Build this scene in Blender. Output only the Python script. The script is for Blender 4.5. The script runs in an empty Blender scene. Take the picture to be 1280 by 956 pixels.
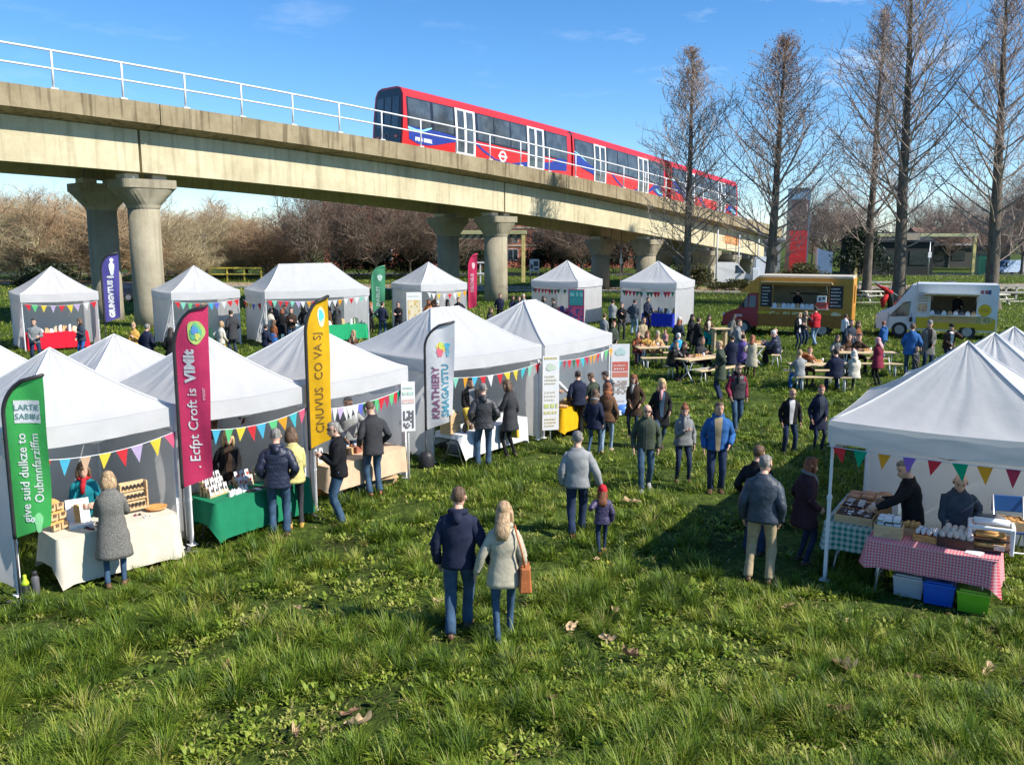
import bpy, bmesh, math, random
import numpy as np
from mathutils import Vector, Matrix, noise
from math import sin, cos, tan, pi, radians, atan2, sqrt
random.seed(7); RNG = np.random.default_rng(11)
SC = bpy.context.scene
COL = SC.collection
# ------------------------------------------------------------------ camera
F, PITCH, HC = 1100.0, radians(9.2), 4.65
cp, sp = cos(PITCH), sin(PITCH)
FWD = Vector((0, cp, -sp)); UP = Vector((0, sp, cp))
def ray(px, py):
    return Vector((1, 0, 0))*((px-640)/F) + UP*((478-py)/F) + FWD
def G(px, py, z=0.0):                       # the point of height z seen there
    r = ray(px, py); k = (z-HC)/r.z
    return Vector((r.x*k, r.y*k, z))
def AT(px, py, Y):                          # the point at distance Y seen there
    r = ray(px, py); k = Y/r.y
    return Vector((r.x*k, Y, HC+r.z*k))
cam = bpy.data.cameras.new('camera'); camo = bpy.data.objects.new('camera', cam); COL.objects.link(camo)
camo.location = (0, 0, HC); camo.rotation_euler = (pi/2-PITCH, 0, 0)
cam.sensor_width = 36; cam.lens = 36*F/1280; cam.clip_end = 3000; cam.clip_start = .1
SC.camera = camo
# ------------------------------------------------------------------ sun and sky
EL = radians(40); AZ = radians(112)         # azimuth clockwise from +Y
sunv = Vector((sin(AZ)*cos(EL), cos(AZ)*cos(EL), sin(EL)))
sl = bpy.data.lights.new('sun', 'SUN'); sl.energy = 4.3; sl.angle = radians(.5); sl.color = (1, .94, .84)
so = bpy.data.objects.new('sun', sl); COL.objects.link(so); so.rotation_euler = sunv.to_track_quat('Z', 'Y').to_euler()
so.location = (30, -10, 40)
W = bpy.data.worlds.new('World'); SC.world = W; W.use_nodes = True
nt = W.node_tree; nt.nodes.clear()
def N(nt, t, **k):
    n = nt.nodes.new(t)
    for a, b in k.items(): setattr(n, a, b)
    return n
sky = N(nt, 'ShaderNodeTexSky', sky_type='NISHITA'); sky.sun_disc = False; sky.sun_elevation = EL; sky.sun_rotation = AZ
sky.air_density = .85; sky.dust_density = .1; sky.ozone_density = 5.0; sky.altitude = 50
tc = N(nt, 'ShaderNodeTexCoord'); mp = N(nt, 'ShaderNodeMapping'); mp.inputs['Scale'].default_value = (2.2, 2.2, 9)
mp.inputs['Rotation'].default_value = (.0, .12, .3)
nz = N(nt, 'ShaderNodeTexNoise'); nz.inputs['Scale'].default_value = 2.3; nz.inputs['Detail'].default_value = 7; nz.inputs['Roughness'].default_value = .62
cr = N(nt, 'ShaderNodeValToRGB'); cr.color_ramp.elements[0].position = .57; cr.color_ramp.elements[1].position = .92
# one wispy cloud bank over the trees: distance of the view direction from its centre
dc = (ray(1055, 82)).normalized()
dist = N(nt, 'ShaderNodeVectorMath', operation='DISTANCE'); dist.inputs[1].default_value = dc
mr = N(nt, 'ShaderNodeMapRange'); mr.inputs['From Min'].default_value = .02; mr.inputs['From Max'].default_value = .3
mr.inputs['To Min'].default_value = 1.0; mr.inputs['To Max'].default_value = .22
mu = N(nt, 'ShaderNodeMath', operation='MULTIPLY'); mx = N(nt, 'ShaderNodeMixRGB'); mx.inputs['Color2'].default_value = (7.5, 7.9, 8.6, 1)
bgn = N(nt, 'ShaderNodeBackground'); bgn.inputs['Strength'].default_value = .108
hs = N(nt, 'ShaderNodeHueSaturation'); hs.inputs['Saturation'].default_value = 1.20
out = N(nt, 'ShaderNodeOutputWorld')
L = nt.links.new
L(tc.outputs['Generated'], mp.inputs[0]); L(mp.outputs[0], nz.inputs['Vector']); L(nz.outputs['Fac'], cr.inputs[0])
L(tc.outputs['Generated'], dist.inputs[0]); L(dist.outputs['Value'], mr.inputs[0]); L(cr.outputs[0], mu.inputs[0]); L(mr.outputs[0], mu.inputs[1])
L(sky.outputs[0], hs.inputs['Color']); L(hs.outputs[0], mx.inputs['Color1']); L(mu.outputs[0], mx.inputs['Fac']); L(mx.outputs[0], bgn.inputs[0]); L(bgn.outputs[0], out.inputs[0])
SC.view_settings.view_transform = 'Standard'; SC.view_settings.look = 'None'; SC.view_settings.gamma = 1; SC.view_settings.exposure = .82
SC.render.engine = 'CYCLES'
# ------------------------------------------------------------------ materials
_M = {}
def mat(name, col=(.5, .5, .5), rough=.65, noise_=(6, .16), bump=None, metal=0, trans=0, spec=.35, tint=None, attr=None, stretch=None, coat=0):
    """procedural material: base colour broken up by noise, optional second tint, bump and translucency"""
    if name in _M: return _M[name]
    k_ = 1+.36*max(0, min(1, (.60-max(col))/.22)) if metal == 0 else 1.2; col = tuple(min(.7, c*k_) for c in col); tint = tuple(min(.7, c*k_) for c in tint) if tint else None
    m = bpy.data.materials.new(name); m.use_nodes = True; nt = m.node_tree; L = nt.links.new
    b = nt.nodes['Principled BSDF']; o = nt.nodes['Material Output']
    b.inputs['Roughness'].default_value = rough; b.inputs['Metallic'].default_value = metal
    b.inputs['Specular IOR Level'].default_value = spec
    if coat: b.inputs['Coat Weight'].default_value = coat
    tc = N(nt, 'ShaderNodeTexCoord'); vec = tc.outputs['Object']
    if stretch:
        mp = N(nt, 'ShaderNodeMapping'); mp.inputs['Scale'].default_value = stretch; L(vec, mp.inputs[0]); vec = mp.outputs[0]
    nz = N(nt, 'ShaderNodeTexNoise'); nz.inputs['Scale'].default_value = noise_[0]; nz.inputs['Detail'].default_value = 6; nz.inputs['Roughness'].default_value = .6
    L(vec, nz.inputs['Vector'])
    r = N(nt, 'ShaderNodeValToRGB'); a = noise_[1]
    c2 = tint if tint else tuple(min(1, c*(1+a)) for c in col)
    c1 = col if tint else tuple(c*(1-a) for c in col)
    r.color_ramp.elements[0].color = (*c1, 1); r.color_ramp.elements[1].color = (*c2, 1)
    r.color_ramp.elements[0].position = .34; r.color_ramp.elements[1].position = .66
    L(nz.outputs['Fac'], r.inputs[0]); cs = r.outputs[0]
    L(cs, b.inputs['Base Color'])
    if bump:
        n2 = N(nt, 'ShaderNodeTexNoise'); n2.inputs['Scale'].default_value = bump[0]; n2.inputs['Detail'].default_value = 5
        L(tc.outputs['Object'], n2.inputs['Vector'])
        bp = N(nt, 'ShaderNodeBump'); bp.inputs['Strength'].default_value = bump[1]; bp.inputs['Distance'].default_value = .03
        L(n2.outputs['Fac'], bp.inputs['Height']); L(bp.outputs[0], b.inputs['Normal'])
    if trans:
        t = N(nt, 'ShaderNodeBsdfTranslucent'); ms = N(nt, 'ShaderNodeMixShader'); ms.inputs[0].default_value = trans
        L(cs, t.inputs[0]); L(b.outputs[0], ms.inputs[1]); L(t.outputs[0], ms.inputs[2]); L(ms.outputs[0], o.inputs[0])
    _M[name] = m
    return m
def cloth(col, trans=0, key=None):
    k = 'fabric ' + (key or '%.3f %.3f %.3f' % tuple(col))
    return mat(k, col, .85, (5, .07), bump=(60, .25), spec=.15, trans=trans)
def paint(col, rough=.35): return mat('paint %.3f %.3f %.3f' % tuple(col), col, rough, (3, .08), spec=.5)
def checks(name, c1, c2, sc):
    if name in _M: return _M[name]
    c1 = tuple(c*1.3 for c in c1); m = mat(name, c1, .85, bump=(50, .2)); nt = m.node_tree; L = nt.links.new
    b = nt.nodes['Principled BSDF']; tc = N(nt, 'ShaderNodeTexCoord')
    vals = []
    sep = N(nt, 'ShaderNodeSeparateXYZ'); L(tc.outputs['UV'], sep.inputs[0])
    for ax in 'XY':
        q = N(nt, 'ShaderNodeMath', operation='MULTIPLY'); q.inputs[1].default_value = sc; L(sep.outputs[ax], q.inputs[0])
        f = N(nt, 'ShaderNodeMath', operation='FRACT'); L(q.outputs[0], f.inputs[0])
        g = N(nt, 'ShaderNodeMath', operation='GREATER_THAN'); g.inputs[1].default_value = .5; L(f.outputs[0], g.inputs[0]); vals.append(g)
    ad = N(nt, 'ShaderNodeMath', operation='ADD'); L(vals[0].outputs[0], ad.inputs[0]); L(vals[1].outputs[0], ad.inputs[1])
    h = N(nt, 'ShaderNodeMath', operation='MULTIPLY'); h.inputs[1].default_value = .5; L(ad.outputs[0], h.inputs[0])
    mx = N(nt, 'ShaderNodeMixRGB'); mx.inputs[1].default_value = (*c2, 1); mx.inputs[2].default_value = (*c1, 1)
    L(h.outputs[0], mx.inputs[0]); L(mx.outputs[0], b.inputs['Base Color'])
    return m
WHITE = mat('white polyester', (.74, .735, .73), .6, (3, .03), bump=(7, .22), trans=.44, spec=.2)
WALLM = mat('white gazebo wall fabric', (.76, .745, .735), .7, (2.5, .04), bump=(9, .1), trans=.55, spec=.2)
STEEL = mat('galvanised steel', (.55, .56, .58), .38, (10, .1), metal=.8)
WPOLE = mat('white powder coat', (.72, .73, .74), .4, (8, .06))
BLACK = mat('black plastic', (.02, .02, .022), .45, (8, .2))
DGREY = mat('dark grey', (.07, .07, .075), .6, (8, .2))
WOOD = mat('pale pine', (.50, .34, .18), .6, (9, .2), stretch=(1, 6, 6))
PLY = mat('plywood', (.46, .30, .15), .6, (9, .25), stretch=(1, 5, 5))
DWOOD = mat('dark wood', (.12, .07, .04), .6, (9, .3), stretch=(1, 5, 5))
CARD = mat('kraft card', (.36, .24, .13), .8, (9, .15))
PAPER = mat('white card', (.78, .76, .72), .7, (8, .05))
GLASS = mat('dark tinted glass', (.018, .024, .028), .06, (2, .3), spec=.8)
SKIN = mat('skin light', (.55, .33, .24), .5, (30, .12), spec=.3)
SKIN2 = mat('skin tan', (.42, .23, .15), .5, (30, .12), spec=.3)
SKIN3 = mat('skin brown', (.16, .08, .05), .5, (30, .12), spec=.3)
# ------------------------------------------------------------------ mesh builder
class MB:
    def __init__(s): s.v = []; s.f = []; s.mi = []; s.sm = []; s.uv = {}
    def add(s, vs, fs, mi=0, smooth=False):
        o = len(s.v); s.v.extend([tuple(v) for v in vs])
        for f in fs: s.f.append(tuple(i+o for i in f)); s.mi.append(mi); s.sm.append(smooth)
        return o
    def box(s, c, d, mi=0, R=None, taper=1.0, bev=0.0):
        hx, hy, hz = d[0]/2, d[1]/2, d[2]/2
        if bev:
            b = min(bev, hx*.45, hy*.45, hz*.45); P = []
            # chamfered box from a bmesh
            bm = bmesh.new(); bmesh.ops.create_cube(bm, size=1)
            for v in bm.verts: v.co = Vector((v.co.x*2*hx, v.co.y*2*hy, v.co.z*2*hz))
            bmesh.ops.bevel(bm, geom=list(bm.edges), offset=b, segments=1, affect='EDGES')
            P = [v.co.copy() for v in bm.verts]; fs = [[v.index for v in f.verts] for f in bm.faces]; bm.free()
        else:
            P = [Vector((x, y, z)) for z in (-hz, hz) for x, y in ((-hx, -hy), (hx, -hy), (hx, hy), (-hx, hy))]
            fs = [(3, 2, 1, 0), (4, 5, 6, 7), (0, 1, 5, 4), (1, 2, 6, 5), (2, 3, 7, 6), (3, 0, 4, 7)]
        Q = []
        for p in P:
            if taper != 1.0 and p.z > 0: p = Vector((p.x*taper, p.y*taper, p.z))
            if R is not None: p = R @ p
            Q.append(p+Vector(c))
        s.add(Q, fs, mi)
    def tube(s, pts, r, n=6, mi=0, cap=True, smooth=True):
        pts = [Vector(p) for p in pts]; m = len(pts)
        rs = list(r) if hasattr(r, '__len__') else [r]*m
        vs = []; ref = None
        for i, p in enumerate(pts):
            t = (pts[min(i+1, m-1)]-pts[max(i-1, 0)]).normalized()
            if ref is None: ref = Vector((0, 0, 1)) if abs(t.z) < .9 else Vector((1, 0, 0))
            a = t.cross(ref); a = a.normalized() if a.length > 1e-6 else t.orthogonal().normalized()
            b = t.cross(a)
            for k in range(n):
                w = 2*pi*k/n; vs.append(p+(a*cos(w)+b*sin(w))*rs[i])
        fs = [(i*n+k, i*n+(k+1) % n, (i+1)*n+(k+1) % n, (i+1)*n+k) for i in range(m-1) for k in range(n)]
        if cap: fs += [tuple(range(n-1, -1, -1)), tuple(range((m-1)*n, m*n))]
        s.add(vs, fs, mi, smooth)
    def lathe(s, prof, n=16, c=(0, 0, 0), mi=0, sx=1, sy=1, smooth=True):
        vs = [(c[0]+r*cos(2*pi*k/n)*sx, c[1]+r*sin(2*pi*k/n)*sy, c[2]+z) for r, z in prof for k in range(n)]
        m = len(prof)
        fs = [(i*n+k, i*n+(k+1) % n, (i+1)*n+(k+1) % n, (i+1)*n+k) for i in range(m-1) for k in range(n)]
        fs += [tuple(range(n-1, -1, -1)), tuple(range((m-1)*n, m*n))]
        s.add(vs, fs, mi, smooth)
    def grid(s, fn, nu, nv, mi=0, smooth=True, uv=None):
        o = len(s.v)
        vs = [fn(i/nu, j/nv) for j in range(nv+1) for i in range(nu+1)]
        fs = [(j*(nu+1)+i, j*(nu+1)+i+1, (j+1)*(nu+1)+i+1, (j+1)*(nu+1)+i) for j in range(nv) for i in range(nu)]
        s.add(vs, fs, mi, smooth)
        if uv:
            for j in range(nv+1):
                for i in range(nu+1): s.uv[o+j*(nu+1)+i] = uv(i/nu, j/nv)
    def prism(s, poly, y0, y1, mi=0, ax='y', M=None):
        """outline in two axes, thickness along the third"""
        def P(a, b, t):
            return Vector((a, t, b)) if ax == 'y' else (Vector((t, a, b)) if ax == 'x' else Vector((a, b, t)))
        n = len(poly); vs = [P(a, b, y0) for a, b in poly]+[P(a, b, y1) for a, b in poly]
        if M is not None: vs = [M @ v for v in vs]
        fs = [tuple(range(n)), tuple(range(2*n-1, n-1, -1))]+[(i, i+n, (i+1) % n+n, (i+1) % n) for i in range(n)]
        s.add(vs, fs, mi)
    def build(s, name, m, parent=None, loc=None, rz=None, fix=False):
        me = bpy.data.meshes.new(name); me.from_pydata(s.v, [], s.f)
        ms = m if isinstance(m, (list, tuple)) else [m]
        for q in ms: me.materials.append(q)
        me.polygons.foreach_set('material_index', s.mi); me.polygons.foreach_set('use_smooth', s.sm)
        if s.uv:
            u = me.uv_layers.new(name='UVMap')
            for l in me.loops: u.data[l.index].uv = s.uv.get(l.vertex_index, (0, 0))
        if fix:
            bm = bmesh.new(); bm.from_mesh(me); bmesh.ops.recalc_face_normals(bm, faces=bm.faces); bm.to_mesh(me); bm.free()
        me.update()
        o = bpy.data.objects.new(name, me); COL.objects.link(o)
        if parent: o.parent = parent
        if loc is not None: o.location = loc
        if rz is not None: o.rotation_euler = (0, 0, rz)
        return o
def tag(o, label=None, cat=None, group=None, kind=None):
    if label: o['label'] = label
    if cat: o['category'] = cat
    if group: o['group'] = group
    if kind: o['kind'] = kind
    return o
def thing(name, label, cat, loc=(0, 0, 0), rz=0, group=None):
    o = bpy.data.objects.new(name, None); COL.objects.link(o); o.empty_display_size = .2
    o.location = loc; o.rotation_euler = (0, 0, rz)
    return tag(o, label, cat, group)
def kids(o): return [c for c in o.children]
def dup(o, loc=None, rz=None, label=None, parent=None):
    c = o.copy(); COL.objects.link(c)
    if parent: c.parent = parent
    if loc is not None: c.location = loc
    if rz is not None: c.rotation_euler = (0, 0, rz)
    if label: c['label'] = label
    for k in list(o.children): dup(k, parent=c)
    return c
def rotz(a): return Matrix.Rotation(a, 3, 'Z')
def frame(o, x):                                   # local axes: x along, y to the back, z up
    x = Vector((x[0], x[1], 0)).normalized(); y = Vector((-x.y, x.x, 0))
    return atan2(x.y, x.x)
_TX = {}
def text_polys(body, size, bold=0):
    key = (body, size, bold)
    if key in _TX: return _TX[key]
    cu = bpy.data.curves.new('lettering', 'FONT'); cu.body = body; cu.size = size; cu.align_x = 'LEFT'; cu.offset = bold; cu.resolution_u = 2
    ob = bpy.data.objects.new('lettering', cu); COL.objects.link(ob)
    dg = bpy.context.evaluated_depsgraph_get(); me = bpy.data.meshes.new_from_object(ob.evaluated_get(dg))
    vs = [v.co.copy() for v in me.vertices]; fs = [tuple(p.vertices) for p in me.polygons]
    bpy.data.objects.remove(ob); bpy.data.curves.remove(cu); bpy.data.meshes.remove(me)
    _TX[key] = (vs, fs); return vs, fs
def lettering(mb, body, size, fn, mi=0, bold=0, center=True):
    """letters laid on a surface: fn(x, y) gives the 3-D point"""
    vs, fs = text_polys(body, size, bold)
    if not vs: return 0
    w = max(v.x for v in vs); k = w/2 if center else 0
    mb.add([fn(v.x-k, v.y) for v in vs], fs, mi)
    return w
# ================================================================== ground
def vnoise(x, y, s, seed=0):
    """smooth value noise in numpy"""
    r = np.random.default_rng(seed); T = r.random((128, 128))
    x = x*s; y = y*s; xi = np.floor(x).astype(int); yi = np.floor(y).astype(int); fx = x-xi; fy = y-yi
    fx = fx*fx*(3-2*fx); fy = fy*fy*(3-2*fy); g = lambda a, b: T[a % 128, b % 128]
    return (g(xi, yi)*(1-fx)+g(xi+1, yi)*fx)*(1-fy)+(g(xi, yi+1)*(1-fx)+g(xi+1, yi+1)*fx)*fy
def hgt(x, y):
    return (vnoise(x, y, .9, 3)-.5)*.10+(vnoise(x, y, .23, 4)-.5)*.06
def zg(x, y):
    d = sqrt(x*x+y*y); k = max(0, min(1, (60-d)/20))
    return float(hgt(np.array([x]), np.array([y]))[0])*k
gm = bpy.data.materials.new('turf soil'); gm.use_nodes = True; nt = gm.node_tree; L = nt.links.new; b = nt.nodes['Principled BSDF']
tc = N(nt, 'ShaderNodeTexCoord'); n1 = N(nt, 'ShaderNodeTexNoise'); n1.inputs['Scale'].default_value = .55; n1.inputs['Detail'].default_value = 9; n1.inputs['Roughness'].default_value = .65
n2 = N(nt, 'ShaderNodeTexNoise'); n2.inputs['Scale'].default_value = 9; n2.inputs['Detail'].default_value = 6
L(tc.outputs['Object'], n1.inputs['Vector']); L(tc.outputs['Object'], n2.inputs['Vector'])
r1 = N(nt, 'ShaderNodeValToRGB'); e = r1.color_ramp.elements
e[0].position = .3; e[0].color = (.034, .024, .012, 1); e[1].position = .46; e[1].color = (.036, .055, .010, 1)
q = e.new(.6); q.color = (.085, .125, .020, 1); q = e.new(.75); q.color = (.14, .165, .035, 1)
ad = N(nt, 'ShaderNodeMath', operation='MULTIPLY_ADD'); ad.inputs[1].default_value = .45; L(n2.outputs['Fac'], ad.inputs[0])
m5 = N(nt, 'ShaderNodeMath', operation='MULTIPLY'); m5.inputs[1].default_value = .58; L(n1.outputs['Fac'], m5.inputs[0]); L(m5.outputs[0], ad.inputs[2])
L(ad.outputs[0], r1.inputs[0]); L(r1.outputs[0], b.inputs['Base Color']); b.inputs['Roughness'].default_value = .95; b.inputs['Specular IOR Level'].default_value = .1
n3 = N(nt, 'ShaderNodeTexNoise'); n3.inputs['Scale'].default_value = 25; L(tc.outputs['Object'], n3.inputs['Vector'])
bp = N(nt, 'ShaderNodeBump'); bp.inputs['Strength'].default_value = .8; bp.inputs['Distance'].default_value = .05; L(n3.outputs['Fac'], bp.inputs['Height']); L(bp.outputs[0], b.inputs['Normal'])
def ground():
    xs = np.concatenate([[-1500, -600, -250, -120], np.arange(-60, 60.1, .5), [120, 250, 600, 1500]])
    ys = np.concatenate([[-300, -100, -30], np.arange(0, 60.1, .5), [75, 100, 160, 300, 700, 1800]])
    X, Y = np.meshgrid(xs, ys); D = np.hypot(X, Y); Z = hgt(X, Y)*np.clip((60-D)/20, 0, 1)
    nx, ny = len(xs), len(ys); v = np.stack([X.ravel(), Y.ravel(), Z.ravel()], 1)
    i = np.arange((ny-1)*(nx-1)); a = (i//(nx-1))*nx+i % (nx-1)
    fs = np.stack([a, a+1, a+1+nx, a+nx], 1)
    me = bpy.data.meshes.new('ground'); me.from_pydata(v.tolist(), [], fs.tolist()); me.materials.append(gm)
    me.polygons.foreach_set('use_smooth', [True]*len(me.polygons))
    o = bpy.data.objects.new('ground', me); COL.objects.link(o); o['kind'] = 'structure'
ground()
def strip(name, pts, w, z, m):
    mb = MB(); vs = []
    for i, p in enumerate(pts):
        p = Vector(p); t = (Vector(pts[min(i+1, len(pts)-1)])-Vector(pts[max(i-1, 0)])).normalized(); n = Vector((-t.y, t.x))
        for s_ in (-1, 1): q = p+n*s_*w/2; vs.append((q.x, q.y, z))
    mb.add(vs, [(2*i, 2*i+1, 2*i+3, 2*i+2) for i in range(len(pts)-1)]); o = mb.build(name, m); o['kind'] = 'structure'; return o
PATHM = mat('worn pinkish tarmac', (.24, .17, .13), .9, (1.5, .2), bump=(20, .3))
strip('path', [(-150, 112), (-60, 100), (0, 86), (22, 83), (60, 92), (200, 130)], 9, .012, PATHM)
strip('road', [(-200, 128), (-40, 121), (60, 121), (250, 128)], 9, .008, mat('asphalt', (.055, .055, .058), .9, (4, .2), bump=(30, .3)))
strip('footpath', [(24, 66), (45, 68), (80, 71), (130, 80)], 1.1, .016, mat('pale gravel', (.34, .31, .25), .95, (5, .2)))
def kerb():
    mb = MB(); pts = [(-60, 95.3), (0, 81.3), (22, 78.3), (60, 87.3)]
    for a, b_ in zip(pts[:-1], pts[1:]):
        a = Vector(a); b_ = Vector(b_); d = b_-a; mb.box(((a.x+b_.x)/2, (a.y+b_.y)/2, .06), (d.length-.02, .25, .13), R=rotz(atan2(d.y, d.x)))
    o = mb.build('kerb', mat('kerb stone', (.36, .34, .30), .9, (6, .15))); o['kind'] = 'structure'
kerb()
# ================================================================== grass
def blade_mesh(name, P, ang, lean, ln, wd, tint, segs, wide=False):
    """P (n,3) roots; each blade a bent tapering ribbon of segs pieces"""
    n = len(P); dx, dy = np.cos(ang), np.sin(ang); sx, sy = -dy, dx; V = []; ts = np.linspace(0, 1, segs+1)
    for t in ts:
        if wide: w = wd*np.sin(np.clip(.12+t*.86, 0, 1)*pi)**.8*.5
        else: w = wd*(1-t**1.6)*.5+wd*.02
        out_ = ln*lean*(t**1.7); up = ln*(t*np.sqrt(np.clip(1-lean**2*.75*t, .1, 1)))
        cx = P[:, 0]+dx*out_; cy = P[:, 1]+dy*out_; cz = P[:, 2]+up
        V.append(np.stack([cx-sx*w, cy-sy*w, cz], 1)); V.append(np.stack([cx+sx*w, cy+sy*w, cz], 1))
    V = np.stack(V, 1); k = 2*(segs+1); V = V.reshape(-1, 3).astype(np.float32)
    base = (np.arange(n)*k)[:, None]; Fs = []
    for s_ in range(segs): Fs.append(base+np.array([2*s_, 2*s_+1, 2*s_+3, 2*s_+2])[None])
    Fs = np.stack(Fs, 1).reshape(-1, 4)
    return V, Fs, np.repeat(tint, k).astype(np.float32)
def mass(name, parts, m, kind='stuff'):
    Vs = []; Fq = []; T = []; o_ = 0
    for V, Fs, t in parts: Vs.append(V); Fq.append(Fs+o_); T.append(t); o_ += len(V)
    V = np.concatenate(Vs); Fq = np.concatenate(Fq).astype(np.int32); T = np.concatenate(T)
    me = bpy.data.meshes.new(name); me.vertices.add(len(V)); me.vertices.foreach_set('co', V.ravel())
    me.loops.add(Fq.size); me.loops.foreach_set('vertex_index', Fq.ravel()); me.polygons.add(len(Fq))
    me.polygons.foreach_set('loop_start', np.arange(0, Fq.size, Fq.shape[1], dtype=np.int32))
    me.polygons.foreach_set('use_smooth', np.ones(len(Fq), bool))
    me.update(calc_edges=True)
    a = me.attributes.new('tint', 'FLOAT', 'POINT'); a.data.foreach_set('value', T)
    me.materials.append(m); o = bpy.data.objects.new(name, me); COL.objects.link(o)
    if kind: o['kind'] = kind
    return o
def leafmat(name, stops, trans=.3, rough=.5):
    m = bpy.data.materials.new(name); m.use_nodes = True; nt = m.node_tree; L = nt.links.new; b = nt.nodes['Principled BSDF']
    at = N(nt, 'ShaderNodeAttribute', attribute_name='tint'); r = N(nt, 'ShaderNodeValToRGB'); e = r.color_ramp.elements
    e[0].position = stops[0][0]; e[0].color = (*stops[0][1], 1); e[1].position = stops[-1][0]; e[1].color = (*stops[-1][1], 1)
    for p_, c in stops[1:-1]: q = e.new(p_); q.color = (*c, 1)
    tc = N(nt, 'ShaderNodeTexCoord'); nz = N(nt, 'ShaderNodeTexNoise'); nz.inputs['Scale'].default_value = 1.7; nz.inputs['Detail'].default_value = 5; L(tc.outputs['Object'], nz.inputs['Vector'])
    ma = N(nt, 'ShaderNodeMath', operation='MULTIPLY_ADD'); ma.inputs[1].default_value = .5; ma.inputs[2].default_value = -.25; L(nz.outputs['Fac'], ma.inputs[0])
    ad = N(nt, 'ShaderNodeMath', operation='ADD'); L(at.outputs['Fac'], ad.inputs[0]); L(ma.outputs[0], ad.inputs[1]); L(ad.outputs[0], r.inputs[0])
    L(r.outputs[0], b.inputs['Base Color']); b.inputs['Roughness'].default_value = rough; b.inputs['Specular IOR Level'].default_value = .3
    t = N(nt, 'ShaderNodeBsdfTranslucent'); ms = N(nt, 'ShaderNodeMixShader'); ms.inputs[0].default_value = trans
    L(r.outputs[0], t.inputs[0]); L(b.outputs[0], ms.inputs[1]); L(t.outputs[0], ms.inputs[2]); L(ms.outputs[0], nt.nodes['Material Output'].inputs[0])
    return m
GRASSM = leafmat('grass blades', [(0, (.028, .062, .007)), (.29, (.095, .168, .013)), (.48, (.195, .280, .024)), (.72, (.34, .375, .055)), (.88, (.36, .34, .10)), (1, (.46, .36, .17))])
def spread(n, y0, y1, pw, margin=1.12):
    """random ground points inside the picture's wedge, thinner with distance"""
    u = RNG.random(n); a = 1-pw
    d = (y0**a+(y1**a-y0**a)*u)**(1/a)
    x = (RNG.random(n)*2-1)*(d*640/F*margin+2.0)
    return x, d
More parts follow.
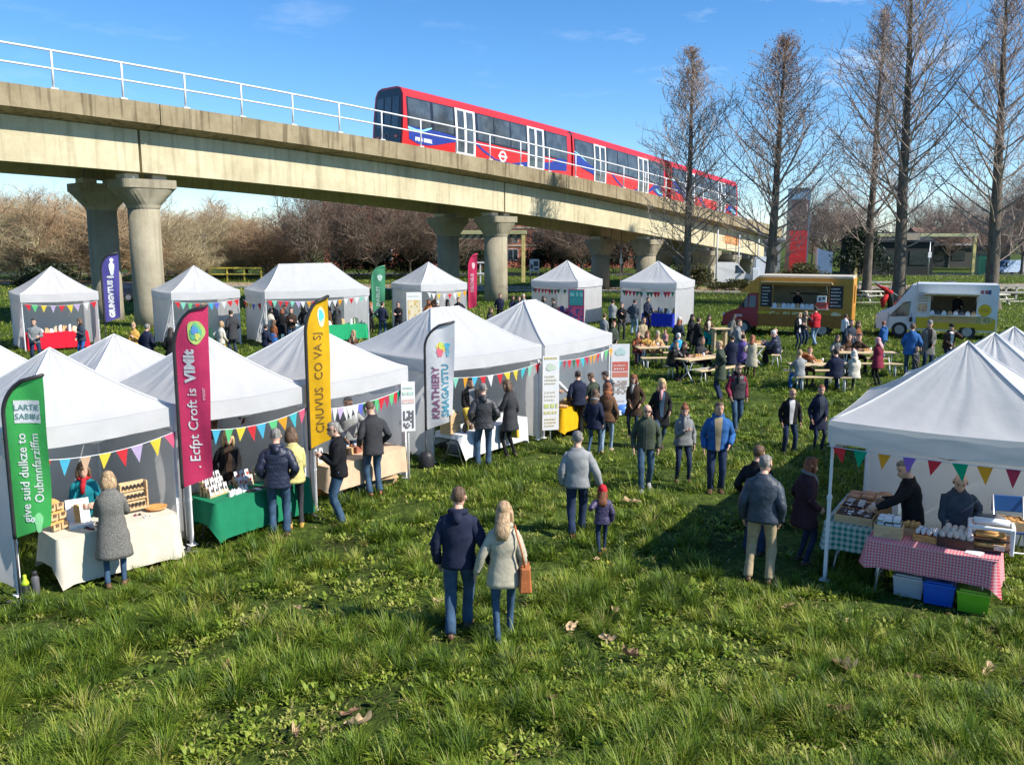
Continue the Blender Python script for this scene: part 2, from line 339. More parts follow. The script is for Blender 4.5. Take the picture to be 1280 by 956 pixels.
def grass():
    parts = []
    def tufts(n, y0, y1, pw, nb0, segs, hs, rs, ws):
        x, y = spread(n, y0, y1, pw); cl = vnoise(x, y, .55, 21)*.35+vnoise(x, y, 1.5, 22)*.65
        keep = cl > .41; x, y, cl = x[keep], y[keep], cl[keep]; n = len(x); d = y
        big = np.clip(RNG.random(n)**1.6*(.5+1.2*(cl-.4)*2.2), 0, 1.1)
        nb = np.clip(nb0*(.35+1.0*big), 6, 400).astype(int); Lh = hs*(.55+.75*big)*(.8+.4*RNG.random(n)); R = rs*(.5+1.0*big)
        wdir = RNG.random(n)*2*pi; wamt = RNG.random(n)*.45; tt = np.clip(.37+RNG.normal(0, .20, n)+.25*(vnoise(x, y, .4, 77)-.5), .08, .8)
        i = np.repeat(np.arange(n), nb); m = len(i); rr = np.sqrt(RNG.random(m)); th = RNG.random(m)*2*pi
        px, py = x[i]+rr*R[i]*np.cos(th), y[i]+rr*R[i]*np.sin(th)
        vx = np.cos(th)*rr+wamt[i]*np.cos(wdir[i])+RNG.normal(0, .22, m); vy = np.sin(th)*rr+wamt[i]*np.sin(wdir[i])+RNG.normal(0, .22, m)
        ang = np.arctan2(vy, vx); lean = np.clip(.12+.82*np.hypot(vx, vy), .05, 1.1)
        ln = Lh[i]*(.5+.65*RNG.random(m))*(1.05-.25*rr); wd = ws*(.65+.7*RNG.random(m))*np.clip(d[i]/11, 1, 4)
        ti = np.clip(tt[i]+RNG.normal(0, .10, m)+(RNG.random(m) < .03)*.45, 0, 1)
        P = np.stack([px, py, hgt(px, py)-.008], 1); parts.append(blade_mesh('t', P, ang, lean, ln, wd, ti, segs))
    tufts(7000, 5.6, 15, 1.02, 74, 3, .245, .085, .0112)
    tufts(19000, 14.5, 47, 1.25, 22, 2, .195, .10, .0095)
    def weeds(n, y0, y1, per, rad, size, thr, seed, tbase):
        x, y = spread(n, y0, y1, 1.25); w_ = vnoise(x, y, .5, seed)*.6+vnoise(x, y, 1.6, seed+1)*.4; k = w_ > thr; x, y = x[k], y[k]; n = len(x)
        i = np.repeat(np.arange(n), per); m = len(i); rr = np.sqrt(RNG.random(m))*rad; th = RNG.random(m)*2*pi
        px, py = x[i]+rr*np.cos(th), y[i]+rr*np.sin(th); P = np.stack([px, py, hgt(px, py)+.01+RNG.random(m)*.07*(1-rr/rad*.6)], 1)
        tb = (tbase+RNG.normal(0, .07, n))[i]
        parts.append(blade_mesh('e', P, th+RNG.normal(0, .8, m), np.clip(RNG.normal(.85, .2, m), .2, 1.1), size*(.6+.9*RNG.random(m)), size*(.38+.35*RNG.random(m)), np.clip(tb+RNG.normal(0, .09, m), 0, 1), 3, wide=True))
    weeds(4200, 5.6, 28, 22, .13, .048, .50, 31, .60)
    weeds(2400, 5.6, 24, 26, .10, .034, .53, 61, .70)
    weeds(420, 5.6, 24, 8, .08, .085, .50, 81, .48)
    # --- short sward between the tufts
    n = 130000; x, y = spread(n, 5.6, 48, 1.3); bare = vnoise(x, y, .55, 21)*.35+vnoise(x, y, 1.5, 22)*.65
    k = bare > .36; x, y = x[k], y[k]; n = len(x); P = np.stack([x, y, hgt(x, y)-.006], 1)
    parts.append(blade_mesh('c', P, RNG.random(n)*2*pi, np.clip(RNG.normal(.7, .25, n), .05, 1.1), (.03+.06*RNG.random(n))*np.clip(y/16, 1, 1.8), .0085*(.7+.7*RNG.random(n))*np.clip(y/10, 1, 3.6), np.clip(.40+RNG.normal(0, .14, n)+(RNG.random(n) < .04)*.45, 0, 1), 2))
    # --- far lawn
    n = 90000; x, y = spread(n, 44, 125, 1.5, 1.2)
    P = np.stack([x, y, np.zeros(n)], 1)
    parts.append(blade_mesh('d', P, RNG.random(n)*2*pi, np.clip(RNG.normal(.6, .25, n), .05, 1.1), .10+.10*RNG.random(n), .0007*y*(.7+.7*RNG.random(n)), np.clip(.50+RNG.normal(0, .16, n)+.5*(vnoise(x, y, .12, 9)-.5), 0, 1), 2))
    # --- dry straw and leaf litter lying in the gaps
    n = 9000; x, y = spread(n, 5.6, 24, 1.2); P = np.stack([x, y, hgt(x, y)+.012], 1); w2 = RNG.random(n) < .35
    parts.append(blade_mesh('f', P, RNG.random(n)*2*pi, np.full(n, 1.12), np.where(w2, .04, .06)+.09*RNG.random(n), np.where(w2, .016, .004)+.005*RNG.random(n), np.clip(.93+RNG.normal(0, .1, n), .78, 1), 2))
    mass('grass', parts, GRASSM)
grass()
# ================================================================== viaduct and train
VD = Vector((.677, .736, 0)).normalized(); VN = Vector((VD.y, -VD.x, 0))      # along, and towards the camera
VT = 3.4
def vyp(px): return 1100*VT/(90-.0545*px)/1.0
V0 = AT(640, 300, vyp(640)); V0.z = 0
def vs_at(px, off=0.0):                       # distance along the fascia where the view ray of column px meets it
    r = Vector(((px-640)/F, 1, 0)); o = V0+VN*off
    # o + VD*s = r*k
    det = VD.x*(-r.y)+r.x*VD.y
    return (-o.x*(-r.y)-(r.x)*(o.y)*1.0)/det
_s0, _s1 = vs_at(0), vs_at(830)
_tab = [(vs_at(p), AT(p, y, (V0+VD*vs_at(p)).y).z) for p, y in ((0, 102.7), (204, 132.5), (440, 172), (546, 191.5), (635, 207), (760, 232.5), (830, 252))]
# straight-line plus quadratic fit of the deck's level along the track
_cf = np.polyfit([a for a, b in _tab], [b for a, b in _tab], 2)
_sm = vs_at(850)
def zdeck(s):
    if s > _sm: return float(np.polyval(_cf, _sm)+(2*_cf[0]*_sm+_cf[1])*(s-_sm))
    return float(np.polyval(_cf, s))
def VP(s, off, dz): p = V0+VD*s+VN*off; return Vector((p.x, p.y, zdeck(s)+dz))
def concrete():
    m = bpy.data.materials.new('weathered concrete'); m.use_nodes = True; nt = m.node_tree; L = nt.links.new; b = nt.nodes['Principled BSDF']
    tc = N(nt, 'ShaderNodeTexCoord'); a = N(nt, 'ShaderNodeTexNoise'); a.inputs['Scale'].default_value = .5; a.inputs['Detail'].default_value = 9; a.inputs['Roughness'].default_value = .7
    L(tc.outputs['Object'], a.inputs['Vector'])
    mp = N(nt, 'ShaderNodeMapping'); mp.inputs['Scale'].default_value = (2.2, 2.2, .16); L(tc.outputs['Object'], mp.inputs[0])
    s = N(nt, 'ShaderNodeTexNoise'); s.inputs['Scale'].default_value = 1.6; s.inputs['Detail'].default_value = 7; L(mp.outputs[0], s.inputs['Vector'])
    r = N(nt, 'ShaderNodeValToRGB'); r.color_ramp.elements[0].color = (.47, .41, .265, 1); r.color_ramp.elements[1].color = (.62, .555, .375, 1)
    r.color_ramp.elements[0].position = .35; r.color_ramp.elements[1].position = .65; L(a.outputs['Fac'], r.inputs[0])
    r2 = N(nt, 'ShaderNodeValToRGB'); r2.color_ramp.elements[0].color = (.42, .40, .37, 1); r2.color_ramp.elements[1].color = (1, 1, 1, 1)
    r2.color_ramp.elements[0].position = .34; r2.color_ramp.elements[1].position = .5; L(s.outputs['Fac'], r2.inputs[0])
    mx = N(nt, 'ShaderNodeMixRGB', blend_type='MULTIPLY'); mx.inputs[0].default_value = .34; L(r.outputs[0], mx.inputs[1]); L(r2.outputs[0], mx.inputs[2])
    L(mx.outputs[0], b.inputs['Base Color']); b.inputs['Roughness'].default_value = .9; b.inputs['Specular IOR Level'].default_value = .2
    n3 = N(nt, 'ShaderNodeTexNoise'); n3.inputs['Scale'].default_value = 4; n3.inputs['Detail'].default_value = 8; L(tc.outputs['Object'], n3.inputs['Vector'])
    bp = N(nt, 'ShaderNodeBump'); bp.inputs['Strength'].default_value = .35; bp.inputs['Distance'].default_value = .05; L(n3.outputs['Fac'], bp.inputs['Height']); L(bp.outputs[0], b.inputs['Normal'])
    return m
CONC = concrete()
def concrete2():
    m = CONC.copy(); m.name = 'stained parapet concrete'; nt = m.node_tree
    for n in nt.nodes:
        if n.type == 'VALTORGB':
            c = n.color_ramp.elements[0].color
            if abs(c[0]-.47) < .01: n.color_ramp.elements[0].color = (.24, .19, .115, 1); n.color_ramp.elements[1].color = (.36, .30, .19, 1)
        if n.type == 'MIX_RGB': n.inputs[0].default_value = .85
    return m
PARA = concrete2()
def sweep(mb, prof, s0, s1, n, mi=0):
    m = len(prof); vs = [VP(s0+(s1-s0)*i/n, o, z) for i in range(n+1) for o, z in prof]
    fs = [(i*m+k, (i+1)*m+k, (i+1)*m+(k+1) % m, i*m+(k+1) % m) for i in range(n) for k in range(m)]
    fs += [tuple(range(m)), tuple(range((n+1)*m-1, n*m-1, -1))]
    mb.add(vs, fs, mi)
viad = thing('viaduct', 'long concrete railway viaduct on paired round columns crossing behind the market', 'viaduct', V0)
def vbuild(mb, name, m, parent=None):
    p = parent or viad
    mb.v = [tuple(Vector(v)-V0) for v in mb.v]
    o = mb.build(name, m, p, fix=True); return o
joints = [vs_at(-420), vs_at(188), vs_at(631), vs_at(838), vs_at(905), vs_at(952)]
OH = 1.05
for i, (a, b_) in enumerate(zip(joints[:-1], joints[1:])):
    mb = MB(); n = max(2, int((b_-a)/4)); a2, b2 = a+.07, b_-.07
    sweep(mb, [(0, -1.28), (0, -3.4), (-.6, -3.4), (-.75, -1.2)], a2, b2, n)
    sweep(mb, [(-7.0, -1.2), (-7.2, -3.4), (-7.8, -3.4), (-7.8, -1.28)], a2, b2, n)
    vbuild(mb, 'girder', CONC)
mb = MB()
for i, (a, b_) in enumerate(zip([vs_at(-420), vs_at(204), vs_at(694), vs_at(850)], [vs_at(204), vs_at(694), vs_at(850), vs_at(962)])):
    sweep(mb, [(OH, 0), (OH, -1.03), (-.0, -1.26), (-7.8, -1.26), (-7.8-OH, -1.03), (-7.8-OH, 0), (-7.8-OH+.25, 0), (-7.5-OH+.25, -.55), (OH-.55, -.55), (OH-.3, 0)], a+.03, b_-.03, max(2, int((b_-a)/4)))
vbuild(mb, 'deck', PARA)
# handrail
mb = MB(); mr_ = MB(); sA, sB = vs_at(-420), vs_at(905); ro = OH-.16; HR = 1.75
ss = [vs_at(p, OH) for p in (18, 91, 165, 231, 293, 348, 397)]; st = 3.28
posts = []; s = ss[1]-st*8
while s < sB: posts.append(s); s += st
for s in posts:
    q = MB(); q.tube([VP(s, ro, 0), VP(s, ro, HR)], .055, 6); q.box(VP(s, ro, .03), (.35, .25, .06), R=rotz(atan2(VD.y, VD.x)))
    vbuild(q, 'railing_post', WPOLE)
for h_, r_ in ((HR, .055), (HR*.53, .05)):
    q = MB(); q.tube([VP(sA+(sB-sA)*i/40, ro, h_) for i in range(41)], r_, 6); vbuild(q, 'handrail', WPOLE)
# columns
COLM = CONC.copy(); COLM.name = 'grey column concrete'
for n_ in COLM.node_tree.nodes:
    if n_.type == 'VALTORGB' and abs(n_.color_ramp.elements[0].color[0]-.47) < .01: n_.color_ramp.elements[0].color = (.26, .23, .16, 1); n_.color_ramp.elements[1].color = (.36, .32, .23, 1)
def column(s, off, rad, capw):
    p = V0+VD*s+VN*off; top = zdeck(s)-3.4
    c = MB(); prof = [(rad*1.03, -.3), (rad, 1), (rad*.98, top-1.8)]
    c.lathe(prof, 28, (p.x, p.y, 0))
    o = vbuild(c, 'column', COLM)
    k = MB(); R = rotz(atan2(VD.y, VD.x)); R3 = R
    secs = [(top-1.8, rad*1.02, rad*1.02, 2.0), (top-1.62, rad*1.06, rad*1.05, 2.2), (top-.8, capw*.98, rad*1.35, 5), (top-.76, capw, rad*1.4, 7), (top-.32, capw, rad*1.4, 7)]
    nn = 28; vs = []
    for z, a, b_, e_ in secs:
        for j in range(nn):
            w = 2*pi*j/nn; ca, sa = cos(w), sin(w)
            x = a*math.copysign(abs(ca)**(2/e_), ca); y = b_*math.copysign(abs(sa)**(2/e_), sa)
            q = R3 @ Vector((x, y, 0)); vs.append((p.x+q.x, p.y+q.y, z))
    m = len(secs); k.add(vs, [(i*nn+j, i*nn+(j+1) % nn, (i+1)*nn+(j+1) % nn, (i+1)*nn+j) for i in range(m-1) for j in range(nn)]+[tuple(range((m-1)*nn, m*nn))], 0, False)
    vbuild(k, 'column_head', COLM, None)
    for t in (-.8, .8):
        q = MB(); c_ = p+VD*t*capw*.62; q.box((c_.x, c_.y, top-.16), (capw*.52, rad*1.3, .3), R=R, bev=.05); vbuild(q, 'bearing', mat('bearing plinth', (.62, .58, .48), .9, (5, .15)))
for px_, r_, cw in ((188, .82, 1.52), (620, .90, 1.32), (806, .92, 1.15), (880, .92, 1.12), (908, .82, 1.0), (931, .78, .95)):
    s = vs_at(px_, -1.1)
    column(s, -1.1, r_, cw); column(s, -6.4, r_, cw)
s = vs_at(-330, -1.1); column(s, -1.1, .84, 1.72); column(s, -6.4, .84, 1.72)
mb = MB()
for px_ in (893, 920, 944):
    s = vs_at(px_, .25); p = V0+VD*s+VN*.3; mb.tube([(p.x, p.y, 0), (p.x, p.y, zdeck(s)-.9)], .09, 8)
vbuild(mb, 'drainpipe', mat('grey pipe', (.4, .4, .4), .6))
# rust-brown lettering panels on the end girder
q = MB(); sA_ = vs_at(903, .02); sB_ = vs_at(919, .02); gap = (sB_-sA_)
for a, b_ in ((sA_, sA_+gap*.50), (sA_+gap*.56, sB_)):
    o = [(.025, -1.95), (.025, -2.75), (.0, -2.75), (.0, -1.95)]; sweep(q, o, a, b_, 1)
panel = vbuild(q, 'sign_panel', mat('rust brown panel', (.30, .10, .03), .7))
q = MB()
for a, t in ((sA_+gap*.25, 'DRRUG'), (sA_+gap*.78, 'DRGUG')):
    lettering(q, t, .7, lambda x, y, a=a: VP(a+x, .035, -2.6+y), bold=.01)
vbuild(q, 'sign_lettering', mat('tan lettering', (.55, .36, .16), .7))
# ---------------------------------------------------------------- train
RED = mat('train red', (.50, .016, .016), .32, (1.2, .05), spec=.5, coat=.3)
TBLUE = mat('train blue', (.018, .036, .20), .35, (2, .1)); TCYAN = mat('train pale cyan', (.25, .62, .72), .35, (2, .05))
TBLACK = mat('train front black', (.012, .016, .025), .25, (2, .2), spec=.6); TGREY = mat('train underframe', (.03, .028, .028), .8, (3, .3))
DOORW = mat('door frame white', (.72, .72, .70), .4, (3, .05)); CABIN = mat('train window glass', (.045, .055, .062), .08, (1.1, .45), spec=.9)
TO = -2.0; TW = 3.2; TH = 4.5
def TP(s, o, z): return VP(s, TO+o, z)         # o = 0 near side of the train, negative away
trains = []
def train_unit(label, cars, group=None):
    sA = cars[0][0]; base = VP(sA, TO-TW/2, -.4)
    t = thing('train', label, 'train', base)
    def tb(mb, name, m, parent=None):
        mb.v = [tuple(Vector(v)-base) for v in mb.v]; return mb.build(name, m, parent or t)
    for ci, (a, b_, front, back) in enumerate(cars):
        ln = b_-a
        # cross section of the body: outline o,z
        sec = [(0, .12), (.04, 1.5), (.02, 2.5), (-.10, TH-.55), (-.32, TH-.16), (-.75, TH), (-TW+.75, TH), (-TW+.32, TH-.16), (-TW+.10, TH-.55), (-TW-.02, 2.5), (-TW-.04, 1.5), (-TW, .12)]
        m = len(sec); mb = MB(); nn = 6; vs = []
        st_ = [(a+(.35 if front else 0), 1.0)]+[(a+.7+(ln-1.4)*i/nn, 1) for i in range(nn+1)]+[(b_-(.3 if back else 0), 1)]
        for s, k in st_:
            for o, z in sec: vs.append(TP(s-(0.35*(1-z/TH) if (front and s == st_[0][0]) else 0), o, z))
        k = len(st_)
        fs = [(i*m+j, (i+1)*m+j, (i+1)*m+(j+1) % m, i*m+(j+1) % m) for i in range(k-1) for j in range(m)]+[tuple(range(m)), tuple(range(k*m-1, (k-1)*m-1, -1))]
        mb.add(vs, fs); body = tb(mb, 'car_body', RED)
        mb = MB()
        for x0, x1 in ((.15, .38), (.62, .85)):
            sa, sb = a+ln*x0, a+ln*x1
            for o in (-.35, -TW+.35): mb.tube([TP(sa, o, -.25), TP(sb, o, -.25)], .38, 8)
        mb2 = MB(); sv = []
        for s in (a+.8, b_-.5):
            for o, z in ((-.25, -.35), (-TW+.25, -.35), (-TW+.25, .118), (-.25, .118)): sv.append(TP(s, o, z))
        mb.add(sv, [(0, 1, 5, 4), (1, 2, 6, 5), (2, 3, 7, 6), (3, 0, 4, 7), (0, 3, 2, 1), (4, 5, 6, 7)])
        tb(mb, 'underframe', TGREY)
        def ocurve(z):
            for (o0, z0), (o1, z1) in zip(sec[:4], sec[1:5]):
                if z0 <= z <= z1: return o0+(o1-o0)*(z-z0)/(z1-z0)
            return 0
        def patch(mb, pts, d, n=4):            # a panel given as s-fraction pairs, hugging the side
            for (u0, zb0, zt0), (u1, zb1, zt1) in zip(pts[:-1], pts[1:]):
                vs = []
                for u, zb, zt in ((u0, zb0, zt0), (u1, zb1, zt1)):
                    for j in range(n+1):
                        z = zb+(zt-zb)*j/n; vs.append(TP(a+ln*u, ocurve(z)+d, z))
                mb.add(vs, [(j, n+1+j, n+2+j, j+1) for j in range(n)])
        zb, zt = 1.85, 3.72
        doors = [(.275, .385), (.70, .81)]; wins = [(.035, .145), (.16, .265), (.40, .49), (.498, .59), (.598, .69), (.825, .965)]
        if back is False and front: pass
        if not front: doors = [(.20, .32), (.66, .78)]; wins = [(.02, .19), (.335, .435), (.445, .545), (.553, .65), (.795, .955)]
        band = MB(); patch(band, [(wins[0][0]-.006, zb-.1, zt+.08), (doors[0][0], zb-.1, zt+.08)], .016); patch(band, [(doors[0][1], zb-.1, zt+.08), (doors[1][0], zb-.1, zt+.08)], .016); patch(band, [(doors[1][1], zb-.1, zt+.08), (wins[-1][1]+.006, zb-.1, zt+.08)], .016)
        tb(band, 'window_band', TBLACK)
        for u0, u1 in wins:
            w = MB(); patch(w, [(u0, zb, zt), (u1, zb, zt)], .03); tb(w, 'window', CABIN)
        # blue wave livery
        W1 = [(.035, .95, 1.95), (.08, .72, 1.8), (.13, .72, 1.8), (.18, .9, 1.85), (.23, 1.15, 1.8), (.275, 1.35, 1.72)] if front else [(.01, 1.6, 2.7), (.06, 1.55, 2.45), (.12, 1.4, 2.1), (.2, 1.15, 1.75)]
        for pts_, d_ in ((W1, .021 if front else .034), ([(.385, 1.5, 1.7), (.43, 1.05, 1.25), (.50, .62, .72), (.6, .55, .62), (.64, .6, .8), (.70, .55, 1.0)], .02), ([(.81, .75, 1.25), (.86, .75, 1.4), (.90, .85, 1.8), (.965, .95, 2.3)] if front else [(.785, .8, 1.0), (.83, 1.1, 1.5), (.88, .8, 2.1), (.95, .65, 1.2)], .021)):
            lv = MB(); patch(lv, pts_, d_); tb(lv, 'blue_livery', TBLUE)
        cy = MB()
        if front: patch(cy, [(.03, 1.62, 1.8), (.07, 1.56, 1.68), (.10, 1.58, 1.7), (.12, 1.68, 1.84), (.15, 1.92, 2.0)], .036)
        else: patch(cy, [(.01, 2.68, 2.78), (.06, 2.45, 2.55), (.12, 2.1, 2.16)], .038); patch(cy, [(.86, 1.2, 1.3), (.90, .9, 1.3), (.95, .85, 1.0)], .036)
        tb(cy, 'cyan_livery', TCYAN)
        for u0, u1 in doors:
            d = MB(); patch(d, [(u0, .42, 3.8), (u1, .42, 3.8)], .04); door = tb(d, 'door', DOORW)
            mid = (u0+u1)/2
            for x0, x1 in ((u0+.012, mid-.007), (mid+.007, u1-.012)):
                g = MB(); patch(g, [(x0, .72, 3.66), (x1, .72, 3.66)], .054); tb(g, 'door_window', CABIN).parent = t
        if front and ci == 0:
            tx = MB(); lettering(tx, 'MIB BIBE', .42, lambda x, y: TP(a+ln*.108+x, ocurve(1.0)+.026, .92+y), bold=.02); tb(tx, 'lettering', PAPER)
        rd = MB(); cc = .545
        ring = [(cos(w)*.42, sin(w)*.42, cos(w)*.27, sin(w)*.27) for w in np.linspace(0, 2*pi, 25)]
        if front:
            rv = []
            for x0, y0, x1, y1 in ring: rv += [TP(a+ln*cc+x0, ocurve(1.0+y0)+.03, 1.0+y0), TP(a+ln*cc+x1, ocurve(1.0+y1)+.03, 1.0+y1)]
            rd.add(rv, [(2*i, 2*i+2, 2*i+3, 2*i+1) for i in range(24)])
            rd.add([TP(a+ln*cc+x, ocurve(1.0+y)+.032, 1.0+y) for x, y in ((-.5, -.07), (.5, -.07), (.5, .07), (-.5, .07))], [(0, 1, 2, 3)])
            tb(rd, 'roundel', PAPER)
        if front:
            # black cab front with three windows, headlights and a coupler
            fm = MB(); s0 = a
            def FP(o, z, d=0): return TP(a+.35-.35*(1-z/TH)-d, o, z)
            fm.add([FP(o, z, .03) for o, z in ((-.16, .15), (-.14, 2.4), (-.28, TH-.5), (-.55, TH-.14), (-TW+.55, TH-.14), (-TW+.28, TH-.5), (-TW+.14, 2.4), (-TW+.16, .15))], [tuple(range(8))])
            fm.add([FP(o, z, d) for d in (0, .03) for o, z in ((-.16, .15), (-.14, 2.4), (-.28, TH-.5), (-.55, TH-.14), (-TW+.55, TH-.14), (-TW+.28, TH-.5), (-TW+.14, 2.4), (-TW+.16, .15))], [(i, (i+1) % 8, (i+1) % 8+8, i+8) for i in range(8)])
            tb(fm, 'cab_front', TBLACK)
            for o0, o1 in ((-.42, -1.12), (-1.27, -1.93), (-2.08, -2.78)):
                g = MB(); g.add([FP(o0, 1.75, .05), FP(o1, 1.75, .05), FP(o1, TH-.7, .05), FP(o0, TH-.7, .05)], [(0, 1, 2, 3)]); tb(g, 'windscreen', CABIN)
            for o in (-.62, -2.58):
                g = MB(); g.box(FP(o, 1.1, .05), (.1, .34, .16), R=rotz(atan2(VD.y, VD.x)), bev=.03); tb(g, 'headlight', mat('lamp glass red', (.45, .12, .10), .2))
            ci_ = MB(); ci_.tube([FP(-1.6+.24*cos(w), 1.1+.24*sin(w), .05) for w in np.linspace(0, 2*pi, 17)], .025, 5); tb(ci_, 'front_emblem', mat('grey emblem', (.2, .2, .22), .4))
            cq = MB(); cq.tube([FP(-1.6, .05, -.1), FP(-1.6, .05, .5)], [.22, .16], 8); cq.box(FP(-1.9, .2, .15), (.3, .2, .3), R=rotz(.8), bev=.03); tb(cq, 'coupler', STEEL)
            ro_ = MB(); ro_.add([FP(o, z, d) for d in (0, -.35) for o, z in ((0, .12), (.04, 1.5), (.02, 2.5), (-.10, TH-.55), (-.16, TH-.5), (-.14, 2.4), (-.16, .15))], [(0, 1, 2, 3, 4, 5, 6)]); tb(ro_, 'cab_edge', RED)
    for (a, b_, _, _), (c, d, _, _) in zip(cars[:-1], cars[1:]):
        g = MB(); vs = []
        for s in (b_-.25, c+.25):
            for o, z in ((-.18, .2), (-.2, TH-.3), (-.6, TH-.1), (-TW+.6, TH-.1), (-TW+.2, TH-.3), (-TW+.18, .2)): vs.append(TP(s, o, z))
        g.add(vs, [(i, (i+1) % 6, (i+1) % 6+6, i+6) for i in range(6)]); tb(g, 'gangway_bellows', TBLACK)
    return t
sf = vs_at(506, TO); sg = vs_at(713, TO); se = vs_at(829, TO)
train_unit('red train with black front cab at the head, running along the viaduct', [(sf, sg-.12, True, False), (sg+.12, se, False, True)])
train_unit('rear red train following on the viaduct, partly behind bare trees', [(vs_at(834.5, TO), vs_at(918, TO), False, True)])
# ================================================================== trees
def tubes(P, R, n=3):
    """P (m,k,3) polylines, R (m,k) radii -> verts, quads of n-sided tubes"""
    m, k, _ = P.shape
    T = np.empty_like(P); T[:, 1:-1] = P[:, 2:]-P[:, :-2]; T[:, 0] = P[:, 1]-P[:, 0]; T[:, -1] = P[:, -1]-P[:, -2]
    T /= np.linalg.norm(T, axis=2, keepdims=True)+1e-9
    ref = np.where(np.abs(T[..., 2:3]) < .9, np.array([0, 0, 1.]), np.array([1., 0, 0]))
    A = np.cross(T, ref); A /= np.linalg.norm(A, axis=2, keepdims=True)+1e-9; B = np.cross(T, A)
    w = 2*pi*np.arange(n)/n
    V = P[:, :, None]+(A[:, :, None]*np.cos(w)[None, None, :, None]+B[:, :, None]*np.sin(w)[None, None, :, None])*R[:, :, None, None]
    base = (np.arange(m)*k*n)[:, None, None, None]; i = (np.arange(k-1)*n)[None, :, None, None]; j = np.arange(n)[None, None, :, None]
    q = np.concatenate([i+j, i+(j+1) % n, i+n+(j+1) % n, i+n+j], 3)+base
    return V.reshape(-1, 3), q.reshape(-1, 4)
def npmesh(name, parts, m, parent=None, mi=None):
    Vs = []; Q = []; o_ = 0
    for V, q in parts: Vs.append(V); Q.append(q+o_); o_ += len(V)
    V = np.concatenate(Vs).astype(np.float32); Q = np.concatenate(Q).astype(np.int32)
    me = bpy.data.meshes.new(name); me.vertices.add(len(V)); me.vertices.foreach_set('co', V.ravel())
    me.loops.add(Q.size); me.loops.foreach_set('vertex_index', Q.ravel()); me.polygons.add(len(Q))
    me.polygons.foreach_set('loop_start', np.arange(0, Q.size, 4, dtype=np.int32)); me.polygons.foreach_set('use_smooth', np.ones(len(Q), bool))
    me.update(calc_edges=True); me.materials.append(m)
    o = bpy.data.objects.new(name, me); COL.objects.link(o)
    if parent: o.parent = parent
    return o
def nrm(a): return a/(np.linalg.norm(a, axis=-1, keepdims=True)+1e-9)
def sprout(P, per, t0, t1, ln, spread_, up, r, k=4, rng=RNG, jitter=.35, droop=0.0):
    """grow `per` twigs along every polyline of P; returns (m*per,k,3)"""
    m, kk, _ = P.shape
    t = t0+(t1-t0)*(np.arange(per)[None]+rng.random((m, per)))/per
    x = t*(kk-1); i = np.clip(x.astype(int), 0, kk-2); f = (x-i)[..., None]
    idx = np.arange(m)[:, None]; a = P[idx, i]; b = P[idx, i+1]; pos = a*(1-f)+b*f
    d = nrm(b-a); L_ = np.linalg.norm(P[:, -1]-P[:, 0], axis=1)
    rnd = nrm(rng.normal(size=(m, per, 3))); side = nrm(rnd-d*(rnd*d).sum(-1, keepdims=True))
    D = nrm(d*(1-spread_)+side*spread_+np.array([0, 0, up])+rng.normal(0, jitter*.3, (m, per, 3)))
    l = ln(L_[:, None], t)*(.65+.7*rng.random((m, per)))
    s = np.linspace(0, 1, k)[None, None, :, None]
    curve = np.array([0, 0, 1.])*(s**2)*(up*.55-droop)*l[..., None, None]
    Q = pos[:, :, None]+D[:, :, None]*s*l[..., None, None]+curve+rng.normal(0, 1, (m, per, k, 3))*s*l[..., None, None]*.035
    Q = Q.reshape(-1, k, 3); rr = (r*np.linspace(1, .35, k))[None].repeat(len(Q), 0)
    return Q, rr
BARK = mat('grey brown bark', (.105, .088, .07), .9, (2.5, .35), bump=(9, .8), stretch=(3, 3, .6), spec=.1)
TWIG = mat('red brown twigs', (.25, .20, .17), .85, (.6, .3), spec=.1)
TWIG2 = mat('tan twigs', (.33, .24, .145), .85, (.25, .4), spec=.1)
TWIG3 = mat('dark twigs', (.15, .112, .085), .85, (.4, .3), spec=.1)
DRYL = mat('rust dry leaves', (.20, .095, .05), .8, (2, .35), trans=.3)
def flecks(P, n, size, rng, jit=.15):
    idx = rng.integers(0, len(P), n); p = P[idx, -1]+rng.normal(0, jit, (n, 3)); a = nrm(rng.normal(size=(n, 3)))*size; b = nrm(np.cross(a, rng.normal(size=(n, 3))))*size*.6
    V = np.stack([p-a-b*.2, p-b, p+a, p+b], 1).reshape(-1, 3); q = (np.arange(n)*4)[:, None]+np.arange(4)[None]
    return V, q
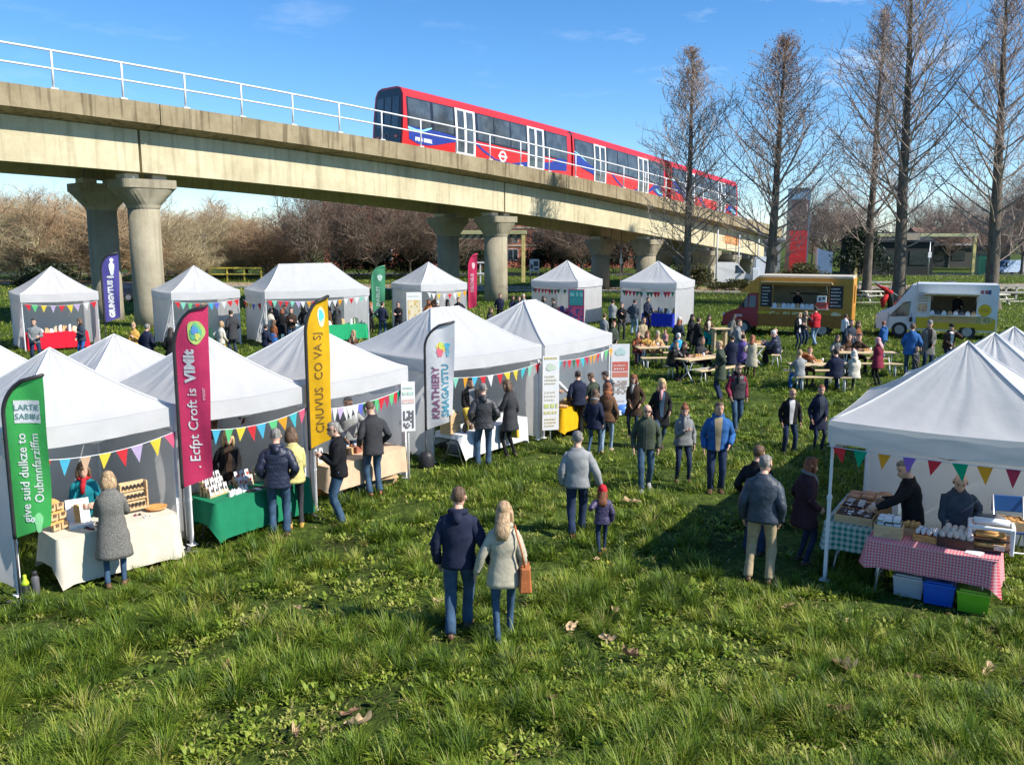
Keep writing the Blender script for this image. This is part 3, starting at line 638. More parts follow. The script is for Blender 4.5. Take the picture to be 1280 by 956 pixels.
def conifer(label, px, py_top, Y, rb, wid, seed, leaves=0, low=.17, lean=0.0, pxtop=None, zb=0):
    r = np.random.default_rng(seed); base = G(px, 478, 0) if False else None
    dy = ray(px, 345); X = dy.x/dy.y*Y; b0 = Vector((X, Y, 0))
    top = AT(pxtop if pxtop else px, py_top, Y); H = top.z; lx = top.x-X
    t = thing('bare_conifer_tree', label, 'tree', b0)
    k = 26; z = np.linspace(0, 1, k); wob = np.cumsum(r.normal(0, .03, k))*.5; wob -= np.linspace(0, 1, k)*wob[-1]
    tp = np.stack([lx*z+wob, wob[::-1]*.7-wob[-1]*.7, z*H], 1)
    rad = rb*.74*(1-z)**.85+.025; rad[0] *= 1.5; rad[1] *= 1.12
    npmesh('trunk', [tubes(tp[None], rad[None], 10)], BARK, t)
    nb = 84; zt = low+(.985-low)*np.linspace(0, 1, nb)**.80+r.normal(0, .006, nb)
    prof = np.interp(zt, [low, low+.12, .42, .6, .8, .93, 1], [.75, 1.0, .95, .74, .42, .2, .05])*wid*1.0*(.62+.6*r.random(nb))
    az = np.arange(nb)*2.4+r.normal(0, .4, nb); kk = 7; s = np.linspace(0, 1, kk)
    el = np.interp(zt, [low, .5, 1], [radians(24), radians(38), radians(58)])+r.normal(0, .1, nb)
    bp = np.stack([np.interp(zt, z, tp[:, j]) for j in range(3)], 1)
    d = np.stack([np.cos(az)*np.cos(el), np.sin(az)*np.cos(el), np.sin(el)], 1)
    P = bp[:, None]+d[:, None]*s[None, :, None]*prof[:, None, None]*1.05
    P[..., 2] += (s**2)[None]*prof[:, None]*.30
    P += np.cumsum(r.normal(0, .03, P.shape), 1)*s[None, :, None]*prof[:, None, None]*.45
    R = (np.clip(prof*.0145, .022, .10))[:, None]*(1-.78*s)[None]
    S, SR = sprout(P, 8, .22, 1.0, lambda L_, t: L_*(.42-.20*t)+.15, .62, .25, .026, 5, r)
    T, TR = sprout(S, 5, .2, 1.0, lambda L_, t: L_*(.42-.2*t)+.1, .6, .2, .0155, 3, r)
    npmesh('crown', [tubes(P, R, 5), tubes(S, SR, 3), tubes(T, TR, 3)], TWIG, t)
    if leaves: npmesh('dry_leaves', [flecks(T[T[:, 0, 2] > H*.36], leaves, .06, r)], DRYL, t)
    return t
conifer('bare tall tree left of the row, standing in front of the train rear end', 858, 64, 66, .42, 4.2, 1, 900, .13, pxtop=866)
conifer('bare tall tree with rust brown leaves left behind the red food truck', 962, 54, 64, .50, 5.2, 2, 3800, .14, pxtop=982)
conifer('slim bare tree rising just left of the tallest tree trunk', 1084, 18, 72, .46, 5.0, 3, 900, .16, pxtop=1106)
conifer('tallest bare tree, its trunk rising between the two food trucks', 1125, -62, 62, .58, 5.6, 4, 500, .17, pxtop=1142)
conifer('bare tall tree at the right edge above the white food truck', 1242, -30, 60, .60, 5.2, 5, 600, .15, pxtop=1260)
# ---------------------------------------------------------------- rounded bare trees and scrub (prototypes, then copies)
def bare_round(name, m, seed, H=9.0, W_=4.6, stem=.22, dense=1.0, bark=BARK):
    r = np.random.default_rng(seed); t = thing(name, '-', 'tree')
    nl = 11; fork = H*stem
    npmesh('trunk', [tubes(np.array([[[0, 0, -.2], [.05, 0, fork*.5], [0, .05, fork*1.15]]]), np.array([[.26, .2, .17]]), 7)], bark, t)
    az = np.arange(nl)*2.4+r.normal(0, .3, nl); el = np.radians(np.linspace(86, 22, nl)+r.normal(0, 5, nl)); s = np.linspace(0, 1, 6)
    ln = (H-fork)*(np.sin(el)*.45+.6)*(.8+.3*r.random(nl)); ln = np.minimum(ln, W_/np.maximum(np.cos(el), .2)*1.0)
    d = np.stack([np.cos(az)*np.cos(el), np.sin(az)*np.cos(el), np.sin(el)], 1)
    P = np.array([0, 0, fork])+d[:, None]*s[None, :, None]*ln[:, None, None]
    P[..., 2] += (s**2)[None]*ln[:, None]*.18; P += np.cumsum(r.normal(0, .05, P.shape), 1)*s[None, :, None]
    R = .11*(1-.8*s)[None].repeat(nl, 0)
    A, AR = sprout(P, 12, .15, 1, lambda L_, t: L_*(.55-.28*t), .6, .25, .052, 5, r)
    B, BR = sprout(A, 9, .15, 1, lambda L_, t: L_*(.55-.25*t)+.1, .6, .2, .026, 4, r)
    C, CR = sprout(B, int(5*dense), .2, 1, lambda L_, t: L_*.5+.15, .6, .15, .016, 3, r)
    npmesh('crown', [tubes(P, R, 5), tubes(A, AR, 4), tubes(B, BR, 3), tubes(C, CR, 3)], m, t)
    return t
def wherever(px, Y): r = ray(px, 330); return Vector((r.x/r.y*Y, Y, 0))
HM = [TWIG2, mat('reddish scrub twigs', (.31, .205, .12), .85, (.3, .35)), mat('olive scrub twigs', (.30, .25, .15), .85, (.3, .35))]
protos = [bare_round('bare_tree', HM[i], 20+i, 9.0, 5.2, .10, 1.4) for i in range(3)]
used = set()
def plant(proto, px, Y, Hs, Ws, label, rz, first, group):
    p = wherever(px, Y)
    o = proto if proto not in used else dup(proto)
    used.add(proto); o.location = p; o.rotation_euler = (0, 0, rz); o.scale = (Ws, Ws, Hs); o['label'] = label; o['group'] = group
    return o
ORD = ['leftmost', 'second', 'third', 'fourth', 'fifth', 'sixth', 'seventh', 'eighth', 'ninth', 'tenth', 'eleventh', 'twelfth', 'thirteenth', 'fourteenth', 'fifteenth', 'sixteenth', 'seventeenth', 'eighteenth', 'nineteenth', 'twentieth']
hedge = [(-45, 96, 1.05), (-5, 104, 1.22), (28, 92, .98), (52, 106, 1.2), (82, 94, 1.0), (112, 104, 1.12), (140, 93, .95), (168, 106, 1.13), (205, 100, 1.05), (232, 112, 1.10), (258, 118, 1.36), (288, 112, 1.12), (308, 120, 1.18), (334, 110, 1.02), (352, 118, 1.0)]
for i, (px, Y, hs) in enumerate(hedge):
    plant(protos[i % 3], px, Y, hs*(.70 if i < 8 else .56), 1.05, ORD[i]+(' bare brown tree' if i == 0 else ' bare brown tree from the left')+' in the hedgerow behind the left tents', i*1.7, i < 3, 'bare brown trees of the hedgerow')
pd = [bare_round('bare_dark_tree', TWIG3, 40+i, 11.0, 5.6, .2, 1.0) for i in range(2)]
for i, (px, Y, hs) in enumerate([(388, 104, .98), (428, 112, 1.06), (470, 104, .98), (512, 113, 1.0), (552, 106, .92), (590, 116, .92), (690, 122, .82), (728, 116, .76), (778, 126, .76)]):
    plant(pd[i % 2], px, Y, hs*.82, .88, ORD[i]+(' dark bare tree' if i == 0 else ' dark bare tree from the left')+' seen under the viaduct before the brick building', i*2.1, i < 2, 'dark bare trees under the viaduct')
pr = [bare_round('bare_park_tree', mat('grey pink twigs', (.20, .15, .125), .85, (.4, .25)), 60+i, 11.0, 5.6, .24, 1.0) for i in range(2)]
for i, (px, Y, hs) in enumerate([(1036, 150, .9), (1062, 160, .8), (1150, 190, .85), (1185, 150, .72), (1208, 175, .85), (1240, 140, .75), (1278, 120, .95), (1300, 150, .9), (1015, 175, .7)]):
    plant(pr[i % 2], px, Y, hs, 1.0, ORD[i]+' pale bare park tree far off behind the food trucks', i*1.3, i < 2, 'pale far park trees')
# ---------------------------------------------------------------- leafy bushes
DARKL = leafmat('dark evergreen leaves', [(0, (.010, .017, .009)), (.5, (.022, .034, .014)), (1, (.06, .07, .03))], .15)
MIDL = leafmat('olive bush leaves', [(0, (.035, .042, .014)), (.5, (.075, .085, .028)), (1, (.16, .11, .045))], .2)
def bush(name, label, cat, px, Y, w, d_, h, m, n=5000, seed=0, leaf=.1, stems=True, group=None):
    r = np.random.default_rng(seed+900); t = thing(name, label, cat, wherever(px, Y), 0, group)
    nc = 26; c = r.normal(0, .33, (nc, 3))*np.array([w*.55, d_*.55, 0])+np.stack([np.zeros(nc), np.zeros(nc), h*(.25+.6*r.random(nc))], 1)
    c[:, 2] *= np.clip(1.15-np.abs(c[:, 0])/(w*.62), .35, 1)
    i = r.integers(0, nc, n); p = c[i]+nrm(r.normal(size=(n, 3)))*(r.random((n, 1))**.4)*np.array([w*.17, d_*.2, h*.2]); p[:, 2] = np.clip(p[:, 2], .03, None)
    a = nrm(r.normal(size=(n, 3)))*leaf*(.6+.8*r.random((n, 1))); b = nrm(np.cross(a, r.normal(size=(n, 3))))*leaf*.5
    V = np.stack([p-a, p-b, p+a, p+b], 1).reshape(-1, 3).astype(np.float32); q = (np.arange(n)*4)[:, None]+np.arange(4)[None]
    ti = np.repeat(np.clip(.5+r.normal(0, .16, n)+.3*(r.random(nc)[i]-.5), 0, 1), 4)
    o = mass('foliage', [(V, q, ti)], m, kind=None); o.parent = t
    k = 9; e = c[:k]; P = np.stack([e*np.array([.25, .25, 0]), e*np.array([.6, .6, .5]), e], 1)
    npmesh('stems', [tubes(P, np.array([[.05, .035, .02]]).repeat(k, 0), 4)], TWIG3, t)
    return t
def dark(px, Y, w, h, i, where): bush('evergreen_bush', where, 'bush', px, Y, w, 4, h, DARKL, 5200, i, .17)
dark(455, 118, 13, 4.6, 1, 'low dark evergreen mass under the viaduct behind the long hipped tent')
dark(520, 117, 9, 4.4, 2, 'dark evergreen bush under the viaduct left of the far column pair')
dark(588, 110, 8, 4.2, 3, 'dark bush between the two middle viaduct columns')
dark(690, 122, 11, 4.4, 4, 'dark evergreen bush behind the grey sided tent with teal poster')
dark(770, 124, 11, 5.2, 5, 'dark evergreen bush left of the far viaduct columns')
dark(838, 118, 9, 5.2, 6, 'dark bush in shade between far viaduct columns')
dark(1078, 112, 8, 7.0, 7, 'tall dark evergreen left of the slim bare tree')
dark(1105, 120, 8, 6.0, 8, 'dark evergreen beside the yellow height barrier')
dark(60, 88, 7, 2.6, 9, 'dark bramble below the hedgerow behind the far left tent')
bush('olive_bush', 'low olive bush beside the white van under the viaduct', 'bush', 868, 84, 5.0, 2.5, 2.6, MIDL, 3800, 21, .12)
bush('olive_bush', 'round reddish olive bush behind the red food truck', 'bush', 1004, 88, 6.0, 3, 2.5, MIDL, 4200, 22, .12)
bush('olive_bush', 'small olive bush just behind the white van nose', 'bush', 922, 82, 5.0, 1.6, 1.2, MIDL, 2200, 23, .11)
for i, px in enumerate((1082, 1104, 1140, 1168, 1200, 1228, 1258)):
    bush('low_hedge', ORD[i]+(' low' if i == 0 else ' from the left of the low')+' hedge clumps along the pale footpath', 'hedge', px, 72, 3.2, .9, .75, MIDL, 1500, 40+i, .08, group='hedge clumps along the footpath')
# ---------------------------------------------------------------- buildings behind
BRICK = mat('orange red brick', (.34, .115, .07), .9, (3, .25), bump=(14, .4))
def brick_building():
    a = wherever(405, 150); b_ = wherever(815, 150); w = b_.x-a.x; t = thing('brick_building', 'orange brick building glimpsed under the viaduct behind bare trees', 'building', (a.x, 150, 0))
    m = MB(); m.box((w/2, 5, 6.5), (w, 10, 13)); m.build('wall', BRICK, t)
    m = MB(); m.box((w/2, 5, 13.15), (w+.8, 10.8, .3)); m.box((w/2, 5, 13.6), (w*.94, 9, .6)); m.build('roof', DGREY, t)
    wm = MB(); wm.box((0, -.04, 0), (1.7, .1, 1.9)); pm = MB(); pm.box((-.42, -.1, 0), (.72, .05, 1.7)); pm.box((.42, -.1, 0), (.72, .05, 1.7))
    w0 = None
    for fl in range(4):
        for c in range(13):
            x = 2.2+c*(w-4.4)/12; z = 2.2+fl*2.95
            if w0 is None:
                w0 = wm.build('window', PAPER, t, (x, 0, z)); pm.build('pane', GLASS, w0)
            else: q = dup(w0, parent=t); q.location = (x, 0, z)
    m = MB()
    for z in (3.7, 6.65): m.box((w/2, -.03, z), (w, .12, .28))
    m.build('string_course', mat('pale stone band', (.40, .33, .24), .9), t)
brick_building()
def slab_shed(name, label, px0, px1, Y, h, d_, m, rm, over=.4, pitch=0, bands=True):
    a, b_ = wherever(px0, Y), wherever(px1, Y); w = b_.x-a.x; t = thing(name, label, 'building', (a.x, Y, 0))
    q = MB(); q.box((w/2, d_/2, h/2), (w, d_, h)); q.build('wall', m, t)
    q = MB()
    if pitch: q.prism([(-over, h), (w+over, h), (w+over-.2, h+.15), (w*.5, h+pitch), (-over+.2, h+.15)], -over, d_+over) if pitch < 0 else q.prism([(-over, h+.003), (d_/2, h+pitch), (d_+over, h+.003)], -over, w+over, ax='x')
    else: q.box((w/2, d_/2, h+.15), (w+2*over, d_+2*over, .3))
    q.build('roof', rm, t)
    n = max(2, int(w/3.2))
    for i in range(n):
        q = MB(); q.box(((i+.5)*w/n, -.03, h*.52), (w/n*.62, .1, h*.42)); q.build('window', GLASS, t)
    if bands: q = MB(); q.box((w/2, -over-.05, h-.12), (w+2*over, .12, .32)); q.build('fascia_board', PAPER if bands == 2 else DGREY, t)
    return t
slab_shed('dark_shed', 'low black timber shed behind the trees right of the red tower', 1092, 1166, 118, 4.4, 12, mat('black stained timber', (.018, .02, .018), .9, (4, .3)), mat('felt roof', (.03, .033, .032), .9), pitch=1.3, bands=False)
slab_shed('park_pavilion', 'long low pavilion with brown tiled roof and white fascia at far right', 1158, 1262, 150, 4.0, 12, mat('dark render', (.05, .05, .045), .9), mat('brown roof tiles', (.15, .095, .07), .9, (2, .3)), pitch=2.8, bands=2)
slab_shed('station_hall', 'dark glazed hall standing beyond the end of the viaduct', 935, 975, 112, 4.6, 8, mat('grey cladding', (.16, .165, .17), .6), mat('grey flat roof', (.22, .22, .22), .8), bands=True)
def tower():
    p = wherever(994, 125); t = thing('pylon_tower', 'tall slim tower, blue grey top above brown and red panels', 'tower', p)
    def h(y): return AT(994, y, 125).z
    w = 2.35
    for nm, y0, y1, m in (('red_panel', 345, 288, paint((.30, .018, .018))), ('brown_panel', 288, 250, paint((.075, .048, .042))), ('top_panel', 250, 237, paint((.11, .19, .27)))):
        z0, z1 = max(h(y0), 0), h(y1); q = MB(); q.box((0, 0, (z0+z1)/2), (w, 2.0, z1-z0-.03)); q.build(nm, m, t)
    z1 = h(239); q = MB(); q.box((w/2+.22, .3, z1/2), (.42, 1.2, z1)); q.build('side_fin', paint((.07, .10, .14)), t)
    q = MB(); q.box((0, 0, h(237)+.06), (w+.3, 2.3, .14)); q.build('cap', DGREY, t)
    q = MB()
    for i in range(7): q.box((0, -1.01, 1.0+i*1.0), (w-.2, .03, .03))
    q.build('panel_joints', DGREY, t)
tower()
q = MB(); w_ = 2.0; q.prism([(-w_/2, 0), (w_/2, 0), (w_/2, 3.0), (-w_/2, 3.5)], 0, .6); t = thing('blue_hoarding', 'pale blue slanting panel beside the red tower', 'panel', wherever(1031, 118)); q.build('panel', paint((.10, .16, .26)), t)
q = MB(); q.box((-w_/2-.06, .3, 1.8), (.1, .7, 3.6)); q.build('post', STEEL, t)
for i, (px, py0, w, h_, lab) in enumerate(((951, 352, 1.5, 2.9, 'larger white service cabinet beside the far end of the viaduct'), (944, 352, .7, 1.8, 'smaller white service cabinet beside the far end of the viaduct'))):
    t = thing('service_cabinet', lab, 'cabinet', wherever(px, 92-i)); q = MB(); q.box((0, 0, h_/2), (w, .7, h_), bev=.04); q.build('casing', paint((.55, .60, .66)), t); q = MB(); q.box((0, -.37, h_*.52), (w*.8, .04, h_*.8)); q.build('door', paint((.62, .66, .70)), t)
# ---------------------------------------------------------------- street furniture behind
def lamp(label, px, ytop, Y, double=False, group='park lamp posts'):
    h = AT(px, ytop, Y).z; t = thing('street_lamp', label, 'lamp post', wherever(px, Y), 0, group)
    q = MB(); q.lathe([(.16, 0), (.16, .35), (.09, .5), (.07, h-.75), (.05, h-.55)], 10); q.build('post', BLACK, t)
    q = MB(); q.lathe([(.06, h-.6), (.30, h-.15), (.12, h), (.02, h+.12)], 10); q.build('lantern', mat('lantern glass', (.62, .60, .55), .3), t)
    q = MB(); q.lathe([(.52, h-.16), (.3, h), (.1, h+.14), (.02, h+.28)], 10); q.build('lantern_cap', BLACK, t)
lamp('street lamp with black lantern nearest the viaduct column', 221, 302, 112)
lamp('middle street lamp, tallest of the park lamps on the left', 255, 294, 106)
lamp('right one of the three park street lamps, behind the long tent', 282, 306, 112)
t = thing('sign_post', 'tall pole with square red and white sign beside the viaduct column', 'sign', wherever(216.5, 104)); h = AT(216, 292, 104).z
q = MB(); q.tube([(0, 0, 0), (0, 0, h)], .08, 8); q.build('pole', STEEL, t); q = MB(); q.box((0, 0, h), (.9, .4, .15), bev=.04); q.build('lamp_head', STEEL, t)
q = MB(); q.box((.1, -.13, AT(216, 321, 104).z), (1.0, .05, .95), bev=.01); pn = q.build('sign_plate', PAPER, t)
q = MB(); z = AT(216, 321, 104).z
for z2, w in ((z+.2, .7), (z-.05, .5), (z-.27, .6)): q.box((.1, -.165, z2), (w, .02, .13))
q.build('sign_text', paint((.55, .10, .05)), t)
t = thing('sign_post', 'thin grey pole with small white notice left of the tree', 'sign', wherever(776, 86)); q = MB(); q.tube([(0, 0, 0), (0, 0, 5.6)], .055, 8); q.build('pole', STEEL, t); q = MB(); q.box((0, -.09, 2.6), (.3, .03, .5)); q.build('notice', PAPER, t)
t = thing('sign_post', 'thin pole with small white plate in front of the black shed', 'sign', wherever(1161, 105)); q = MB(); q.tube([(0, 0, 0), (0, 0, 4.4)], .05, 8); q.build('pole', STEEL, t); q = MB(); q.box((0, -.09, 2.9), (.4, .03, .65)); q.build('notice', PAPER, t)
t = thing('notice_board', 'small white notice board with dark print beside the yellow post', 'sign', wherever(668, 92)); q = MB(); q.box((0, 0, 2.05), (1.0, .06, 1.25)); q.build('board', PAPER, t)
q = MB(); q.box((.15, -.04, 2.2), (.45, .02, .5)); q.box((-.28, -.04, 1.9), (.25, .02, .45)); q.box((.2, -.04, 1.65), (.4, .02, .2)); q.build('print', DGREY, t)
q = MB(); [q.tube([(x, .05, 0), (x, .05, 2.6)], .04, 6) for x in (-.4,)]; q.build('post', STEEL, t); q = MB(); q.tube([(.4, .05, 0), (.4, .05, 2.6)], .04, 6); q.build('post', STEEL, t)
YEL = mat('faded yellow paint', (.50, .42, .16), .6, (2, .2)); DGRN = paint((.04, .09, .06))
def height_barrier(label, px0, px1, Y, ytop, m, stripes=False):
    a, b_ = wherever(px0, Y), wherever(px1, Y); w = b_.x-a.x; h = AT(px0, ytop, Y).z; t = thing('height_barrier', label, 'height barrier', a)
    for x in (0, w): q = MB(); q.box((x, 0, h/2), (.42, .35, h), bev=.03); q.build('post', m, t)
    q = MB(); q.box((w/2, -.02, h+.2), (w+.8, .4, .42), bev=.03); q.build('beam', paint((.30, .30, .16)), t)
    q = MB()
    if stripes:
        for i in range(9): x = w*(.04+i*.105); q.prism([(x, h-.5), (x+.28, h-.5), (x+.62, h-.02), (x+.34, h-.02)], -.12, 0)
        q.build('hazard_stripes', BLACK, t)
        q = MB(); q.box((w/2, .05, h-.26), (w, .1, .5)); q.build('hanging_panel', mat('dull buff', (.36, .31, .19), .7), t)
    else: q.box((w*.42, -.25, h-.0), (w*.2, .1, .85)); q.build('clearance_board', mat('weathered board', (.24, .2, .15), .7), t)
height_barrier('striped height barrier frame seen beyond the middle viaduct columns', 567, 654, 98, 293, YEL, True)
height_barrier('pale yellow height barrier over the car park entrance between the bare trees', 1070, 1216, 118, 296, YEL)
def rail_barrier(label, px0, px1, Y, h, m, n):
    a, b_ = wherever(px0, Y), wherever(px1, Y); w = b_.x-a.x; t = thing('rail_fence', label, 'fence', a)
    for i in range(n+1): q = MB(); q.box((w*i/n, 0, h/2), (.14, .14, h)); q.build('post', m, t)
    for z in (h*.97, h*.5): q = MB(); q.box((w/2, -.1, z), (w+.2, .07, .15)); q.build('rail', m, t)
    return t
rail_barrier('yellow railing behind the tents at left', 262, 326, 102, 1.5, mat('yellow rail', (.62, .50, .08), .5), 3)
rail_barrier('grey timber post and rail fence left of the tallest tree', 1076, 1116, 76, 1.1, mat('grey timber', (.34, .31, .27), .85), 3)
rail_barrier('grey timber post and rail fence at the right edge', 1247, 1300, 70, 1.1, mat('grey timber', (.3, .3, .3), .85), 4)
rail_barrier('white guard rail at the foot of the middle viaduct column', 589, 612, 92, 2.4, WPOLE, 2)
def palisade():
    a, b_ = wherever(208, 118), wherever(250, 118); w = b_.x-a.x; t = thing('palisade_fence', 'grey steel palisade fence beside the viaduct column', 'fence', a)
    q = MB(); [q.box((w*i/26, 0, 1.7), (.1, .04, 3.4)) for i in range(27)]; q.build('pales', mat('dull steel', (.22, .25, .27), .6), t)
    for z in (.8, 2.8): q = MB(); q.box((w/2, .06, z), (w, .05, .08)); q.build('rail', STEEL, t)
palisade()
t = thing('litter_bin', 'black litter bin on the lawn behind the white food truck', 'bin', wherever(1189, 74)); q = MB(); q.lathe([(.50, 0), (.58, .9), (.58, .95)], 16); q.build('drum', BLACK, t); q = MB(); q.lathe([(.64, .96), (.66, 1.08), (.4, 1.22), (.05, 1.25)], 16); q.build('lid', DGREY, t)
t = thing('green_kiosk', 'bright green narrow kiosk beside the barrier post', 'kiosk', wherever(1227, 122)); q = MB(); q.box((0, 0, 1.25), (1.1, 1, 2.5)); q.build('body', paint((.03, .22, .10)), t); q = MB(); q.box((0, 0, 2.58), (1.3, 1.2, .12)); q.build('roof', DGREY, t); q = MB(); q.box((.1, -.52, 1.1), (.7, .04, 2.0)); q.build('door', paint((.02, .15, .07)), t)
def far_table(label, px, Y):
    t = thing('picnic_bench', label, 'picnic table', wherever(px, Y), .3); m = mat('bleached timber', (.46, .43, .36), .85, (6, .2))
    q = MB(); q.box((0, 0, .74), (1.8, .75, .07)); q.build('table_top', m, t)
    for y in (-.62, .62): q = MB(); q.box((0, y, .44), (1.8, .26, .05)); q.build('seat', m, t)
    for x in (-.6, .6):
        q = MB(); q.prism([(-.7, 0), (-.58, 0), (-.1, .705), (-.22, .705)], x-.05, x+.05, ax='x'); q.prism([(.7, 0), (.58, 0), (.1, .705), (.22, .705)], x-.05, x+.05, ax='x'); q.build('leg', m, t)
far_table('bleached timber picnic bench behind the food trucks, left of the tree', 1092, 68)
far_table('bleached timber picnic bench behind the white truck at right', 1249, 64)
t = thing('folded_parasol', 'red and black folded parasol lying against the tallest tree', 'parasol', wherever(1112, 60)); q = MB(); q.tube([(-.8, 0, 1.65), (-.1, 0, 1.3), (.25, 0, 1.05)], [.04, .17, .2], 8); q.tube([(-.25, 0, .1), (-.28, 0, .55), (.0, 0, 1.0)], [.08, .24, .14], 8); q.build('canopy', cloth((.33, .02, .02)), t)
q = MB(); q.tube([(.35, .1, 0), (.2, .05, .9), (.0, 0, 1.4)], [.24, .22, .15], 8); q.build('cover', BLACK, t); q = MB(); q.tube([(-1.05, 0, 1.9), (.7, 0, .9)], .03, 6); q.build('pole', STEEL, t)
# ---------------------------------------------------------------- road vehicles behind
def wheel(mb_t, mb_r, c, r, w):
    for mb, rr, ww in ((mb_t, r, w), (mb_r, r*.6, w*1.06)):
        vs = [(c[0]+rr*cos(2*pi*k/18), c[1]+s*ww/2, c[2]+rr*sin(2*pi*k/18)) for s in (-1, 1) for k in range(18)]
        mb.add(vs, [(k, (k+1) % 18, (k+1) % 18+18, k+18) for k in range(18)]+[tuple(range(17, -1, -1)), tuple(range(18, 36))], 0, False)
def wheels(t, xs, ys, r, w, parent=None):
    for x in xs:
        for y in ys:
            a, b_ = MB(), MB(); wheel(a, b_, (x, y, r), r, w); o = a.build('wheel', mat('tyre rubber', (.02, .02, .02), .85), t); b_.build('rim', mat('grey rim', (.3, .3, .31), .4, metal=.5), o)
def loft_side(mb, prof, w, tuck=.12, mi=0, topy=.8):
    """side outline (x,z) extruded across with the upper edge tucked in and rounded shoulders"""
    n = len(prof); zmax = max(z for x, z in prof); vs = []
    ys = [(-1, 0), (-.97, 1), (.97, 1), (1, 0)]
    for s, k in ys:
        for x, z in prof:
            y = s*w/2*(1-tuck*max(0, (z/zmax-.45))/.55); vs.append((x, y, z+(0 if not k else .0)))
    fs = [(i*n+j, i*n+(j+1) % n, (i+1)*n+(j+1) % n, (i+1)*n+j) for i in range(3) for j in range(n)]+[tuple(range(n-1, -1, -1)), tuple(range(3*n, 4*n))]
    mb.add(vs, fs, mi)
def side_patch(mb, poly, w, tuck, zmax, d=.012, both=True, mi=0):
    for s in ((-1, 1) if both else (-1,)):
        vs = [(x, s*(w/2*(1-tuck*max(0, (z/zmax-.45))/.55)+d), z) for x, z in poly]
        mb.add(vs if s < 0 else vs[::-1], [tuple(range(len(poly)))], mi)
def black_car():
    t = thing('parked_car', 'dark estate car parked behind the viaduct columns at left', 'car', wherever(140, 68), .08); m = mat('black car paint', (.012, .014, .02), .2, (2, .1), spec=.6, coat=.6)
    pr = [(-2.2, .3), (2.2, .3), (2.28, .55), (2.2, .95), (2.05, 1.0), (1.6, 1.42), (-.55, 1.48), (-1.2, 1.02), (-2.1, .82), (-2.28, .55)]
    q = MB(); loft_side(q, pr, 1.8, .25); q.build('body', m, t)
    q = MB(); side_patch(q, [(-.98, 1.02), (1.55, 1.02), (1.35, 1.35), (-.5, 1.4)], 1.8, .25, 1.48); q.build('window', GLASS, t)
    wheels(t, (-1.4, 1.35), (-.82, .82), .33, .2)
    for y in (-.6, .6): q = MB(); q.box((-2.2, y, .68), (.12, .35, .14), bev=.03); q.build('headlight', PAPER, t)
    q = MB(); q.box((2.24, -.65, .8), (.1, .3, .16)); q.build('tail_light', paint((.4, .02, .02)), t)
black_car()
def van(name, label, px, Y, col, rz, scale=1.0):
    t = thing(name, label, 'van', wherever(px, Y), rz); t.scale = (scale,)*3; m = mat('van paint %s' % (col,), col, .3, (2, .04), coat=.3)
    pr = [(-2.9, .35), (2.45, .35), (2.75, .5), (2.78, .85), (2.6, 1.05), (1.85, 1.25), (1.05, 2.2), (.75, 2.35), (-2.85, 2.38), (-2.93, 1.4)]
    q = MB(); loft_side(q, pr, 2.0, .12); q.build('body', m, t)
    q = MB(); side_patch(q, [(.75, 1.3), (1.7, 1.3), (1.0, 2.08), (.75, 2.08)], 2.0, .12, 2.38); q.build('window', GLASS, t)
    q = MB(); q.add([(1.84, -.8, 1.3), (1.84, .8, 1.3), (1.12, .75, 2.15), (1.12, -.75, 2.15)], [(0, 1, 2, 3)]); q.v = [(x+.03, y, z+.03) for x, y, z in q.v]; q.build('windscreen', GLASS, t)
    wheels(t, (-1.9, 1.75), (-.92, .92), .36, .22)
    for y in (-.75, .75): q = MB(); q.box((2.68, y, .88), (.16, .34, .2), bev=.04); q.build('headlight', mat('lamp glass', (.6, .6, .58), .1), t)
    for y in (-1.12, 1.12): q = MB(); q.box((1.5, y, 1.38), (.12, .2, .3), bev=.03); q.build('mirror', BLACK, t)
van('parked_van', 'white panel van parked under the far end of the viaduct', 908, 92, (.72, .72, .70), -.05)
van('parked_van', 'small pale blue van parked at far right beside the pavilion', 1259, 122, (.42, .52, .66), pi+.2, .8)
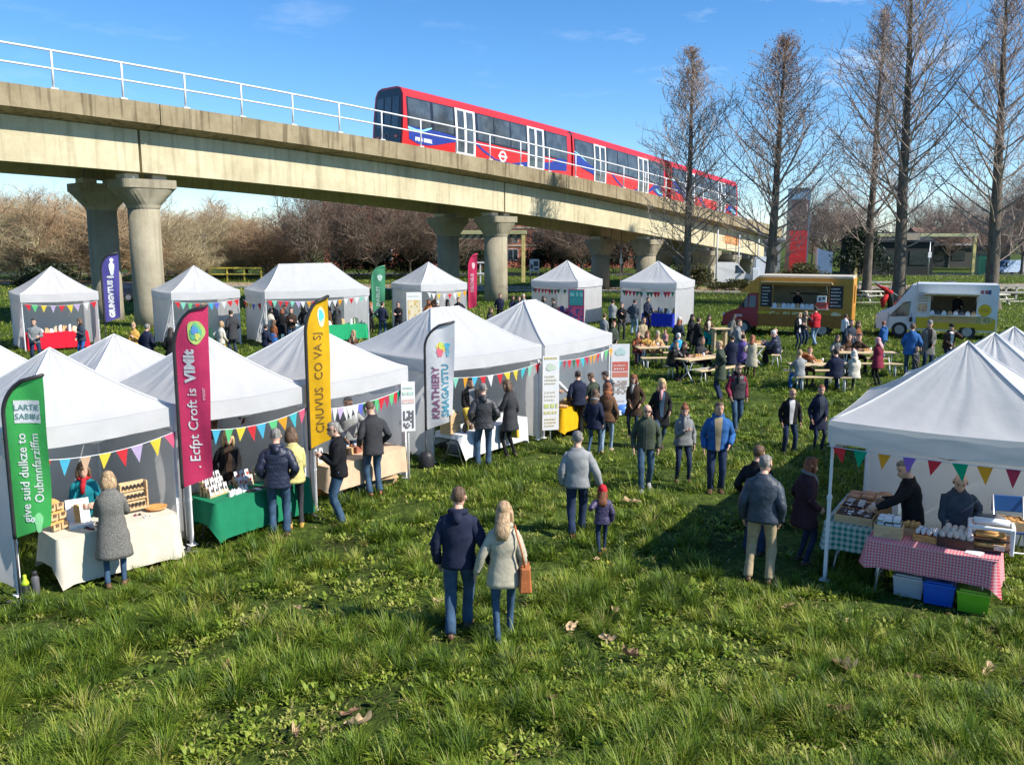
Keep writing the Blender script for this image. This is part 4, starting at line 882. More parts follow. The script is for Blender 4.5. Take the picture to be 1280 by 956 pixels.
# ================================================================== gazebo tents
CREASE = mat('grey seam tape', (.33, .34, .38), .7, (4, .1))
WSEAM = mat('white seam tape', (.74, .74, .75), .7, (4, .05))
def tent(label, FL, FR, dep, eave=2.22, apex=3.1, val=.28, ridge=0.0, walls='blr', seams=(0, 0, 0, 0), seed=0, group='white market gazebos', wz=.06, half=False):
    r = random.Random(seed); FL = Vector((FL.x, FL.y, 0)); FR = Vector((FR.x, FR.y, 0)); w = (FR-FL).length; a = atan2(FR.y-FL.y, FR.x-FL.x)
    t = thing('market_tent', label, 'tent', FL, a, group); t['w'] = w
    d = dep; lo = eave-val
    A0 = Vector((w/2-ridge/2, d/2, apex)); A1 = Vector((w/2+ridge/2, d/2, apex))
    C = [Vector((0, 0, eave)), Vector((w, 0, eave)), Vector((w, d, eave)), Vector((0, d, eave))]
    sides = [(C[0], C[1], A0, A1), (C[1], C[2], A1, A1), (C[2], C[3], A1, A0), (C[3], C[0], A0, A0)]
    ph = r.random()*9; lift = apex-eave
    mb = MB(); n = 16
    for k, (p, q, ap, aq) in enumerate(sides):
        def fn(u, v, p=p, q=q, ap=ap, aq=aq, k=k):
            e = p.lerp(q, u); c = ap.lerp(aq, u); x = e.lerp(c, v); z = eave+lift*(v**1.22)
            sag = .055*sin(pi*u)*sin(pi*min(1, v*1.15))*(1-v)
            wr = noise.noise((u*7+k*5+ph, v*2.0, ph))*.034*(1-abs(2*u-1))*(1-v*.4)+noise.noise((u*15+k*3+ph, v*1.6, 7))*.026*sin(pi*u)*(v > 0)+noise.noise((u*26+k*3, v*1.2, ph))*.012*sin(pi*u)
            edge = -.035*sin(pi*u)*(1-v)**3
            return Vector((x.x, x.y, z-sag+wr*min(1, v*6)+edge))
        mb.grid(fn, 30, 14)
    canopy = mb.build('canopy', WHITE, t)
    mb = MB(); mg = MB()
    for (c, ap, k) in ((C[0], A0, 0), (C[1], A1, 1), (C[2], A1, 2), (C[3], A0, 3)):
        pts = []
        for i in range(11):
            v = i/10; p = c.lerp(ap, v); pts.append((p.x, p.y, eave+lift*v**1.22+.006))
        (mg if seams[k] else mb).tube(pts, .014, 5)
    if ridge: mb.tube([A0+Vector((0, 0, .005)), A1+Vector((0, 0, .005))], .014, 5)
    if mb.v: mb.build('seam', WSEAM, t)
    if mg.v: mg.build('seam', CREASE, t)
    for (p, q) in ((C[0], C[1]), (C[1], C[2]), (C[2], C[3]), (C[3], C[0])):
        mb = MB(); nv = Vector(((q-p).y, -(q-p).x, 0)).normalized(); pz = r.random()*9
        def fv(u, v, p=p, q=q, nv=nv, pz=pz):
            x = p.lerp(q, u); b_ = (noise.noise((u*6+pz, v*.8, pz))*.03+noise.noise((u*17+pz, v*.5, 3))*.010)*(v)*min(1, sin(pi*u)*4)
            return Vector((x.x, x.y, eave-.035*sin(pi*u)-val*v))+nv*(.012+b_)
        mb.grid(fv, 26, 3); mb.build('valance', WHITE, t)
    def wall(p, q, nm, zt=lo+.05, z0=wz):
        mb = MB(); nv = Vector(((q-p).y, -(q-p).x, 0)).normalized(); pz = r.random()*50; L_ = (q-p).length
        def fw(u, v):
            x = p.lerp(q, u); b_ = noise.noise((u*L_*1.6+pz, v*.9, pz))*.07+noise.noise((u*L_*5+pz, v*.5, 2))*.022+noise.noise((u*2+pz, v*3, 8))*.02
            k = min(1, sin(pi*u)*5); z = zt+(z0-zt)*v+abs(noise.noise((u*3.3+pz, 1, 1)))*.06*v*k
            return Vector((x.x, x.y, z))-nv*(.035+abs(b_)*k*(.3+.7*v))
        mb.grid(fw, max(14, int(L_*10)), 12); return mb.build(nm, WALLM, t)
    B = [Vector((c.x, c.y, 0)) for c in C]
    if 'b' in walls: wall(B[2], B[3], 'back_wall')
    if 'l' in walls: wall(B[3], B[0], 'side_wall')
    if 'r' in walls: wall(B[1], B[2], 'side_wall')
    ins = .05
    for x, y in ((ins, ins), (w-ins, ins), (w-ins, d-ins), (ins, d-ins)):
        mb = MB(); mb.box((x, y, .62), (.045, .045, 1.24)); mb.box((x, y, 1.24+(eave-1.30)/2), (.034, .034, eave-1.30)); mb.box((x, y, .025), (.13, .13, .012))
        mb.box((x, y, 1.2), (.06, .06, .05)); mb.box((x, y, eave-.33), (.062, .062, .06)); mb.box((x, y, .74), (.056, .056, .03))
        lg = mb.build('leg', WPOLE, t)
    mb = MB()
    for (p, q) in (((ins, ins), (w-ins, ins)), ((w-ins, ins), (w-ins, d-ins)), ((w-ins, d-ins), (ins, d-ins)), ((ins, d-ins), (ins, ins))):
        P = Vector((*p, 0)); Q = Vector((*q, 0))
        for i in range(2):
            a_, b_ = P.lerp(Q, i/2), P.lerp(Q, (i+1)/2)
            mb.tube([(a_.x, a_.y, eave-.08), (b_.x, b_.y, eave-.36)], .014, 4); mb.tube([(a_.x, a_.y, eave-.36), (b_.x, b_.y, eave-.08)], .014, 4)
    mb.build('frame_truss', STEEL, t)
    return t
PEN = dict(r=(.55, .035, .045), b=(.07, .38, .55), y=(.72, .55, .06), g=(.09, .38, .15), o=(.72, .33, .03), p=(.68, .12, .22), t=(.05, .34, .38), m=(.20, .52, .40), w=(.70, .72, .74), k=(.62, .42, .28), v=(.19, .10, .42), u=(.10, .12, .48), d=(.03, .12, .07), e=(.005, .24, .13), n=(.30, .03, .06), l=(.45, .36, .55))
PNAME = dict(r='red', b='sky blue', y='yellow', g='green', o='orange', p='pink', t='teal', m='mint', w='white', k='peach', v='purple', u='blue', d='dark green', e='emerald', n='maroon', l='lilac')
def bunting(label, p0, p1, cols, sag=.14, h=.24, wd=.17, seed=0, grp=None, jit=.12):
    """cord with a row of pennants between two points"""
    r = random.Random(seed+70); p0 = Vector(p0); p1 = Vector(p1); t = thing('bunting', label, 'bunting', p0, 0, 'strings of triangular bunting')
    D = p1-p0; hd = Vector((D.x, D.y, 0)).normalized(); nv = Vector((hd.y, -hd.x, 0))
    def pt(u): q = D*u; return Vector((q.x, q.y, q.z-sag*4*u*(1-u)))
    q = MB(); q.tube([pt(i/24) for i in range(25)], .006 if wd > .12 else .012, 4); q.build('cord', PAPER, t)
    n = len(cols)
    for i, c in enumerate(cols):
        u = (i+.5)/n+r.uniform(-jit, jit)/n; c0 = pt(u); hh = h*r.uniform(.88, 1.1); ww = wd*r.uniform(.9, 1.1); tw = r.uniform(-.5, .5); lean = r.uniform(-.05, .05)
        a = pt(max(0, u-ww/2/D.length))-c0; b_ = pt(min(1, u+ww/2/D.length))-c0
        rows = []; mb = MB(); k = 5
        vs = []
        for j in range(k+1):
            f = j/k; ww_ = 1-f
            for e in (a, b_):
                x = e*ww_+Vector((0, 0, -hh*f))+hd*lean*f; x = x+nv*(sin(f*2.2)*.03*tw+.012)+nv*(.02*tw*(1 if e is b_ else -1)*ww_); vs.append(c0+x)
        mb.add(vs, [(2*j, 2*j+1, 2*j+3, 2*j+2) for j in range(k)], 0, True)
        o = mb.build('pennant', cloth(PEN[c], .25, 'pennant '+PNAME[c]), t); o['label'] = PNAME[c]+' triangular pennant'
    return t
def front_bunting(tn, label, cols, x0=.02, x1=.98, z=1.90, dz=0.0, **k):
    R = Matrix.Rotation(tn.rotation_euler.z, 4, 'Z'); o = Vector(tn.location); w = tn['w']
    return bunting(label, o+R @ Vector((w*x0, -.05, z)), o+R @ Vector((w*x1, -.05, z+dz)), cols, **k)
tents = {}
tents['A'] = tent('nearest left white gazebo with green banner, over cream cloth stall', G(22, 748), G(231, 686), 2.45, seed=1, walls='blr')
tents['B'] = tent('left white gazebo with pink banner, over green cloth stall', G(239, 684), G(388, 641), 2.45, seed=2)
tents['C'] = tent('left white gazebo with yellow banner, over buff paper covered stall', G(395, 640), G(512, 598), 2.6, seed=3)
tents['D'] = tent('wide ridged white gazebo with white banner, behind puffer jacket customer', G(541, 580), G(676, 550), 3.0, ridge=.85, apex=3.12, seed=4, seams=(1, 0, 0, 0))
tents['E'] = tent('ridged white gazebo over yellow cloth stall, beside upright roll banner', G(680, 549), G(763, 521), 3.0, ridge=.55, apex=3.12, seed=5, seams=(1, 0, 0, 0))
_a = tents['A'].rotation_euler.z; _x = Vector((cos(_a), sin(_a), 0)); _y = Vector((-_x.y, _x.x, 0))
o1 = Vector(tents['A'].location)+_y*2.5; tents['O1'] = tent('white gazebo roof cut by the left edge, back to back behind the nearest stall', o1, o1+_x*2.4, 2.4, seed=6, apex=3.12)
o2 = Vector(tents['B'].location)+_y*2.52-_x*.28; tents['O2'] = tent('white gazebo roof peeping between the green and pink bannered gazebos', o2, o2+_x*2.4, 2.4, seed=7, apex=2.95)
def back_tent(key, label, FL, dr, w, d, **k):
    dr = Vector((dr[0], dr[1], 0)).normalized(); tents[key] = tent(label, FL, FL+dr*w, d, eave=2.42, apex=k.pop('apex', 3.5), val=.33, **k); return tents[key]
back_tent('F', 'white gazebo at far left over red cloth stall beside navy banner', G(31, 441), (.8, .6), 3.0, 3.0, seed=8)
fg = G(303, 430); back_tent('G', 'white gazebo in front of the left viaduct columns, dark coated man at its corner', fg-Vector((2.4, 1.8, 0)), (.8, .6), 3.0, 3.0, seed=9)
fh = AT(334, 440, 38.6); fh.z = 0; back_tent('H', 'long hipped white gazebo with crowd at its front in the back row', fh, (.85, .53), 4.9, 3.2, seed=10, ridge=2.5, apex=3.55)
fi = AT(527, 420, 44.5); fi.z = 0; back_tent('I', 'white gazebo in back row beside the far pink banner', fi, (.8, .6), 2.8, 3.0, seed=11)
fj = AT(722, 400, 48.0); fj.z = 0; back_tent('J', 'white gazebo with teal poster and its right side in sun', fj-Vector((.85, -.53, 0))*2.95, (.85, -.53), 2.95, 3.0, seed=12, seams=(0, 1, 0, 0))
fk = AT(844, 410, 46.6); fk.z = 0; back_tent('K', 'white gazebo over blue cloth stall behind the picnic tables', fk-Vector((.87, -.5, 0)).normalized()*3.2, (.87, -.5), 3.2, 3.0, seed=13, seams=(0, 1, 0, 0))
LF = G(1025, 727); LD = Vector((.85, -.527, 0)).normalized(); LB = Vector((-LD.y, LD.x, 0))
def right_tent(key, k, label, walls):
    o = LF+LB*2.98*k+LD*(.16*k); tents[key] = tent(label, o, o+LD*2.92, 2.92, eave=2.27-.08*k, apex=3.27-.14*k, val=.3, seed=20+k, walls=walls, seams=(0, 0, 1, 0) if k else (0, 1, 1, 0)); return tents[key]
right_tent('L', 0, 'nearest right white gazebo over gingham cloth food stall', 'b')
right_tent('M', 1, 'middle gazebo roof of the three stepping back at right', 'br')
right_tent('N', 2, 'furthest gazebo roof of the three stepping back at right', 'br')
front_bunting(tents['A'], 'bunting on the green bannered gazebo, red, blue, peach and yellow pennants', 'yrbkyrlyp', .04, .99, 1.86)
front_bunting(tents['B'], 'bunting on the pink bannered gazebo, many coloured pennants above blonde seller', 'ypbgyrbgotp', .0, .99, 1.86)
front_bunting(tents['C'], 'bunting on the yellow bannered gazebo, pale blue left end and crowded right end', 'bwlwlwwwugodgrngrepr', .02, .99, 1.80, .06, sag=.10)
front_bunting(tents['D'], 'bunting on the wide ridged gazebo, evenly spaced pink, mint, orange pennants', 'upmobrwryytmr', .0, .99, 1.86)
front_bunting(tents['E'], 'bunting on the yellow clothed stall with dark red pennants in the middle', 'gytnrdrtnoorwgo', .02, .98, 1.86, sag=.10)
front_bunting(tents['F'], 'small bunting on the far left gazebo over the red stall', 'rgylrylwr', .02, .98, 2.04, h=.3, wd=.24)
front_bunting(tents['G'], 'small bunting on the gazebo before the viaduct columns', 'rmgrobuwrr', .02, .98, 2.04, h=.3, wd=.24)
front_bunting(tents['H'], 'long bunting of small pennants above the crowd at the hipped gazebo', 'rmrrmlworwrwwowrwmw', .01, .99, 2.04, .03, h=.28, wd=.22)
front_bunting(tents['I'], 'sparse pale bunting on the gazebo beside the far pink banner', 'wwywrwyo', .1, .98, 2.04, h=.3, wd=.24)
front_bunting(tents['J'], 'dark red and black bunting on the grey sided gazebo with teal poster', 'dnrnrrdndwdwdn', .02, .98, 2.0, h=.28, wd=.22, sag=.06)
front_bunting(tents['K'], 'red and dark bunting above the blue cloth stall', 'drrnddwddrrwnrd', .04, .98, 1.95, h=.3, wd=.24, sag=.06)
o = Vector(tents['L'].location); front_bunting(tents['L'], 'bold bunting on the right stall front, red, green, orange, purple pennants', 'reovreonvr', .0, .99, 1.93, sag=.03, h=.22, wd=.17, jit=.05)
bunting('short bunting down the left side of the right stall, yellow and blue pennants', o+Vector((0, 0, 1.93))+LB*.1, o+Vector((0, 0, 1.93))+LB*2.8, 'rywurr', sag=.06, h=.24, wd=.18, seed=5)
gp0 = G(303, 430); bunting('slack bunting strung between the two back row gazebos at left', gp0+Vector((.1, .1, 2.0)), fh+Vector((-.05, 0, 2.0)), 'royuwrw', sag=.18, h=.3, wd=.24)
# ================================================================== feather banners
def feather(name, label, base, zb, zt, w, col, yaw, texts, art=None, seed=0, weight=False, pole_r=.014, trim=None, dark_edge=True):
    t = thing(name, label, 'flag', (base.x, base.y, 0), yaw, 'feather banners'); ph = seed*1.7
    def wy(x, z): return .030*sin(x*6.5+z*1.9+ph)*min(1, x/w*1.6)+.018*sin(z*4.3+ph)*x/w
    def xl(t_): return 0 if t_ < .76 else w*(1-sqrt(max(0, 1-((t_-.76)/.24)**2)))
    def edge(t_): return Vector((xl(t_), 0, zb+(zt-zb)*t_))
    def surf(s, t_):
        a = edge(t_); ts = t_; b_ = Vector((w*(.90+.12*sin(pi*t_*.5)), 0, zb+.16*w/.5+(zt-zb-.16*w/.5)*ts)); p = a.lerp(b_, s)
        return Vector((p.x, wy(p.x, p.z), p.z))
    q = MB(); q.grid(surf, 12, 40); q.build('banner_cloth', cloth(col, .30, 'banner %.2f %.2f %.2f' % col), t)
    q = MB(); q.tube([Vector((0, 0, 0)), Vector((0, 0, zb))]+[edge(i/30) for i in range(31)]+[Vector((w*1.04, 0, zt+.004))], [pole_r]*34, 6); q.build('pole', BLACK, t)
    q = MB(); q.tube([edge(i/30)+Vector((.004, 0, 0)) for i in range(31)], pole_r*2.0, 6); q.build('pole_sleeve', BLACK if dark_edge else cloth(tuple(c*.8 for c in col)), t)
    for body, sz, x, z, mcol, bold, vert in texts:
        q = MB()
        if vert: f = lambda a, b_: Vector((x-b_, wy(x-b_, z+a)-.009, z+a))
        else: f = lambda a, b_: Vector((x+a, wy(x+a, z+b_)-.011, z+b_))
        lettering(q, body, sz, f, bold=bold); o = q.build('lettering', cloth(mcol, 0, 'print %.2f %.2f %.2f' % mcol), t)
    for shape in (art or []):
        pts, c, dd = shape; q = MB()
        if len(pts) == 4: (xa, za), (xb, zb_) = pts[0], pts[2]; q.grid(lambda u, v: (xa+(xb-xa)*u, wy(xa+(xb-xa)*u, za+(zb_-za)*v)-dd, za+(zb_-za)*v), 10, 8)
        else: q.add([Vector((x, wy(x, z)-dd, z)) for x, z in pts], [tuple(range(len(pts)))])
        q.build('printed_emblem', cloth(c, 0, 'print %.2f %.2f %.2f' % c), t)
    if weight:
        q = MB(); q.lathe([(.13, 0), (.15, .05), (.14, .26), (.09, .34), (.03, .36)], 10, sx=1.1, sy=.85); q.build('base_weight', BLACK, t)
    else:
        q = MB(); q.box((0, 0, .012), (.34, .05, .02)); q.box((0, 0, .02), (.05, .34, .02)); q.build('foot', DGREY, t)
    return t
def blob(cx, cz, rx, rz, n=18, wob=.0, ph=0, rot=0):
    pts = []
    for i in range(n):
        a = 2*pi*i/n; k = 1+wob*sin(3*a+ph)+wob*.6*sin(5*a+ph*2); x, z = rx*cos(a)*k, rz*sin(a)*k; pts.append((cx+x*cos(rot)-z*sin(rot), cz+x*sin(rot)+z*cos(rot)))
    return pts
IV = (.74, .74, .72)
bg = G(26, 752)
feather('feather_banner', 'green feather banner with white lettering at the nearest left stall', bg, .86, 2.98, .52, (.055, .36, .085), .05,
        [('give suid dulkze to', .155, .245, 1.66, IV, .002, True), ('Oubmnfarziffm', .150, .40, 1.78, IV, .001, True), ('LARTIE', .105, .29, 2.535, (.10, .20, .18), .001, False), ('SABIIN', .105, .29, 2.42, (.10, .20, .18), .001, False)],
        [([(.13, 2.37), (.455, 2.37), (.455, 2.66), (.13, 2.66)], (.74, .76, .74), .006), (blob(.33, 1.08, .05, .13, 14, .12), (.22, .55, .25), .007)], 1)
bp_ = G(233, 690)
feather('feather_banner', 'tall pink feather banner with white lettering and green emblem', bp_, 1.0, 3.72, .50, (.80, .055, .15), .05,
        [('. Ecfpt Croft is', .205, .285, 1.90, IV, .002, True), ('VIMIt', .215, .285, 2.84, IV, .010, True), ('vvuvr', .085, .42, 2.42, (.72, .45, .5), .001, True)],
        [(blob(.335, 3.33, .125, .17, 22, .07, 1), (.42, .55, .16), .007), (blob(.335, 3.33, .085, .12, 18, .12, 3), (.10, .36, .20), .010), (blob(.32, 3.36, .05, .06, 12, .2, 2), (.10, .25, .5), .013), (blob(.36, 3.27, .04, .05, 12, .2, 1), (.60, .60, .15), .013)], 2)
by = G(390, 643)
feather('feather_banner', 'tall yellow feather banner with dark curly lettering', by, 1.14, 3.72, .43, (.72, .40, .015), .62,
        [('CO VA SJ', .20, .27, 2.72, (.12, .07, .02), .001, True), ('CNUVUS', .20, .27, 1.80, (.12, .07, .02), .001, True)],
        [(blob(.30, 3.38, .07, .17, 18, .04), (.68, .62, .36), .007), (blob(.30, 3.40, .05, .10, 14, .16, 2), (.08, .40, .45), .010)], 3)
bw = G(533, 585)
feather('feather_banner', 'white feather banner with large grey and teal capitals on black pole', bw, .80, 3.02, .60, (.74, .74, .77), .12,
        [('KRATHIERY', .205, .285, 1.58, (.17, .07, .13), .006, True), ('SMAGAYSTU', .190, .475, 1.62, (.06, .20, .27), .006, True)],
        [(blob(.33, 2.50, .10, .12, 5, 0, 0, .5), (.80, .58, .12), .007), (blob(.31, 2.42, .07, .12, 6, .05, 0), (.72, .15, .20), .010), (blob(.34, 2.53, .06, .08, 6), (.55, .62, .12), .012), (blob(.455, 2.53, .055, .07, 14, .2), (.12, .48, .65), .010), (blob(.47, 2.40, .03, .10, 10), (.20, .50, .60), .010)], 4, weight=True)
bn = AT(133, 430, 38.6)
feather('feather_banner', 'navy feather banner before the left viaduct column', bn, 1.05, 4.1, .72, (.085, .075, .28), .25,
        [('GIUNGVTUS', .29, .43, 2.1, IV, .02, True)], [(blob(.44, 3.42, .11, .30, 14, .1), IV, .012), (blob(.45, 3.78, .08, .09, 12), IV, .012), (blob(.36, 3.05, .16, .06, 8), IV, .012)], 5, pole_r=.025)
feather('feather_banner', 'far green feather banner beside the long hipped gazebo', AT(466, 412, 45), .75, 3.35, .68, (.07, .26, .14), .1,
        [('SNVRUIT', .26, .40, 1.8, (.45, .6, .5), .01, True)], [(blob(.42, 2.75, .13, .16, 12, .1), (.50, .62, .55), .012)], 6, pole_r=.02, dark_edge=False)
feather('feather_banner', 'far pink feather banner left of the middle viaduct column', AT(586, 402, 49), .85, 3.9, .48, (.72, .05, .13), .1,
        [('DRCNIUS', .24, .28, 2.3, (.75, .4, .45), .01, True)], [(blob(.28, 3.25, .09, .18, 10, .1), (.68, .5, .5), .012)], 7, pole_r=.02, dark_edge=False)
# ================================================================== boards and roll banners
def squig(q, x0, x1, z, h, y, r, n=None):
    """illegible printed line: a row of short strokes"""
    x = x0
    while x < x1:
        w = r.uniform(.4, 1.3)*h; q.add([(x, y, z), (min(x+w, x1), y, z), (min(x+w, x1), y, z+h*r.uniform(.7, 1)), (x, y, z+h)], [(0, 1, 2, 3)]); x += w+h*.35
def board(name, label, cat, base, yaw, w, z0, z1, parts, pole=True, thick=.02, col=PAPER, seed=0, frame_=None):
    r = random.Random(seed+5); t = thing(name, label, cat, (base.x, base.y, 0), yaw)
    q = MB(); q.box((0, 0, (z0+z1)/2), (w, thick, z1-z0)); q.build('panel', col, t)
    for i, (kind, a, b_, c) in enumerate(parts):
        za, zb_ = z0+(z1-z0)*a, z0+(z1-z0)*b_; y = -thick/2-.004; q = MB()
        if kind == 'block': q.add([(-w*.43, y, za), (w*.43, y, za), (w*.43, y, zb_), (-w*.43, y, zb_)], [(0, 1, 2, 3)])
        elif kind == 'lines':
            k = max(1, int((zb_-za)/.075)); [squig(q, -w*.36, w*.36*r.uniform(.6, 1), za+(zb_-za)*j/k, (zb_-za)/k*.55, y-.004, r) for j in range(k)]
        elif kind == 'head': squig(q, -w*.4, w*.4, za, zb_-za, y-.004, r)
        elif kind == 'blob': q.add([(x, y-.004, z) for x, z in blob(0, (za+zb_)/2, w*.3, (zb_-za)/2, 16, .13, seed)], [tuple(range(16))])
        elif kind == 'photo':
            for j in range(9):
                for k in range(6):
                    if r.random() < .62: xx = -w*.38+w*.76*k/6; zz = za+(zb_-za)*j/9; q.add([(xx, y-.004, zz), (xx+w*.126, y-.004, zz), (xx+w*.126, y-.004, zz+(zb_-za)/9), (xx, y-.004, zz+(zb_-za)/9)], [(0, 1, 2, 3)])
        q.build('printed_'+{'block': 'block', 'lines': 'lines', 'head': 'heading', 'blob': 'emblem', 'photo': 'picture'}[kind], cloth(c, 0, 'print %.2f %.2f %.2f' % c), t)
    q = MB()
    if pole: q.tube([(0, .03, 0), (0, .03, z1)], .018, 6); q.build('pole', WPOLE, t)
    else: q.box((0, 0, .035), (w*1.02, .22, .07), bev=.02); q.build('base', STEEL, t)
    return t
b0 = G(512, 603); board('sign_board', 'white notice board with dark photo on a pole between gazebos', 'sign', b0, .35, .27, 1.02, 1.98, [('lines', .86, .93, (.35, .5, .42)), ('block', .56, .65, (.62, .45, .42)), ('lines', .575, .63, (.7, .66, .62)), ('photo', .06, .42, (.10, .10, .11)), ('head', .74, .80, (.45, .6, .5))], seed=1)
b0 = G(688, 552); board('hanging_banner', 'long narrow cream banner tied to the pole left of the yellow stall', 'banner', b0, .25, .40, .28, 2.02, [('blob', .80, .90, (.45, .52, .42)), ('lines', .62, .76, (.60, .55, .40)), ('lines', .40, .55, (.66, .62, .5)), ('head', .30, .36, (.52, .58, .22)), ('head', .22, .26, (.62, .58, .25)), ('lines', .05, .18, (.66, .55, .35)), ('head', .955, .985, (.60, .50, .20))], thick=.012, seed=2)
b0 = G(774, 517); board('roll_banner', 'white roll banner with red lettering at the right end of the yellow stall', 'banner', b0, .12, .50, .07, 1.90, [('blob', .83, .94, (.45, .60, .58)), ('block', .60, .74, (.55, .13, .10)), ('lines', .62, .72, (.74, .55, .5)), ('block', .51, .585, (.60, .22, .16)), ('photo', .26, .46, (.28, .24, .22)), ('lines', .08, .2, (.62, .6, .58))], pole=False, seed=3)
b0 = AT(518, 415, 43.5); board('roll_banner', 'white display banner with ochre picture beside the back row gazebo', 'banner', b0, .3, .74, .5, 2.1, [('head', .86, .9, (.5, .55, .5)), ('block', .08, .76, (.50, .36, .14)), ('photo', .1, .74, (.68, .60, .42)), ('lines', .12, .2, (.2, .3, .35))], pole=True, seed=4)
b0 = AT(720, 405, 46.5); board('roll_banner', 'teal and pink poster banner in front of the grey sided gazebo', 'banner', b0, -.3, .86, .2, 2.08, [('block', .55, .98, (.05, .26, .25)), ('block', .03, .5, (.06, .08, .20)), ('photo', .05, .5, (.55, .10, .20)), ('head', .80, .92, (.25, .55, .48)), ('lines', .6, .76, (.10, .36, .34))], pole=False, seed=5, col=cloth((.50, .06, .14)))
# ================================================================== stall tables, cloths and goods
class Tbl: pass
def table(label, clabel, fl, fr, dep, m, drop, h=.75, dropb=.3, drops=None, seed=0, sc=None, legs=True, over=.02, z0=0):
    """folding table with a draped cloth; fl, fr: front corners on the table top"""
    a = atan2(fr.y-fl.y, fr.x-fl.x); w = (Vector((fr.x, fr.y))-Vector((fl.x, fl.y))).length; T = Tbl(); T.o = Vector((fl.x, fl.y, 0)); T.a = a; T.w = w; T.d = dep; T.h = h
    T.R = Matrix.Rotation(a, 3, 'Z')
    t = thing('folding_table', label, 'table', T.o, a, 'folding tables of the stalls')
    q = MB(); q.box((w/2, dep/2, h-.02), (w-.02, dep-.02, .036)); q.build('table_top', DGREY if legs else WOOD, t)
    for x in (.12, w-.12):
        q = MB(); q.tube([(x-.02, .08, 0), (x, dep*.3, h*.55), (x, dep/2, h-.04)], .014, 5); q.tube([(x-.02, dep-.08, 0), (x, dep*.7, h*.55), (x, dep/2, h-.04)], .014, 5); q.tube([(x, .2, h*.3), (x, dep-.2, h*.3)], .012, 5); q.build('leg', STEEL, t)
    if m is None: T.t = t; return T
    r = random.Random(seed+40); ph = r.random()*20; c = MB(); e = over; zt = h+.004
    P = [(-e, -e), (w+e, -e), (w+e, dep+e), (-e, dep+e)]; dr = [drop, drops[1] if drops else drop, dropb, drops[0] if drops else drop]
    per = []; 
    for k in range(4):
        p, q_ = Vector(P[k]), Vector(P[(k+1) % 4]); L_ = (q_-p).length; n = max(8, int(L_/.05)); nv = Vector(((q_-p).y, -(q_-p).x)).normalized()
        for i in range(n): per.append((p.lerp(q_, i/n), nv, dr[k], dr[(k-1) % 4], i/n, L_))
    s = 0; nn = len(per); rows = 9; base = len(c.v); acc = 0
    vs = []; us = []
    for idx, (p, nv, d1, d0, f, L_) in enumerate(per):
        nxt = per[(idx+1) % nn][0]; prv = per[idx-1][0]
        corner = max(0, 1-min(f, 1-f)*L_/.16)
        nn_v = nv
        if f*L_ < .16: pn = per[idx-1][1] if f == 0 else None
        wv = noise.noise((acc*3.2+ph, 0, ph)); wv2 = noise.noise((acc*9+ph, 3, 1))
        for j in range(rows+1):
            v = j/rows; dd = d1 if f > .0 else max(d0, d1); out_ = (.012+(.035*wv+.016*wv2+.03)*v**1.1)+corner*.05*v; z = zt-dd*v*(1+.05*corner*v)+.012*wv*v
            vs.append((p.x+nv.x*out_+(nn_v.x*0), p.y+nv.y*out_, z)); us.append((acc, v*dd))
        acc += (Vector(nxt)-Vector(p)).length
    c.add(vs, [(i*(rows+1)+j, ((i+1) % nn)*(rows+1)+j, ((i+1) % nn)*(rows+1)+j+1, i*(rows+1)+j+1) for i in range(nn) for j in range(rows)], 0, True)
    for i, u in enumerate(us): c.uv[i] = u
    o2 = len(c.v)
    c.grid(lambda u, v: (-e-.012+(w+2*e+.024)*u, -e-.012+(dep+2*e+.024)*v, zt+.001+.002*noise.noise((u*5+ph, v*3, 0))), 12, 6, uv=lambda u, v: ((w*u), (dep*v)))
    co = c.build('tablecloth', m); co.location = T.o; co.rotation_euler = (0, 0, a); tag(co, clabel, 'tablecloth', 'stall tablecloths'); T.t = t
    return T
def put(T, x, y, dz=0.006): p = T.R @ Vector((x*T.w, y*T.d, 0)); return Vector((T.o.x+p.x, T.o.y+p.y, T.h+dz))
def item(name, label, cat, loc, rz, parts, group=None):
    t = thing(name, label, cat, loc, rz, group)
    for nm, m, fn in parts: q = MB(); fn(q); q.build(nm, m, t)
    return t
def one(name, label, cat, loc, rz, m, fn, group=None):
    q = MB(); fn(q); o = q.build(name, m); o.location = loc; o.rotation_euler = (0, 0, rz); tag(o, label, cat, group); return o
def B(c, d, **k): return lambda q: q.box(c, d, **k)
def Bs(*l, **k): return lambda q: [q.box(c, d, **k) for c, d in l]
def lean(deg): return Matrix.Rotation(radians(deg), 3, 'X')
ORANGEWOOD = mat('oiled orange wood', (.52, .26, .08), .5, (9, .25), stretch=(1, 5, 5))
